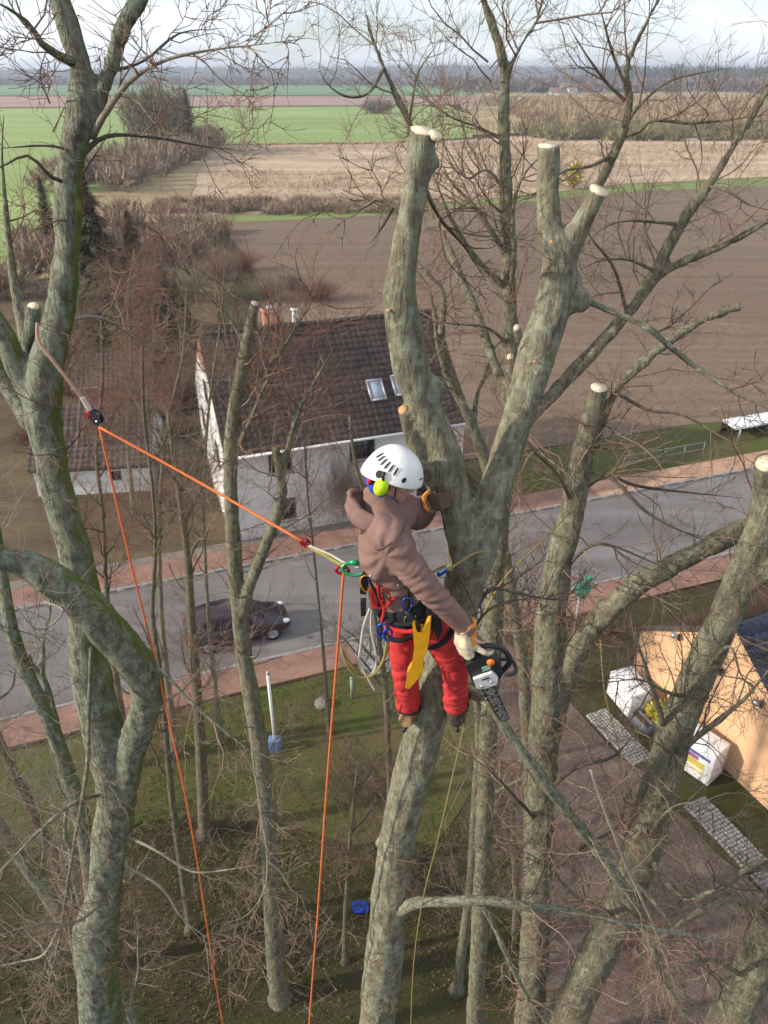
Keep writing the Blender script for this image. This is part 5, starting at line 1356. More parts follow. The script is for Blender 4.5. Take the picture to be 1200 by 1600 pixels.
for (px, py, r) in ((807, 513, 0.036), (797, 558, 0.036)):
    q = P(px, py, Y-.55); mb = MB(); e = P(px+10, py+52, Y-.25)
    mb.tube([e, (e+q)/2+[0.01, 0, 0], q], [r*1.15, r*1.02, r], 12); mb.build('stub', M['barkC'], tE, True)
    cut_face(tE, q+np.array([0, -.003, .004]), (q-e)/np.linalg.norm(q-e)*0.5+np.array([-.1, -1, .3]), r*0.93)

# twisted young tree between the fork and the roof
Y = 9.0
F1 = to_ground(chain([(770, 760, Y, 26), (748, 690, Y, 24), (722, 630, Y, 22), (700, 585, Y, 20), (690, 530, Y, 17), (694, 480, Y, 15), (690, 450, Y, 12), (675, 435, Y, 10), (662, 418, Y, 8)]), (1.25, 9.1), 0.14)
F2 = chain([(700, 590, Y, 16), (684, 540, Y-.1, 13), (678, 490, Y-.1, 11), (672, 455, Y-.1, 7)])
F3 = chain([(740, 680, Y, 15), (745, 620, Y+.1, 13), (760, 585, Y+.1, 11), (772, 545, Y+.1, 9), (800, 520, Y+.1, 6)])
tF = thing('twisted_tree', tuple(base_of(F1)), 'slim twisted tree seen through the fork beside the house roof', 'tree')
lumpy_trunk([F1, F2, F3], 0.027, 0.6, 51).build('trunk', M['barkC'], tF, True)
twigs_for(tF, [F1, F2, F3], M['twigred'], 2.4, (0.4, 1.4), 5, (0.2, 0.6), 3, (0.1, 0.3), 0.08, 0.45, 0.01)

# ---- trees at left, behind -------------------------------------------------
WK = 0.80
Y = 10.3
H_tr = to_ground(chain([(430, 1480, Y, 38), (425, 1390, Y, 36), (420, 1290, Y, 36), (405, 1160, Y, 35), (386, 1050, Y, 33), (372, 950, Y, 30), (365, 850, Y, 29), (360, 740, Y, 28), (366, 640, Y, 27), (384, 550, Y, 24), (398, 474, Y, 20)]), (-1.62, 10.4), 0.24)
H_2 = chain([(375, 970, Y, 24), (392, 910, Y-.1, 23), (412, 860, Y-.15, 22), (430, 810, Y-.2, 23), (440, 770, Y-.2, 22), (436, 730, Y-.2, 18), (430, 698, Y-.2, 16)])
H_3 = chain([(440, 765, Y-.2, 13), (450, 700, Y-.1, 11), (468, 640, Y, 9), (490, 600, Y, 8), (515, 555, Y, 6), (535, 520, Y, 4)])
H_4 = chain([(366, 650, Y, 16), (395, 600, Y+.1, 13), (430, 560, Y+.2, 10), (470, 500, Y+.3, 7), (500, 450, Y+.4, 5)])
H_5 = chain([(362, 720, Y, 14), (390, 660, Y-.1, 11), (410, 610, Y-.2, 9), (440, 560, Y-.3, 6)])
H_6 = chain([(385, 545, Y, 13), (360, 500, Y, 10), (330, 470, Y, 8), (290, 420, Y, 6), (270, 370, Y, 4)])
tH = thing('pole_tree', tuple(base_of(H_tr)), 'straight slim tree with a sawn top in front of the white gable', 'tree')
cn = unit_(end_dir(H_tr)+np.array([0.2, -.4, 0.1]))
lumpy_trunk([H_tr, H_2, H_3, H_4, H_5, H_6], 0.030, 0.8, 61, (), [(0, cn)]).build('trunk', M['barkC'], tH, True)
cut_face(tH, H_tr[0][-1], cn, H_tr[1][-1]*0.8)
twigs_for(tH, [H_3, H_4, H_5, H_6], M['twigred'], 3.6, (0.6, 2.0), 6, (0.3, 0.9), 4, (0.15, 0.4), 0.08, 0.15, 0.014)
twigs_for(tH, [H_tr, H_2], M['twig'], 2.2, (0.6, 2.2), 6, (0.3, 0.9), 4, (0.15, 0.4), 0.05, 0.3, 0.014)

WK = 0.60
def auto_tree(name, label, pts, base, rb, mat, tw, seed_k=8, n1=None, up=0.12, dens=1.6, tmin=0.35, group=None, Lb=(1.0, 2.8), scale=1.0):
    """a slim tree: stem as seen, limbs grown from it, then twigs"""
    tr = to_ground(chain(pts), base, rb*0.7)
    o = thing(name, tuple(base_of(tr)), label, 'tree', group=group)
    p2, r2, L = resample(tr[0], tr[1], 40)
    r2 = r2*(1+0.10*vnoise(p2*5, 71)); 
    mb = MB(); mb.tube(p2, r2, 10); mb.build('trunk', mat, o, True)
    a, b = sprout(p2[None], r2[None], seed_k, Lb[0], Lb[1], 0.45, 0.95, up, 9, 0.5, 0.045, 0.012, tmin, 0.97, 0.14, taper=0.25, rl=0.022)
    limbs = []
    for k in range(len(a)):
        pr = catmull(np.concatenate([a[k], b[k][:, None]], 1), 3)
        mb = MB(); mb.tube(pr[:, :3], np.maximum(pr[:, 3], .003), 6); mb.build('limb', mat, o, True)
        limbs.append((pr[:, :3], np.maximum(pr[:, 3], .003)))
    twigs_for(o, limbs, tw, dens*2.0, (0.4*scale, 1.5*scale), 6, (0.2*scale, 0.7*scale), 3 if pts[0][2] > 16 else 4, (0.1*scale, 0.35*scale), 0.06, 0.1, 0.010)
    return o

auto_tree('slim_tree', 'dark slim trunk standing on the lawn left of the car', [(318, 1270, 15.0, 30), (314, 1180, 15.0, 28), (308, 1080, 15, 26), (300, 980, 15, 23), (294, 880, 15, 20), (284, 800, 15, 17), (272, 720, 15, 13), (262, 640, 15, 9)], (-4.35, 15.2), 0.30, M['barkD'], M['twig'], 16)
auto_tree('slim_tree', 'thin dark stem directly left of the climbed trunk near the ground', [(612, 1300, 14.0, 18), (608, 1200, 14, 17), (604, 1100, 14, 16), (598, 1040, 14, 14), (585, 960, 14, 10), (560, 860, 14, 7)], (0.15, 14.6), 0.16, M['barkD'], M['twigdark'], 12, tmin=0.2)
auto_tree('slim_tree', 'thin tree between the bent limb and the orange rope', [(262, 1180, 12, 15), (252, 1060, 12, 13), (238, 960, 12, 12), (243, 860, 12, 10), (238, 760, 12, 8), (225, 650, 12, 9), (222, 540, 12, 6)], (-3.7, 12.2), 0.17, M['barkD'], M['twigred'], 16)
auto_tree('slim_tree', 'lichen-grey stem left of the big trunk, crossing behind the bent limb', [(150, 1420, 6.8, 46), (132, 1300, 6.8, 44), (108, 1215, 6.8, 42), (86, 1150, 6.8, 40), (60, 1090, 6.8, 36), (30, 1025, 6.8, 38), (13, 960, 6.8, 30), (2, 880, 6.8, 26), (-14, 780, 6.8, 22)], (-3.2, 7.2), 0.30, M['barkA'], M['twiggrey'], 10, tmin=0.3)
auto_tree('slim_tree', 'leaning grey trunk low in the bottom left corner', [(190, 1560, 8.6, 40), (118, 1466, 8.8, 38), (60, 1376, 9.0, 38), (-10, 1280, 9.2, 36), (-80, 1170, 9.4, 32)], (-3.1, 9.0), 0.30, M['barkA'], M['twig'], 12, tmin=0.25)
auto_tree('slim_tree', 'second leaning trunk above the one in the bottom left corner', [(80, 1330, 11, 26), (52, 1270, 11, 25), (22, 1205, 11, 24), (-8, 1140, 11, 22), (-40, 1060, 11, 18)], (-5.5, 11.6), 0.22, M['barkD'], M['twig'], 10, tmin=0.2)
auto_tree('slim_tree', 'small forked tree before the house front, left of the helmet', [(600, 840, 17, 12), (580, 790, 17, 11), (562, 750, 17, 10), (552, 705, 17, 9), (546, 650, 17, 6)], (0.5, 17.2), 0.14, M['barkD'], M['twigred'], 10, tmin=0.5)
auto_tree('slim_tree', 'bare tree above the white shed at left', [(165, 900, 17.6, 11), (160, 800, 17.6, 10), (150, 700, 17.6, 9), (160, 600, 17.6, 8), (158, 500, 17.6, 5)], (-9.0, 20.4), 0.20, M['barkD'], M['twigred'], 18, tmin=0.45)
auto_tree('slim_tree', 'bare tree left of the white gable beside the brick outbuilding', [(250, 900, 18.2, 10), (250, 780, 18.2, 9), (262, 660, 18.2, 8), (285, 560, 18.2, 7), (292, 450, 18.2, 4)], (-8.6, 24.6), 0.20, M['barkC'], M['twig'], 20, tmin=0.45)
auto_tree('slim_tree', 'twiggy bare tree in the garden under the large spruce', [(200, 640, 34, 8), (205, 560, 34, 7), (200, 470, 34, 6), (210, 390, 34, 4)], (-14.5, 34.5), 0.20, M['barkC'], M['twigred'], 26, Lb=(1.5, 4.0), scale=1.4, tmin=0.3)
auto_tree('slim_tree', 'bare tree rising behind the white shed, left one of two', [(120, 720, 37, 9), (125, 640, 37, 8), (130, 540, 37, 7), (118, 440, 37, 4)], (0, 0), 0.22, M['barkC'], M['twig'], 26, Lb=(1.5, 4.0), scale=1.4, tmin=0.3)
auto_tree('slim_tree', 'bare tree rising behind the white shed, right one of two', [(238, 700, 39, 8), (230, 620, 39, 8), (240, 530, 39, 6), (232, 440, 39, 4)], (0, 0), 0.22, M['barkC'], M['twigred'], 26, Lb=(1.5, 4.0), scale=1.4, tmin=0.3)
auto_tree('slim_tree', 'bare tree in front of the roof left of the roof windows', [(500, 960, 19, 6), (490, 860, 19, 6), (480, 760, 19, 5), (478, 660, 19, 6), (500, 560, 19, 4)], (-2.6, 20.5), 0.13, M['barkD'], M['twigred'], 16, tmin=0.45)
auto_tree('slim_tree', 'bare tree rising left of the dark roof and the chimney', [(322, 900, 18.6, 8), (318, 780, 18.6, 8), (326, 640, 18.6, 7), (345, 500, 18.6, 5), (352, 390, 18.6, 3)], (-7.6, 28.4), 0.15, M['barkC'], M['twig'], 22, Lb=(1.0, 2.8), tmin=0.4)
auto_tree('slim_tree', 'low bare tree at the foot of the climbed tree', [(540, 1420, 11.2, 12), (545, 1340, 11.2, 11), (552, 1260, 11.2, 10), (560, 1190, 11.2, 7)], (-0.5, 12.2), 0.13, M['barkD'], M['twigred'], 12, tmin=0.3, Lb=(0.8, 2.0))
auto_tree('slim_tree', 'brown slim trunk just right of the climbed tree low down', [(722, 1480, 10.5, 24), (735, 1380, 10.5, 23), (742, 1260, 10.5, 22), (748, 1150, 10.5, 20), (742, 1060, 10.5, 17), (735, 980, 10.5, 12)], (1.25, 10.8), 0.2, M['barkC'], M['twig'], 14, tmin=0.25)
auto_tree('slim_tree', 'slim trunk between the pollarded and the leaning tree', [(800, 1500, 12.0, 14), (806, 1400, 12, 14), (800, 1290, 12, 13), (815, 1180, 12, 12), (822, 1080, 12, 10), (812, 980, 12, 8), (824, 880, 12, 5)], (2.2, 12.5), 0.14, M['barkC'], M['twigdark'], 14, tmin=0.25)

# fallen brushwood under the trees
def brush(px, py, n, spread, label, mat):
    b = G(px, py); o = thing('brush_pile', tuple(b), label, 'brush pile')
    p = b + np.stack([rng.normal(0, spread, n), rng.normal(0, spread*.8, n), rng.uniform(0.02, 0.45, n)], 1)
    a = rng.uniform(0, 2*PI, n); d = np.stack([np.cos(a), np.sin(a), rng.normal(0, 0.25, n)], 1)
    Pt = p[:, None]; L = rng.uniform(0.3, 1.3, n); steps = []
    for k in range(5):
        steps.append(p.copy()); d = d + rng.normal(0, 0.18, d.shape); d /= np.linalg.norm(d, axis=1, keepdims=True); p = p + d*(L/4)[:, None]
        p[:, 2] = np.clip(p[:, 2], 0.02, 0.9)
    Pt = np.stack(steps, 1); R = rng.uniform(0.004, 0.02, n)[:, None]*np.linspace(1, .4, 5)[None]
    a2, b2 = sprout(Pt, R, 4, 0.15, 0.6, 0.4, 1.0, 0.02, 4, 0.6, 0.008, 0.003)
    mb = MB(); mb.tubes(Pt, R, 4); mb.tubes(a2, b2, 3); x = mb.build('sticks', mat, o, True); x['kind'] = 'stuff'
brush(560, 1225, 160, 0.75, 'dark heap of cut twigs left of the climbed trunk', M['twigdark'])
brush(310, 1290, 90, 0.7, 'twig heap round the foot of the dark slim trunk', M['twigdark'])
brush(425, 1500, 120, 0.8, 'cut branches at the foot of the straight slim tree', M['twig'])
brush(700, 1380, 130, 0.9, 'tangle of cut branches right of the climbed trunk', M['twigdark'])
brush(1000, 1480, 130, 0.9, 'scattered cut twigs on the drive at lower right', M['twigred'])
brush(930, 990, 110, 0.8, 'reddish brush against the covered sign post', M['twigred'])
brush(80, 1480, 120, 0.9, 'cut twigs in the bottom left corner', M['twig'])
M['deadleaf'] = leaf_mat('dead_leaves', (0.09, 0.062, 0.036), (0.19, 0.135, 0.075), 3.0)
n = 15000
pp = np.stack([rng.uniform(-13, 9, n), rng.uniform(8.6, 21.5, n), rng.uniform(0.03, 0.06, n)], 1)
keep = vnoise(pp*0.6, 77) + rng.normal(0, 0.35, n) > -0.15
pp = pp[keep]; n = len(pp)
a = rng.normal(size=(n, 3))*[1, 1, .35]; a /= np.linalg.norm(a, axis=1, keepdims=True); b = np.cross(a, rng.normal(size=(n, 3))*[.3, .3, 1]); b /= np.linalg.norm(b, axis=1, keepdims=True)
s = rng.uniform(0.015, 0.045, n)[:, None]
v = np.stack([pp-a*s, pp-b*s*.6, pp+a*s, pp+b*s*.6], 1)
mb = MB(); mb.add(v.reshape(-1, 3), np.arange(4*n).reshape(-1, 4)); tag(mb.build('leaf_litter', M['deadleaf']), 'brown dead leaves strewn under the trees', 'leaves', kind='stuff')
M['grassblade'] = leaf_mat('grass_tufts', (0.06, 0.072, 0.02), (0.145, 0.16, 0.048), 1.2)
n = 60000
pp = np.stack([rng.uniform(-14, 9, n), rng.uniform(8.6, 22.5, n), np.full(n, 0.0)], 1)
keep = vnoise(pp*0.45, 78) + rng.normal(0, 0.3, n) > -0.1
inr = ((pp - WB) @ WN > 2.0) & ((pp-WB) @ WD > -3) & ((pp - WB) @ WN < 9)
rv = (pp - C0) @ VV
pp = pp[keep & ~inr & (rv < -10.6)]; n = len(pp)
a = rng.uniform(0, 2*PI, n); h = rng.uniform(0.05, 0.16, n); w = rng.uniform(0.008, 0.02, n)
sd = np.stack([np.cos(a), np.sin(a), np.zeros(n)], 1)*w[:, None]; tip = np.stack([rng.normal(0, .05, n), rng.normal(0, .05, n), h], 1)
v = np.stack([pp-sd, pp+sd, pp+tip], 1)
mb = MB(); mb.add(v.reshape(-1, 3), t=np.arange(3*n).reshape(-1, 3)); tag(mb.build('grass', M['grassblade']), 'short winter grass on the ground below', 'grass', kind='stuff')

# ------------------------------------------------------------------ the climber
def cloth_mat(name, col, wr=60.0, rough=0.9):
    k = NT(name); c = k.coord('Object'); n = k.noise(c, 7, 5, 0.6); f = k.noise(c, 220, 2); w = k.noise(c, wr, 3)
    cc = k.mix(0.5, col, k.mix(1.0, col, k.ramp(n, [(0.3, 0.72), (0.7, 1.22)]), 'MULTIPLY'))
    return k.done(cc, rough, k.math('ADD', f, k.math('MULTIPLY', w, 0.6)), 0.25, 0.004, spec=0.15)
M['hoodie'] = cloth_mat('mauve_brown_fleece', (0.228, 0.140, 0.120))
M['trouser'] = cloth_mat('red_chainsaw_cloth', (0.52, 0.045, 0.045), 30)
M['skin'] = plain('skin', (0.46, 0.26, 0.19), 0.55, 0.08, 20)
M['boot'] = plain('tan_boot_leather', (0.34, 0.20, 0.10), 0.8, 0.4, 25, bump=0.5)
M['bootdark'] = plain('dark_boot_leather', (0.07, 0.045, 0.03), 0.8, 0.4, 25, bump=0.5)
M['navy'] = cloth_mat('navy_cloth', (0.018, 0.022, 0.05)); M['bluescarf'] = cloth_mat('blue_scarf', (0.02, 0.07, 0.34))
M['redcloth'] = cloth_mat('red_webbing', (0.55, 0.03, 0.03)); M['blackweb'] = cloth_mat('black_webbing', (0.022, 0.022, 0.024))
M['glove_o'] = cloth_mat('orange_glove_cloth', (0.72, 0.30, 0.05)); M['glove_c'] = plain('cream_leather', (0.70, 0.60, 0.42), 0.8, 0.30, 40, bump=0.5)
M['glove_d'] = cloth_mat('dark_glove_cloth', (0.13, 0.085, 0.06))
M['helmet'] = plain('white_helmet_shell', (0.80, 0.80, 0.78), 0.30, 0.05, 9, spec=0.5, bump=0.03)
M['lime'] = plain('lime_ear_shell', (0.50, 0.72, 0.02), 0.4, 0.06)
M['yellowsheath'] = plain('amber_scabbard', (0.68, 0.34, 0.015), 0.4, 0.14, 14)
M['blueal'] = plain('blue_anodised', (0.02, 0.10, 0.50), 0.3, metal=0.5); M['redal'] = plain('red_anodised', (0.42, 0.02, 0.03), 0.3, metal=0.5)
M['greenal'] = plain('green_anodised', (0.03, 0.40, 0.15), 0.3, metal=0.4); M['goldal'] = plain('gold_anodised', (0.75, 0.32, 0.02), 0.3, metal=0.5)
M['steel'] = plain('steel', (0.55, 0.56, 0.58), 0.3, 0.25, 40, metal=0.9)
M['hair'] = plain('dark_hair', (0.05, 0.035, 0.025), 0.7)

JT = {k: P(*v) for k, v in dict(pel=(640, 940, 3.20), waist=(622, 905, 3.16), chest=(602, 858, 3.14), neck=(598, 802, 3.17), head=(614, 742, 3.22),
    rs=(604, 836, 3.01), re=(664, 915, 2.95), rw=(731, 984, 2.99), ls=(630, 795, 3.34), le=(655, 812, 3.55), lw=(674, 783, 3.37),
    lh=(624, 955, 3.26), lk=(632, 1040, 3.24), la=(638, 1104, 3.36), rh=(668, 962, 3.12), rk=(710, 1040, 3.14), ra=(712, 1102, 3.30)).items()}
def unit(v): v = np.asarray(v, float); return v/np.linalg.norm(v)
person = thing('person', tuple(P(665, 1125, 3.4)), 'tree climber in brown hoodie, red trousers and white helmet holding a chainsaw', 'person')

def solid(name, mb, voxel, mat, parent, it=4, disp=None, smooth=True):
    V, N, q, t = remesh(mb, voxel, it)
    if disp is not None: V = V + N*disp(V, N)[:, None]
    m = MB(); m.add(V, q, t); return m.build(name, mat, parent, smooth)

# head frame
hf = unit((0.90, -0.16, -0.40)); hu = np.array([-0.10, 0.06, 1.0]); hu = unit(hu - hf*(hu @ hf)); hx = np.cross(hf, hu)
HR_ = np.stack([hx, hf, hu], 1)
def hd(x, y, z): return JT['head'] + HR_ @ np.array([x, y, z])
sx_ = unit(JT['rs'] - JT['ls']); su = unit(JT['neck'] - JT['waist']); sf = unit(np.cross(su, sx_)); su2 = np.cross(sx_, sf)
TR = np.stack([sx_, sf, su2], 1)

def hand_shapes(mb, w, d, n, size=1.0, curl=1.2, spread=0.0, thumb_side=1, only=None):
    """palm and five fingers: w wrist, d towards knuckles, n palm normal (fingers curl towards n)"""
    d = unit(d); n = np.asarray(n, float); n = unit(n - d*(n @ d)); s = np.cross(d, n)*thumb_side
    pl = 0.095*size
    if only in (None, 'palm'):
        for k in (-1.5, -0.5, 0.5, 1.5):
            mb.tube([w + s*k*0.014*size, w + d*pl*0.5 + s*k*0.021*size, w + d*pl + s*k*0.022*size], [0.019*size, 0.020*size, 0.016*size], 8)
    if only in (None, 'fingers'):
        for k, L in zip((1.5, 0.5, -0.5, -1.5), (0.075, 0.085, 0.078, 0.06)):
            p = w + d*pl*0.92 + s*k*0.022*size; pts = [p]; a = 0.25
            for seg in (0.45, 0.32, 0.26):
                a += curl*0.62
                p = p + (d*math.cos(a) + n*math.sin(a) + s*k*spread)*L*seg*1.15*size; pts.append(p)
            mb.tube(catmull(pts, 3), np.linspace(0.0115, 0.0085, 10)*size, 8)
    if only in (None, 'thumb'):
        p = w + d*0.03*size + s*0.030*size; pts = [p, p + (d*0.5 + s*0.8 + n*0.25)*0.035*size, p + (d*0.9 + s*0.85 + n*0.8)*0.05*size, p + (d*1.1 + s*0.6 + n*1.5)*0.05*size]
        mb.tube(catmull(pts, 3), np.linspace(0.016, 0.010, 10)*size, 8)

# body: one continuous figure under the clothes
mb = MB()
mb.ball(hd(0, -0.005, 0.03), (0.076, 0.097, 0.102), HR_, 20, 14)
mb.ball(hd(0, 0.035, -0.05), (0.056, 0.066, 0.062), HR_, 16, 10)
mb.ball(hd(0, 0.083, -0.095), (0.026, 0.022, 0.022), HR_)
mb.tube([hd(0, 0.092, 0.012), hd(0, 0.108, -0.018), hd(0, 0.120, -0.038)], [0.010, 0.013, 0.017], 8)
mb.ball(hd(0, 0.085, 0.020), (0.052, 0.016, 0.012), HR_)
for s in (-1, 1): mb.ball(hd(s*0.077, -0.008, -0.012), (0.012, 0.024, 0.034), HR_); mb.ball(hd(s*0.040, 0.072, -0.022), (0.024, 0.022, 0.018), HR_)
mb.ball(hd(0, 0.094, -0.066), (0.026, 0.014, 0.008), HR_); mb.ball(hd(0, 0.092, -0.079), (0.022, 0.014, 0.008), HR_)
mb.tube([hd(0, -0.03, -0.04), (hd(0, -0.02, -0.10)+JT['neck'])/2, JT['neck'], JT['chest']], [0.058, 0.056, 0.062, 0.10], 12)
mb.ball(JT['chest'], (0.155, 0.10, 0.17), TR, 16, 10); mb.ball((JT['chest']+JT['waist'])/2, (0.135, 0.095, 0.15), TR, 16, 10)
mb.ball(JT['pel'], (0.15, 0.105, 0.12), TR, 16, 10); mb.tube([JT['waist'], JT['pel']], [0.11, 0.12], 12)
for s in 'rl':
    mb.tube([JT['chest']*0.4+JT[s+'s']*0.6, JT[s+'s'], (JT[s+'s']+JT[s+'e'])/2, JT[s+'e'], (JT[s+'e']+JT[s+'w'])/2, JT[s+'w']], [0.06, 0.055, 0.048, 0.038, 0.036, 0.026], 10)
    mb.tube([JT['pel'], JT[s+'h'], (JT[s+'h']+JT[s+'k'])/2, JT[s+'k'], (JT[s+'k']*.6+JT[s+'a']*.4), JT[s+'a'], JT[s+'a']-[0, 0, .05]], [0.09, 0.082, 0.07, 0.052, 0.05, 0.038, 0.036], 10)
body_mb = mb
rhd = unit(P(741, 1046, 2.98) - JT['rw']); lhd = unit(P(697, 784, 3.30) - JT['lw'])
hand_shapes(mb, JT['rw']+rhd*0.005, rhd, (0.75, 0.5, 0.1), 0.85, 1.35, 0, 1)
hand_shapes(mb, JT['lw']-lhd*0.02, lhd, (0.35, 0.9, -0.1), 0.8, 1.15, 0, 1)
solid('body', mb, 0.0085, M['skin'], person, 3)
for s in (-1, 1):
    mb = MB(); mb.ball(hd(s*0.032, 0.082, 0.002), (0.014, 0.012, 0.010), HR_, 10, 8); mb.build('eye', M['frame_white'], person, True)
    mb = MB(); mb.ball(hd(s*0.033, 0.091, 0.001), (0.006, 0.004, 0.006), HR_, 8, 6); mb.build('pupil', M['black'], person, True)
mb = MB(); mb.ball(hd(0, -0.028, 0.0), (0.080, 0.078, 0.085), HR_, 16, 10); solid('hair', mb, 0.010, M['hair'], person, 2, lambda V, N: 0.006*vnoise(V*70, 3))

# hoodie
QF = np.array([[1.0, .5, -.2], [-.45, .5, .6], [.35, -.4, 1.0]])
def fold(V, N):
    w = V @ np.stack([sx_, sf, su2], 1)
    a = V @ (su2*0.8 + sx_*0.5); b = V @ (sf*0.9 - su2*0.3); c = V @ (sx_*0.8-su2*0.4)
    W_ = np.stack([a*34, b*7, c*7], 1)
    rg = lambda n: -(1-np.abs(n))**14
    ap = JT['rs']*0.75 + JT['waist']*0.25 + sx_*0.03; rel = V - ap
    th_ = np.arctan2(rel @ su2, rel @ sf); r_ = np.linalg.norm(rel, axis=1)
    pull = 0.0055*np.sin(9*th_ + 2.5*vnoise(V*9, 35))*np.exp(-((r_-0.15)/0.09)**2)
    el = V - (JT['re']*0.9+JT['rs']*0.1); e_ = el @ unit(JT['rw']-JT['rs']); er = np.linalg.norm(el, axis=1)
    elb = 0.0045*np.sin(e_*150 + 4*vnoise(V*12, 36))*np.exp(-(er/0.11)**2)
    wst = V - JT['waist']; wz = wst @ su2
    sag = 0.006*np.sin(wz*95 + 5*vnoise(V*7, 39))*np.exp(-((wz+0.02)/0.06)**2)
    return pull + elb + sag + 0.0015*vnoise(V@QF*9, 31) + 0.004*rg(vnoise(V@QF*4.5+9, 34)) + 0.003*rg(vnoise(V@QF*9+5, 32)) + 0.001*vnoise(V*60, 33)
mb = MB()
mb.ball(JT['chest']+su2*0.0, (0.182, 0.136, 0.185), TR, 20, 12); mb.ball((JT['chest']+JT['waist'])/2, (0.166, 0.134, 0.165), TR, 20, 12)
mb.ball(JT['waist'], (0.175, 0.140, 0.11), TR, 20, 12)
mb.ball(JT['pel']+unit(JT['waist']-JT['pel'])*0.085, (0.192, 0.155, 0.10), TR, 20, 12)
mb.tube([JT['neck']-su2*0.07, JT['neck']-su2*0.01, hd(0, -0.055, -0.085)], [0.115, 0.088, 0.070], 14)
mb.tube([JT['waist'], JT['chest']+su2*0.06], [0.140, 0.142], 18)
mb.tube([JT['ls']+su2*0.01, JT['neck']-su2*0.05, JT['rs']+su2*0.01], [0.085, 0.105, 0.085], 14)
mb.tube(catmull([JT['chest']*0.35+JT['rs']*0.65, JT['rs'], (JT['rs']*.5+JT['re']*.5), JT['re'], (JT['re']*.5+JT['rw']*.5), JT['rw']], 4), np.interp(np.linspace(0, 5, 21), [0, 1, 2, 3, 4, 5], [0.082, 0.085, 0.078, 0.068, 0.062, 0.053]), 14)
mb.tube(catmull([JT['chest']*0.35+JT['ls']*0.65, JT['ls'], (JT['ls']*.5+JT['le']*.5), JT['le'], (JT['le']*.5+JT['lw']*.5), JT['lw']], 4), np.interp(np.linspace(0, 5, 21), [0, 1, 2, 3, 4, 5], [0.085, 0.088, 0.075, 0.064, 0.060, 0.048]), 14)
for k in range(4):   # sleeve rucks above the right cuff
    a = 0.55 + 0.11*k; c = JT['re']*(1-a) + JT['rw']*a; d = unit(JT['rw']-JT['re'])
    mb.ball(c, (0.060-0.003*k, 0.060-0.003*k, 0.014), np.stack([unit(np.cross(d, [0, 0, 1])), unit(np.cross(d, np.cross(d, [0, 0, 1]))), d], 1), 14, 8)
hood = solid('hoodie', mb, 0.009, M['hoodie'], person, 45, fold)
mb = MB(); hb = JT['pel']+unit(JT['waist']-JT['pel'])*0.045
mb.tube([hb + sx_*0.176*math.cos(t) + sf*0.142*math.sin(t) for t in np.linspace(0, 2*PI, 33)], 0.013, 8); mb.build('hem', M['hoodie'], hood, True)
def skin_line(pts, r, mat, name, par):
    m = MB(); m.tube(catmull(pts, 6), r, 6); return m.build(name, mat, par, True)
M['seam'] = cloth_mat('hoodie_seam', (0.13, 0.08, 0.07))
for s_, w_ in (('r', 0.090), ('l', 0.088)):
    sh_, el_ = JT[s_+'s'], JT[s_+'e']; d_ = unit(el_-sh_); a_ = unit(np.cross(d_, su2)); b_ = np.cross(d_, a_)
    skin_line([sh_ + d_*0.02 + (a_*math.cos(t)+b_*math.sin(t))*w_*0.93 for t in np.linspace(0, 2*PI, 13)], 0.0035, M['seam'], 'armhole_seam', hood)
for s_ in 'rl':
    w_ = JT[s_+'w']; d_ = unit(w_-JT[s_+'e']); a_ = unit(np.cross(d_, [0, 0, 1])); b_ = np.cross(d_, a_)
    for q_ in (0.004, 0.014, 0.024, 0.034): skin_line([w_ - d_*q_ + (a_*math.cos(t)+b_*math.sin(t))*0.0505 for t in np.linspace(0, 2*PI, 13)], 0.0055, M['hoodie'], 'cuff_rib', hood)
# hood lying on the back: a folded cowl, open towards the head
nb = JT['neck'] + su2*0.02
th = np.linspace(-0.30*PI, 1.30*PI, 21); tp_ = 0.30 + 0.70*np.sin(np.linspace(0, PI, 21))**0.7
rim = np.array([nb + sx_*0.120*math.cos(a) - sf*(0.135*math.sin(a) + 0.01) + su2*(0.095*math.sin(a) - 0.005) for a in th])
mb = MB(); mb.tube(rim, 0.026*tp_, 10)
for dz, sc_, rr_ in ((-0.03, 1.02, 0.034), (-0.065, 0.96, 0.038), (-0.095, 0.84, 0.034)):
    mb.tube(np.array([nb + sx_*0.125*sc_*math.cos(a) - sf*(0.140*sc_*math.sin(a) + 0.005) + su2*(dz + 0.070*math.sin(a)) for a in th]), rr_*tp_, 10)
mb.ball(nb - sf*0.07 - su2*0.06, (0.115, 0.07, 0.07), TR, 16, 10)
solid('hood', mb, 0.008, M['hoodie'], hood, 9, lambda V, N: fold(V, N) - 0.010*(1-np.abs(vnoise(V@QF*8+2, 37)))**9 - 0.006*(1-np.abs(vnoise(V@QF*15+2, 38)))**9)
mb = MB(); c = JT['neck']+sx_*0.075+sf*0.035; mb.lathe([(0.012, 0), (0.012, 0.006), (0.006, 0.006), (0.006, 0)], c + sx_*0.045+su2*0.03, TR, 12); mb.build('eyelet', M['steel'], hood, True)
mb = MB(); mb.tube([hd(0.045, 0.02, -0.095), hd(0.0, 0.055, -0.115), hd(-0.05, 0.02, -0.105), hd(-0.05, -0.05, -0.09), hd(0.0, -0.085, -0.08), hd(0.055, -0.05, -0.085), hd(0.060, 0.0, -0.09)], [0.030]*7, 10); solid('scarf', mb, 0.009, M['bluescarf'], person, 3, fold)
mb = MB(); mb.ball(hd(0.045, -0.088, -0.045), (0.022, 0.016, 0.034), HR_); mb.build('collar_tab', M['redcloth'], person, True)

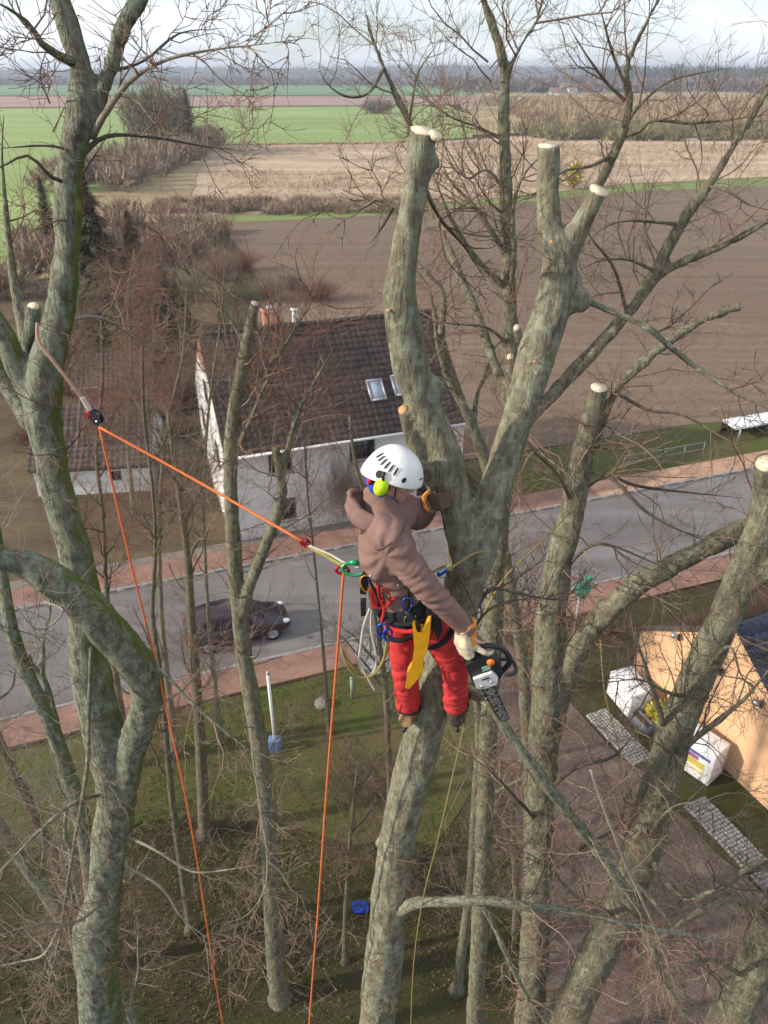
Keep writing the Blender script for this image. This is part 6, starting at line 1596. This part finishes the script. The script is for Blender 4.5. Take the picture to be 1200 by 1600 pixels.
# trousers
def tfold(V, N): return 0.006*vnoise(V*np.array([9, 9, 26]), 41) - 0.012*(1-np.abs(vnoise(V*np.array([7, 7, 24])+V[:, [2, 0, 1]]*6, 43)))**7 + 0.003*vnoise(V*np.array([24, 24, 50]), 42)
mb = MB()
mb.ball(JT['pel'], (0.175, 0.135, 0.13), TR, 18, 12)
for s in 'lr':
    h, k, a = JT[s+'h'], JT[s+'k'], JT[s+'a']
    mb.tube(catmull([h*0.7+JT['pel']*0.3, h, (h+k)/2, k, (k+a)/2, a+[0, 0, 0.02]], 4), np.interp(np.linspace(0, 5, 21), [0, 1, 2, 3, 4, 5], [0.096, 0.100, 0.088, 0.076, 0.074, 0.078]), 16)
solid('trousers', mb, 0.010, M['trouser'], person, 4, tfold)
# boots on the trunk, with climbing irons
for s, toe, mt in (('l', P(652, 1104, 3.56), M['boot']), ('r', P(700, 1100, 3.50), M['bootdark'])):
    a = JT[s+'a'] - np.array([0, 0, 0.045]); d = unit((toe - a)*[1, 1, 0.25]); up = np.array([0, 0, 1.0])
    mb = MB(); mb.tube([a+up*0.11, a+up*0.02, a-up*0.025-d*0.02], [0.060, 0.058, 0.050], 12)
    mb.tube([a-up*0.03-d*0.065, a-up*0.035+d*0.02, a-up*0.04+d*0.07, a-up*0.045+d*0.125], [0.045, 0.046, 0.042, 0.034], 12)
    bt = solid('boot', mb, 0.009, mt, person, 3, lambda V, N: 0.004*vnoise(V*40, 5))
    mb = MB(); mb.tube([a-up*0.085-d*0.09, a-up*0.088+d*0.05, a-up*0.090+d*0.13], [0.014, 0.016, 0.012], 8); mb.build('sole', M['black'], bt, True)
    sd = unit(np.cross(d, up))*(-1 if s == 'l' else 1)
    mb = MB(); mb.tube([a+up*0.20+sd*0.02, a+sd*0.062, a-up*0.085+sd*0.05, a-up*0.095, ], 0.010, 8); mb.tube([a-up*0.08+sd*0.05, a-up*0.135+sd*0.03+d*0.03], [0.009, 0.003], 8); ir = mb.build('climbing_iron', M['steel'], person, True)
    ringp = np.array([a+up*0.045 + (d*math.cos(t)+np.cross(up, d)*math.sin(t))*0.071 for t in np.linspace(0, 2*PI, 17)])
    mb = MB(); mb.tube(ringp, 0.013, 6); mb.build('strap', M['black'], ir, True)

# helmet
mb = MB(); nu, nv = 40, 16
hv = []
for j in range(nv+1):
    b = PI/2*(1 - j/nv)*1.0
    for i in range(nu):
        a = i*2*PI/nu
        cx, cy, cz = math.cos(b)*math.cos(a), math.cos(b)*math.sin(a), math.sin(b)
        e = 0.85
        rx, ry, rz = 0.113, 0.140, 0.150
        k = 1.0 + 0.03*math.exp(-((j-nv)/2.2)**2)                # flared rim
        f = max(0, cy)
        z = cz**e*rz + 0.014*f*(1-cz) - 0.048*max(0, -cy)*(1-cz)
        hv.append(hd(cx*rx*k, cy*ry*k + 0.012*f*(1-cz)**2 - 0.008, z + 0.0))
q = [[j*nu+i, j*nu+(i+1) % nu, (j+1)*nu+(i+1) % nu, (j+1)*nu+i] for j in range(nv) for i in range(nu)]
mb.add(hv, q); helm = mb.build('helmet', M['helmet'], person, True)
m = helm.modifiers.new('shell', 'SOLIDIFY'); m.thickness = 0.005; m.offset = 1
m = helm.modifiers.new('sub', 'SUBSURF'); m.render_levels = 1
def on_helm(a, b, out=0.0):
    """point on the shell: azimuth a from the right (towards front), elevation b"""
    cx, cy, cz = math.cos(b)*math.cos(a), math.cos(b)*math.sin(a), math.sin(b)
    f = max(0, cy)
    loc = np.array([cx*0.113, cy*0.140+0.012*f*(1-cz)**2-0.008, cz**0.85*0.150 + 0.014*f*(1-cz) - 0.048*max(0, -cy)*(1-cz) + 0.0])
    n = unit(np.array([cx/0.113, cy/0.140, cz/0.150]))
    return JT['head'] + HR_ @ (loc + n*out), HR_ @ n
def vent(a, b, w, h, rot=0.0):
    for sgn in (1, -1):
        a_ = a if sgn == 1 else PI - a
        c, n = on_helm(a_, b, 0.0015)
        c2, _ = on_helm(a_, b+0.05, 0.0015); up = unit(c2-c); up = unit(up - n*(up @ n)); sd = np.cross(up, n)
        cr, sr = math.cos(rot*sgn), math.sin(rot*sgn); u2 = up*cr + sd*sr; s2 = sd*cr - up*sr
        t = np.arange(14)*2*PI/14
        v = np.array([c + s2*math.cos(x)*w/2 + u2*math.sin(x)*h/2 for x in t])
        m = MB(); m.prism(v, n*0.0025); m.build('vent', M['black'], helm)
for k in range(6): vent(-0.95 + k*0.20, 0.66 - 0.045*k, 0.009, 0.046, 0.12)
vent(0.42, 0.24, 0.020, 0.028, 0.3)
vent(-0.42, 0.20, 0.034, 0.040, 0.0)
c, n = on_helm(1.22, 0.30, 0.002)
mb = MB(); mb.box(c, (0.026, 0.003, 0.006), np.stack([unit(np.cross(n, hu)), n, hu], 1)); mb.build('badge', M['black'], helm)
for s in (1, -1):
    c = hd(s*0.105, -0.030, -0.030); R = np.stack([hu, hf*s, hx*s], 1)
    mb = MB(); mb.lathe([(0.001, 0.040), (0.018, 0.038), (0.030, 0.028), (0.036, 0.012), (0.036, -0.006), (0.001, -0.006)], c, R @ np.diag([1.25, 0.95, 1]), 20); em = mb.build('ear_defender', M['lime'], helm, True)
    mb = MB(); mb.lathe([(0.040, -0.024), (0.041, -0.005), (0.030, -0.003), (0.001, -0.003)], c, R @ np.diag([1.2, 0.95, 1]), 18); mb.build('ear_cushion', M['black'], helm, True)
    mb = MB(); mb.tube([hd(s*0.118, -0.030, 0.0), hd(s*0.122, -0.045, 0.030), hd(s*0.112, -0.050, 0.050)], [0.006, 0.008, 0.010], 8); mb.build('ear_arm', M['black'], helm, True)
    mb = MB(); mb.tube([hd(s*0.095, 0.03, 0.02), hd(s*0.075, 0.045, -0.05), hd(0, 0.065, -0.115)], 0.004, 6); mb.build('chin_strap', M['black'], helm, True)

# gloves: palms with five fingers each
mb = MB(); w = JT['rw']; 
mb.tube([w - rhd*0.05, w, w + rhd*0.03], [0.050, 0.046, 0.044], 12)
hand_shapes(mb, w + rhd*0.01, rhd, (0.75, 0.5, 0.1), 1.05, 1.35, 0, 1, 'palm')
g1 = solid('right_glove', mb, 0.005, M['glove_o'], person, 3, lambda V, N: 0.002*vnoise(V*60, 6)); g1['label'] = 'orange and cream work glove gripping the saw'
mb = MB(); hn = unit(np.array([-0.8, -0.45, 0.1]))
off = hn*0.034
for k in (-1.2, -0.4, 0.4, 1.2):
    s_ = unit(np.cross(rhd, (0.75, 0.5, 0.1)))
    mb.tube([w - rhd*0.015 + off + s_*k*0.014, w + rhd*0.07 + off*1.25 + s_*k*0.020, w + rhd*0.15 + off*0.9 + s_*k*0.019], [0.024, 0.031, 0.027], 10)
hand_shapes(mb, w + rhd*0.055, rhd, (0.75, 0.5, 0.1), 1.12, 1.35, 0, 1, 'fingers')
hand_shapes(mb, w + rhd*0.045, rhd, (0.75, 0.5, 0.1), 1.15, 1.2, 0, 1, 'thumb')
solid('leather_fingers', mb, 0.005, M['glove_c'], g1, 3, lambda V, N: 0.003*vnoise(V*50, 7))
mb = MB(); w = JT['lw']
hand_shapes(mb, w - lhd*0.02, lhd, (0.35, 0.9, -0.1), 1.0, 1.15, 0, 1)
g2 = solid('left_glove', mb, 0.005, M['glove_d'], person, 3); g2['label'] = 'dark glove with orange cuff held against the trunk'
ringp = np.array([w - lhd*0.004 + (unit(np.cross(lhd, [0, 0, 1]))*math.cos(t) + unit(np.cross(lhd, np.cross(lhd, [0, 0, 1])))*math.sin(t))*0.049 for t in np.linspace(0, 2*PI, 17)])
mb = MB(); mb.tube(ringp, 0.011, 8); mb.build('cuff', M['glove_o'], g2, True)

# harness
bx_ = unit(sx_*0.75 + unit(JT['rh']-JT['lh'])*0.6); bu = unit(JT['waist']-JT['pel']); bf = unit(np.cross(bu, bx_)); bx_ = np.cross(bf, bu)
bc = JT['pel'] + bu*0.075
def belt_pt(t, r=1.0, h=0.0): return bc + bx_*math.cos(t)*0.188*r + bf*math.sin(t)*0.150*r + bu*h
mb = MB(); n = 40
for h0, r0, h1, r1 in ((-0.095, 1.0, 0.065, 0.97),):
    v = []
    for t in np.arange(n)*2*PI/n:
        v += [belt_pt(t, r0-.02, h0), belt_pt(t, r0+0.06, h0*.8), belt_pt(t, 1.10, 0), belt_pt(t, r1+0.07, h1*.8), belt_pt(t, r1-.02, h1)]
    q = [[i*5+j, ((i+1) % n)*5+j, ((i+1) % n)*5+j+1, i*5+j+1] for i in range(n) for j in range(4)]
    mb.add(v, q)
har = mb.build('harness', M['blackweb'], person, True)
for t0, t1, h, r, m_ in ((-2.9, -1.2, -0.02, 1.15, 'blackweb'), (-1.4, 0.2, 0.0, 1.14, 'blackweb'), (-2.6, -1.9, -0.06, 1.16, 'redcloth'), (-0.9, -0.3, -0.05, 1.17, 'redcloth')):
    mb = MB(); mb.tube([belt_pt(t, r, h) for t in np.linspace(t0, t1, 9)], 0.013, 6); mb.build('strap', M[m_], har, True)
for s in 'lr':
    h, k = JT[s+'h'], JT[s+'k']; d = unit(k-h); c = h*0.78+k*0.22; a = unit(np.cross(d, [0.3, 1, 0])); b = np.cross(d, a)
    mb = MB(); mb.tube([c + (a*math.cos(t)+b*math.sin(t))*0.112 + d*0.03*math.sin(t) for t in np.linspace(0, 2*PI, 21)], 0.014, 6); mb.build('leg_loop', M['blackweb'], har, True)
def carabiner(c, size, mat, ax=(1, 0, 0), up=(0, 0, 1), name='carabiner', th=0.0042):
    ax = unit(ax); up = unit(up); pts = [c + ax*math.cos(t)*size*0.27*(1+0.3*math.sin(t)) + up*math.sin(t)*size*0.48 for t in np.linspace(0, 2*PI, 21)]
    m = MB(); m.tube(pts, th, 8); return m.build(name, mat, har, True)
Yh = 3.02
carabiner(P(572, 912, 3.03), 0.10, M['goldal'], (1, .2, -.2)); carabiner(P(590, 935, 3.0), 0.10, M['redal'], (1, -.3, 0)); carabiner(P(602, 932, 2.99), 0.11, M['redal'], (.6, -.3, .5), (-.4, 0, 1))
carabiner(P(636, 945, 2.99), 0.09, M['blueal'], (1, 0, .1)); carabiner(P(638, 970, 2.99), 0.07, M['steel'], (1, 0, .1)); carabiner(P(597, 985, 3.02), 0.09, M['blueal'], (1, 0, .2), th=0.0065); carabiner(P(606, 992, 3.02), 0.08, M['blueal'], (1, .3, -.2), th=0.0065); carabiner(P(653, 930, 2.99), 0.06, M['steel'], (1, 0, 0))
for (px, py, r) in ((579, 900, .010), (600, 906, .009), (611, 904, .009), (584, 898, .007), (622, 914, .008)):
    mb = MB(); mb.ball(P(px, py, 3.0), (r, r, r), nu=10, nv=8); mb.build('buckle', M['steel'], har, True)
def pouch(pts, depth, mat, name, Yc):
    f = np.array([P(a, b, Yc) for a, b in pts]); m = MB(); nn = unit(np.cross(f[1]-f[0], f[2]-f[0])); nn = nn if nn[1] > 0 else -nn
    if np.cross(f[1]-f[0], f[2]-f[0]) @ nn > 0: f = f[::-1]
    m.prism(f, nn*depth); o = m.build(name, mat, har, bevel=0.004); return o
pouch([(566, 898), (578, 900), (572, 930), (562, 928)], 0.03, M['blackweb'], 'tool_pouch', 3.03)
pouch([(563, 940), (572, 940), (572, 962), (564, 964)], 0.03, M['blackweb'], 'tool_pouch', 3.04)
pouch([(578, 920), (594, 925), (596, 952), (580, 950)], 0.03, M['redcloth'], 'tool_pouch', 3.02)
pouch([(668, 945), (684, 950), (692, 985), (684, 1002), (678, 985), (664, 978)], 0.03, M['blackweb'], 'tool_pouch', 2.98)
for pts, r, m_ in (([(590, 915), (592, 935), (600, 950), (596, 972)], .007, 'redcloth'), ([(600, 950), (612, 938), (622, 932)], .007, 'redcloth'), ([(576, 905), (588, 930), (592, 948)], .008, 'blackweb'), ([(603, 975), (625, 980), (645, 985)], .006, 'navy'), ([(640, 905), (638, 925), (637, 950)], .009, 'blackweb'), ([(660, 925), (672, 945), (690, 965)], .012, 'blackweb')):
    mb = MB(); mb.tube(catmull([P(a, b, 2.995) for a, b in pts], 5), r, 7); mb.build('strap', M[m_], har, True)
# scabbard for the hand saw
sc = [(644, 975), (648, 970), (651, 982), (660, 985), (668, 972), (673, 971), (672, 989), (668, 1013), (661, 1036), (662, 1046), (654, 1060), (639, 1077), (633, 1075), (636, 1052), (643, 1041), (647, 1013), (646, 992)]
f = np.array([P(a, b, 2.95 + 0.0004*(b-970)) for a, b in sc]); mb = MB(); mb.prism(f[::-1], np.array([0.005, 0.028, 0.015])); so = mb.build('scabbard', M['yellowsheath'], har, bevel=0.005)
so['label'] = 'amber yellow hand saw scabbard hanging on the thigh'
mb = MB(); mb.tube([P(655, 985, 2.965), P(650, 972, 2.965), P(641, 962, 2.97), P(634, 955, 2.97)], [0.014, 0.015, 0.014, 0.012], 8); mb.build('saw_handle', M['black'], har, True)

# ------------------------------------------------------------------ chainsaw
O = P(744, 1058, 3.0); bd = unit(P(790, 1142, 3.06) - O); td = P(802, 1032, 3.0) - O; td = unit(td - bd*(td @ bd)); sn = np.cross(bd, td)
if sn[1] > 0: sn = -sn
SR = np.stack([bd, td, sn], 1)
def sw(x, y, z): return O + SR @ np.array([x, y, z])
saw = thing('chainsaw', tuple(O), 'small top-handle chainsaw, white side cover and black handle, in the climber\'s hand', 'chainsaw')
M['sawblack'] = plain('black_saw_plastic', (0.025, 0.027, 0.030), 0.45, 0.2, 30); M['saworange'] = plain('orange_saw_cap', (0.75, 0.20, 0.02), 0.45); M['sawwhite'] = plain('white_saw_cover', (0.66, 0.66, 0.66), 0.45, 0.15, 25)
M['sawgreen'] = plain('pale_green_decal', (0.30, 0.50, 0.38), 0.5)
mb = MB(); v = [sw(x, y, -0.05) for x, y in ((-0.16, -0.01), (0.0, -0.02), (0.03, 0.03), (0.03, 0.10), (-0.02, 0.15), (-0.14, 0.14), (-0.18, 0.08))]
mb.prism(v, sn*0.10); mb.build('engine_case', M['sawblack'], saw, bevel=0.012)
mb = MB(); v = [sw(x, y, 0.0505) for x, y in ((-0.065, -0.005), (0.005, -0.012), (0.028, 0.03), (0.025, 0.095), (-0.02, 0.115), (-0.07, 0.10))]
mb.prism(v, sn*0.018); cov = mb.build('side_cover', M['sawwhite'], saw, bevel=0.005)
mb = MB(); mb.box(sw(-0.045, 0.055, 0.0705), (0.008, 0.04, 0.003), SR); mb.build('slot', M['black'], cov)
for x, y in ((0.0, 0.02), (-0.01, 0.075)):
    mb = MB(); mb.lathe([(0.008, 0), (0.008, 0.008), (0.001, 0.009)], sw(x, y, 0.068), np.stack([bd, td, sn], 1), 8); mb.build('nut', M['steel'], cov)
mb = MB(); v = [sw(x, y, 0.052) for x, y in ((-0.115, 0.06), (-0.085, 0.055), (-0.085, 0.10), (-0.115, 0.105))]; mb.prism(v, sn*0.003); mb.build('decal', M['sawgreen'], saw)
mb = MB(); mb.tube(catmull([sw(-0.155, -0.01, 0.01), sw(-0.205, 0.03, 0.01), sw(-0.215, 0.09, 0.01), sw(-0.19, 0.16, 0.01), sw(-0.12, 0.20, 0.01), sw(-0.04, 0.195, 0.01), sw(0.0, 0.15, 0.01), sw(0.02, 0.10, 0.01)], 5), 0.014, 10); mb.build('top_handle', M['sawblack'], saw, True)
mb = MB(); mb.tube(catmull([sw(-0.02, 0.14, -0.05), sw(0.01, 0.20, -0.04), sw(0.02, 0.21, 0.02), sw(0.01, 0.19, 0.05), sw(-0.01, 0.15, 0.055)], 5), 0.009, 8); mb.build('hand_guard', M['sawblack'], saw, True)
mb = MB(); mb.lathe([(0.001, 0.02), (0.018, 0.018), (0.022, 0.0), (0.022, -0.02), (0.001, -0.02)], sw(-0.13, 0.115, 0.045), SR, 14); mb.build('fuel_cap', M['saworange'], saw, True)
# guide bar with chain
v = [sw(x, y, 0.030) for x, y in [(-0.01, 0.004), (0.28, 0.010)] + [(0.335 + 0.026*math.cos(a), 0.034 + 0.026*math.sin(a)*0.92) for a in np.linspace(-PI/2, PI/2, 9)] + [(0.28, 0.058), (-0.01, 0.066)]]
mb = MB(); mb.prism(v, sn*0.006)
k = NT('worn_guide_bar'); c = k.coord('Object'); n1 = k.noise(c, 60, 4, 0.7); bar_m = k.done(k.mix(k.ramp(n1, [(0.42, 0.0), (0.60, 1.0)]), (0.05, 0.05, 0.05), (0.42, 0.42, 0.41)), 0.4, metal=0.5)
bar = mb.build('guide_bar', bar_m, saw)
path = [sw(x, y, 0.033) for x, y in [(0.0, 0.002), (0.10, 0.002), (0.28, 0.007)] + [(0.335 + 0.030*math.cos(a), 0.034 + 0.029*math.sin(a)) for a in np.linspace(-PI/2, PI/2, 9)] + [(0.28, 0.061), (0.10, 0.068), (0.0, 0.070)]]
pc = catmull(path, 4)
mb = MB(); mb.tube(pc, 0.004, 5); mb.build('chain', M['black'], saw)
mb = MB()
for i in range(1, len(pc)-1, 2): mb.box(pc[i] + unit(pc[i]-sw(0.12, 0.034, 0.033))*0.004, (0.008, 0.006, 0.006), SR)
mb.build('cutter_teeth', M['steel'], saw)['kind'] = 'stuff'

# ------------------------------------------------------------------ ropes and rigging
def rope_mat(name, a, b, pitch=90.0):
    k = NT(name); c = k.coord('bark'); s = k.sep(c)
    an = k.math('ARCTAN2', s[1], s[0]); w1 = k.math('SINE', k.math('ADD', k.math('MULTIPLY', s[2], pitch*4), k.math('MULTIPLY', an, 3.0))); w2 = k.math('SINE', k.math('SUBTRACT', k.math('MULTIPLY', s[2], pitch*4), k.math('MULTIPLY', an, 3.0)))
    m = k.math('MULTIPLY', w1, w2); n = k.noise(c, 12, 4)
    col = k.mix(k.ramp(m, [(0.0, 0.0), (0.6, 1.0)]), a, b); col = k.mix(0.5, col, k.mix(1.0, col, k.ramp(n, [(0.3, 0.65), (0.7, 1.2)]), 'MULTIPLY'))
    return k.done(col, 0.85, m, 0.3, 0.002, spec=0.2)
M['rope_o'] = rope_mat('orange_rope', (0.60, 0.14, 0.045), (0.78, 0.22, 0.075)); M['rope_y'] = rope_mat('yellow_black_rope', (0.22, 0.17, 0.06), (0.44, 0.34, 0.12), 60)
M['rope_w'] = rope_mat('white_rope', (0.42, 0.38, 0.33), (0.70, 0.66, 0.58)); M['rope_t'] = rope_mat('tan_sling', (0.38, 0.23, 0.17), (0.50, 0.33, 0.25)); M['rope_g'] = rope_mat('green_orange_cord', (0.16, 0.26, 0.10), (0.62, 0.22, 0.06), 40)
def rope(name, pts, r, mat, label, cat='rope', per=8, sides=8):
    p = catmull(pts, per); mb = MB(); mb.tube(p, r, sides); o = mb.build(name, mat, None, True, origin=p[0]); return tag(o, label, cat)
pul = P(150, 655, 4.05)
drop = np.array([pul[0]+0.02, pul[1], 0.0])
rope('climbing_rope', [pul + [0.01, 0, -0.05], P(300, 745, 3.82) + [0, 0, -0.01], P(478, 849, 3.30)], 0.0075, M['rope_o'], 'taut orange rope from the pulley down to the climber\'s hitch')
rope('rope_tail', [pul + [0.01, 0, -0.05], P(200, 862, 4.04), P(256, 1090, 4.0), P(302, 1310, 4.0), P(348, 1600, 4.02), drop*0.35 + P(348, 1600, 4.02)*0.65, drop + [0.1, 0, 0.02]], 0.0075, M['rope_o'], 'orange rope hanging straight down from the pulley')
a_ = P(537, 892, 3.10); b_ = P(483, 1600, 3.45); e_ = a_ + (b_-a_)*(a_[2]/(a_[2]-b_[2]))
rope('climber_line_tail', [a_, P(524, 1060, 3.19), P(512, 1210, 3.26), P(497, 1420, 3.36), b_, e_+[0, 0, 0.02]], 0.0068, M['rope_o'], 'orange rope hanging from the climber\'s hitch to the ground')
rope('prusik_loop', [P(478, 849, 3.30), P(490, 858, 3.27), P(505, 866, 3.22), P(522, 876, 3.18), P(540, 886, 3.12)], 0.0105, M['rope_g'], 'green and orange friction hitch cord on the taut rope', 'cord')
rope('hitch_tether', [P(484, 853, 3.27), P(515, 866, 3.2), P(540, 880, 3.13), P(562, 887, 3.10)], 0.006, M['rope_w'], 'pale tether beside the friction hitch', 'tether')
def ring_thing(name, c, size, mat, label, ax, up, th=0.007, cat='carabiner'):
    o = thing(name, tuple(c), label, cat); ax = unit(ax); up = unit(up)
    m = MB(); m.tube([c + ax*math.cos(t)*size*0.34 + up*math.sin(t)*size*0.58 for t in np.linspace(0, 2*PI, 21)], th, 8); m.build('frame', mat, o, True)
    m = MB(); m.tube([c + ax*size*0.34 - up*size*0.2, c + ax*size*0.34 + up*size*0.2], th*1.5, 8); m.build('gate', mat, o, True); return o
ring_thing('carabiner', P(553, 889, 3.10), 0.10, M['greenal'], 'green carabiner joining the hitch to the harness', (0.1, .2, 1), (1, 0, -.1), 0.009)
ring_thing('hitch_ring', P(535, 891, 3.11), 0.055, M['redal'], 'small red ring where the hanging rope leaves the hitch', (0.1, .2, 1), (1, 0, -.1), 0.008, 'ring')
def pulley(c, d, size, label, mat, sheave):
    o = thing('pulley', tuple(c), label, 'pulley'); d = unit(d); s = unit(np.cross(d, [0, 1, 0.2])); n = np.cross(s, d); R = np.stack([s, n, d], 1)
    for k in (-1, 1):
        m = MB(); pts = [c + n*k*size*0.22 + s*math.cos(t)*size*0.42 + d*(math.sin(t)*size*0.6) for t in np.arange(16)*2*PI/16]
        m.prism(pts if k < 0 else pts, n*k*0.004); m.build('cheek', mat, o)
    m = MB(); m.lathe([(0.001, -size*.2), (size*.36, -size*.2), (size*.26, 0), (size*.36, size*.2), (0.001, size*.2)], c - d*size*0.1, np.stack([s, d, n], 1), 16); m.build('sheave', sheave, o, True)
    m = MB(); m.tube([c + n*-size*.3 + d*size*.3, c + n*size*.3 + d*size*.3], size*.1, 8); m.build('axle', M['steel'], o, True); return o
pulley(P(477, 848, 3.30), (0.9, -.2, -.4), 0.045, 'small red pulley riding on the taut orange rope', M['redal'], M['steel'])
pulley(P(150, 652, 4.05), (0.4, -.1, -.8), 0.075, 'black pulley hanging by a sling from the left tree', M['sawblack'], M['steel'])
rope('tree_sling', [P(58, 505, 4.12), P(60, 532, 4.06), P(80, 560, 4.04), P(105, 592, 4.04), P(128, 622, 4.05), P(136, 632, 4.05)], 0.010, M['rope_t'], 'brown sling round the left tree carrying the pulley', 'sling')
rope('sling_splice', [P(128, 620, 4.05), P(135, 632, 4.05), P(141, 641, 4.05)], 0.015, M['rope_w'], 'white splice at the lower end of the brown sling', 'splice')
sv = thing('swivel', tuple(P(140, 646, 4.05)), 'red swivel between the white splice and the pulley', 'swivel')
mb = MB(); c = P(141, 648, 4.05); d = unit(P(147, 660, 4.05)-P(134, 632, 4.05)); s = unit(np.cross(d, [0, 1, 0])); mb.lathe([(0.001, -0.035), (0.016, -0.03), (0.019, 0), (0.016, 0.03), (0.001, 0.035)], c, np.stack([s, np.cross(d, s), d], 1), 14); mb.build('barrel', M['redal'], sv, True)
mb = MB(); mb.tube([c - d*0.035 + s*math.cos(t)*0.014 + d*math.sin(t)*0.014 for t in np.linspace(0, 2*PI, 13)], 0.004, 6); mb.build('eye', M['steel'], sv, True)
rope('yellow_rope', [P(735, 1085, 3.30), P(728, 1120, 3.3), P(705, 1222, 3.28), P(682, 1320, 3.28), P(662, 1400, 3.3), P(648, 1490, 3.35), P(642, 1600, 3.4), P(640, 1720, 3.5)+[0, 0, -2.0], [0.15, 3.6, 0.02]], 0.0042, M['rope_y'], 'yellow and black rope hanging below the climber\'s right foot')
rope('lanyard', [P(692, 893, 3.06), P(706, 886, 3.12), P(722, 876, 3.22), P(738, 866, 3.31), P(756, 862, 3.36), P(775, 866, 3.50), P(765, 875, 3.62), P(730, 880, 3.64), P(690, 886, 3.50), P(672, 900, 3.3), P(668, 915, 3.2)], 0.0075, M['rope_y'], 'work lanyard looped round the trunk at the climber\'s waist', 'lanyard')
ad = thing('lanyard_adjuster', tuple(P(692, 893, 3.05)), 'blue and silver lanyard adjuster beside the climber\'s waist', 'adjuster')
mb = MB(); c = P(691, 894, 3.05); d = unit(P(700, 888, 3.09)-P(682, 900, 3.02)); s = unit(np.cross(d, [0, 1, 0])); R = np.stack([d, np.cross(s, d), s], 1); mb.box(c, (0.065, 0.018, 0.024), R); mb.build('body', M['blueal'], ad, bevel=0.004)
mb = MB(); mb.box(c + s*0.014, (0.06, 0.014, 0.006), R); mb.build('lever', M['steel'], ad, bevel=0.002)
rope('spare_loop', [P(578, 950, 3.03), P(568, 978, 3.02), P(563, 1012, 3.02), P(561, 1040, 3.02), P(572, 1054, 3.02), P(586, 1046, 3.02), P(587, 1020, 3.02), P(580, 985, 3.02), P(580, 952, 3.03)], 0.006, M['rope_w'], 'grey white rope loop hanging from the harness')
rope('spare_tail', [P(561, 1036, 3.02), P(572, 1055, 3.01), P(578, 1066, 3.0), P(585, 1078, 3.0)], 0.006, M['rope_w'], 'short white rope end below the hanging loop')
rope('flipline', [P(605, 992, 3.02), P(603, 1012, 3.02), P(597, 1036, 3.0), P(580, 1056, 2.99), P(556, 1056, 2.98), P(541, 1036, 2.97), P(534, 1014, 2.98), P(543, 1030, 3.0), P(560, 1050, 3.02), P(585, 1050, 3.04), P(600, 1030, 3.05), P(608, 1000, 3.05)], 0.0068, M['rope_y'], 'yellow coiled flipline hanging behind the climber\'s thigh')
rope('yellow_line', [P(740, 1000, 4.2), P(768, 935, 4.3), P(800, 890, 4.5), P(852, 842, 5.0), P(890, 800, 5.6)], 0.007, M['rope_y'], 'thin yellow line running up to the pollarded tree')
rope('hanging_line', [P(938, 1000, 5.75), P(945, 1080, 5.7), P(962, 1150, 5.7), P(982, 1220, 5.7), P(1000, 1300, 5.7), P(1010, 1380, 5.75), P(1012, 1500, 5.8)+[0, 0, -3], [2.6, 6.3, 0.02]], 0.008, M['rope_y'], 'yellow line hanging from the mossy side limb at right')

# ------------------------------------------------------------------ hazy air
k = NT('haze_air'); k.t.nodes.remove(k.p)
pv = k.n('VolumePrincipled'); pv.inputs['Color'].default_value = (0.78, 0.86, 1.0, 1); pv.inputs['Density'].default_value = 0.00032; pv.inputs['Anisotropy'].default_value = 0.2
k.l(pv.outputs[0], k.out.inputs['Volume'])
mb = MB(); mb.box((0, 3400, 24.0), (11800, 7100, 50.0)); hz = mb.build('haze', k.m); tag(hz, 'pale blue haze over the far country', 'haze', kind='stuff')
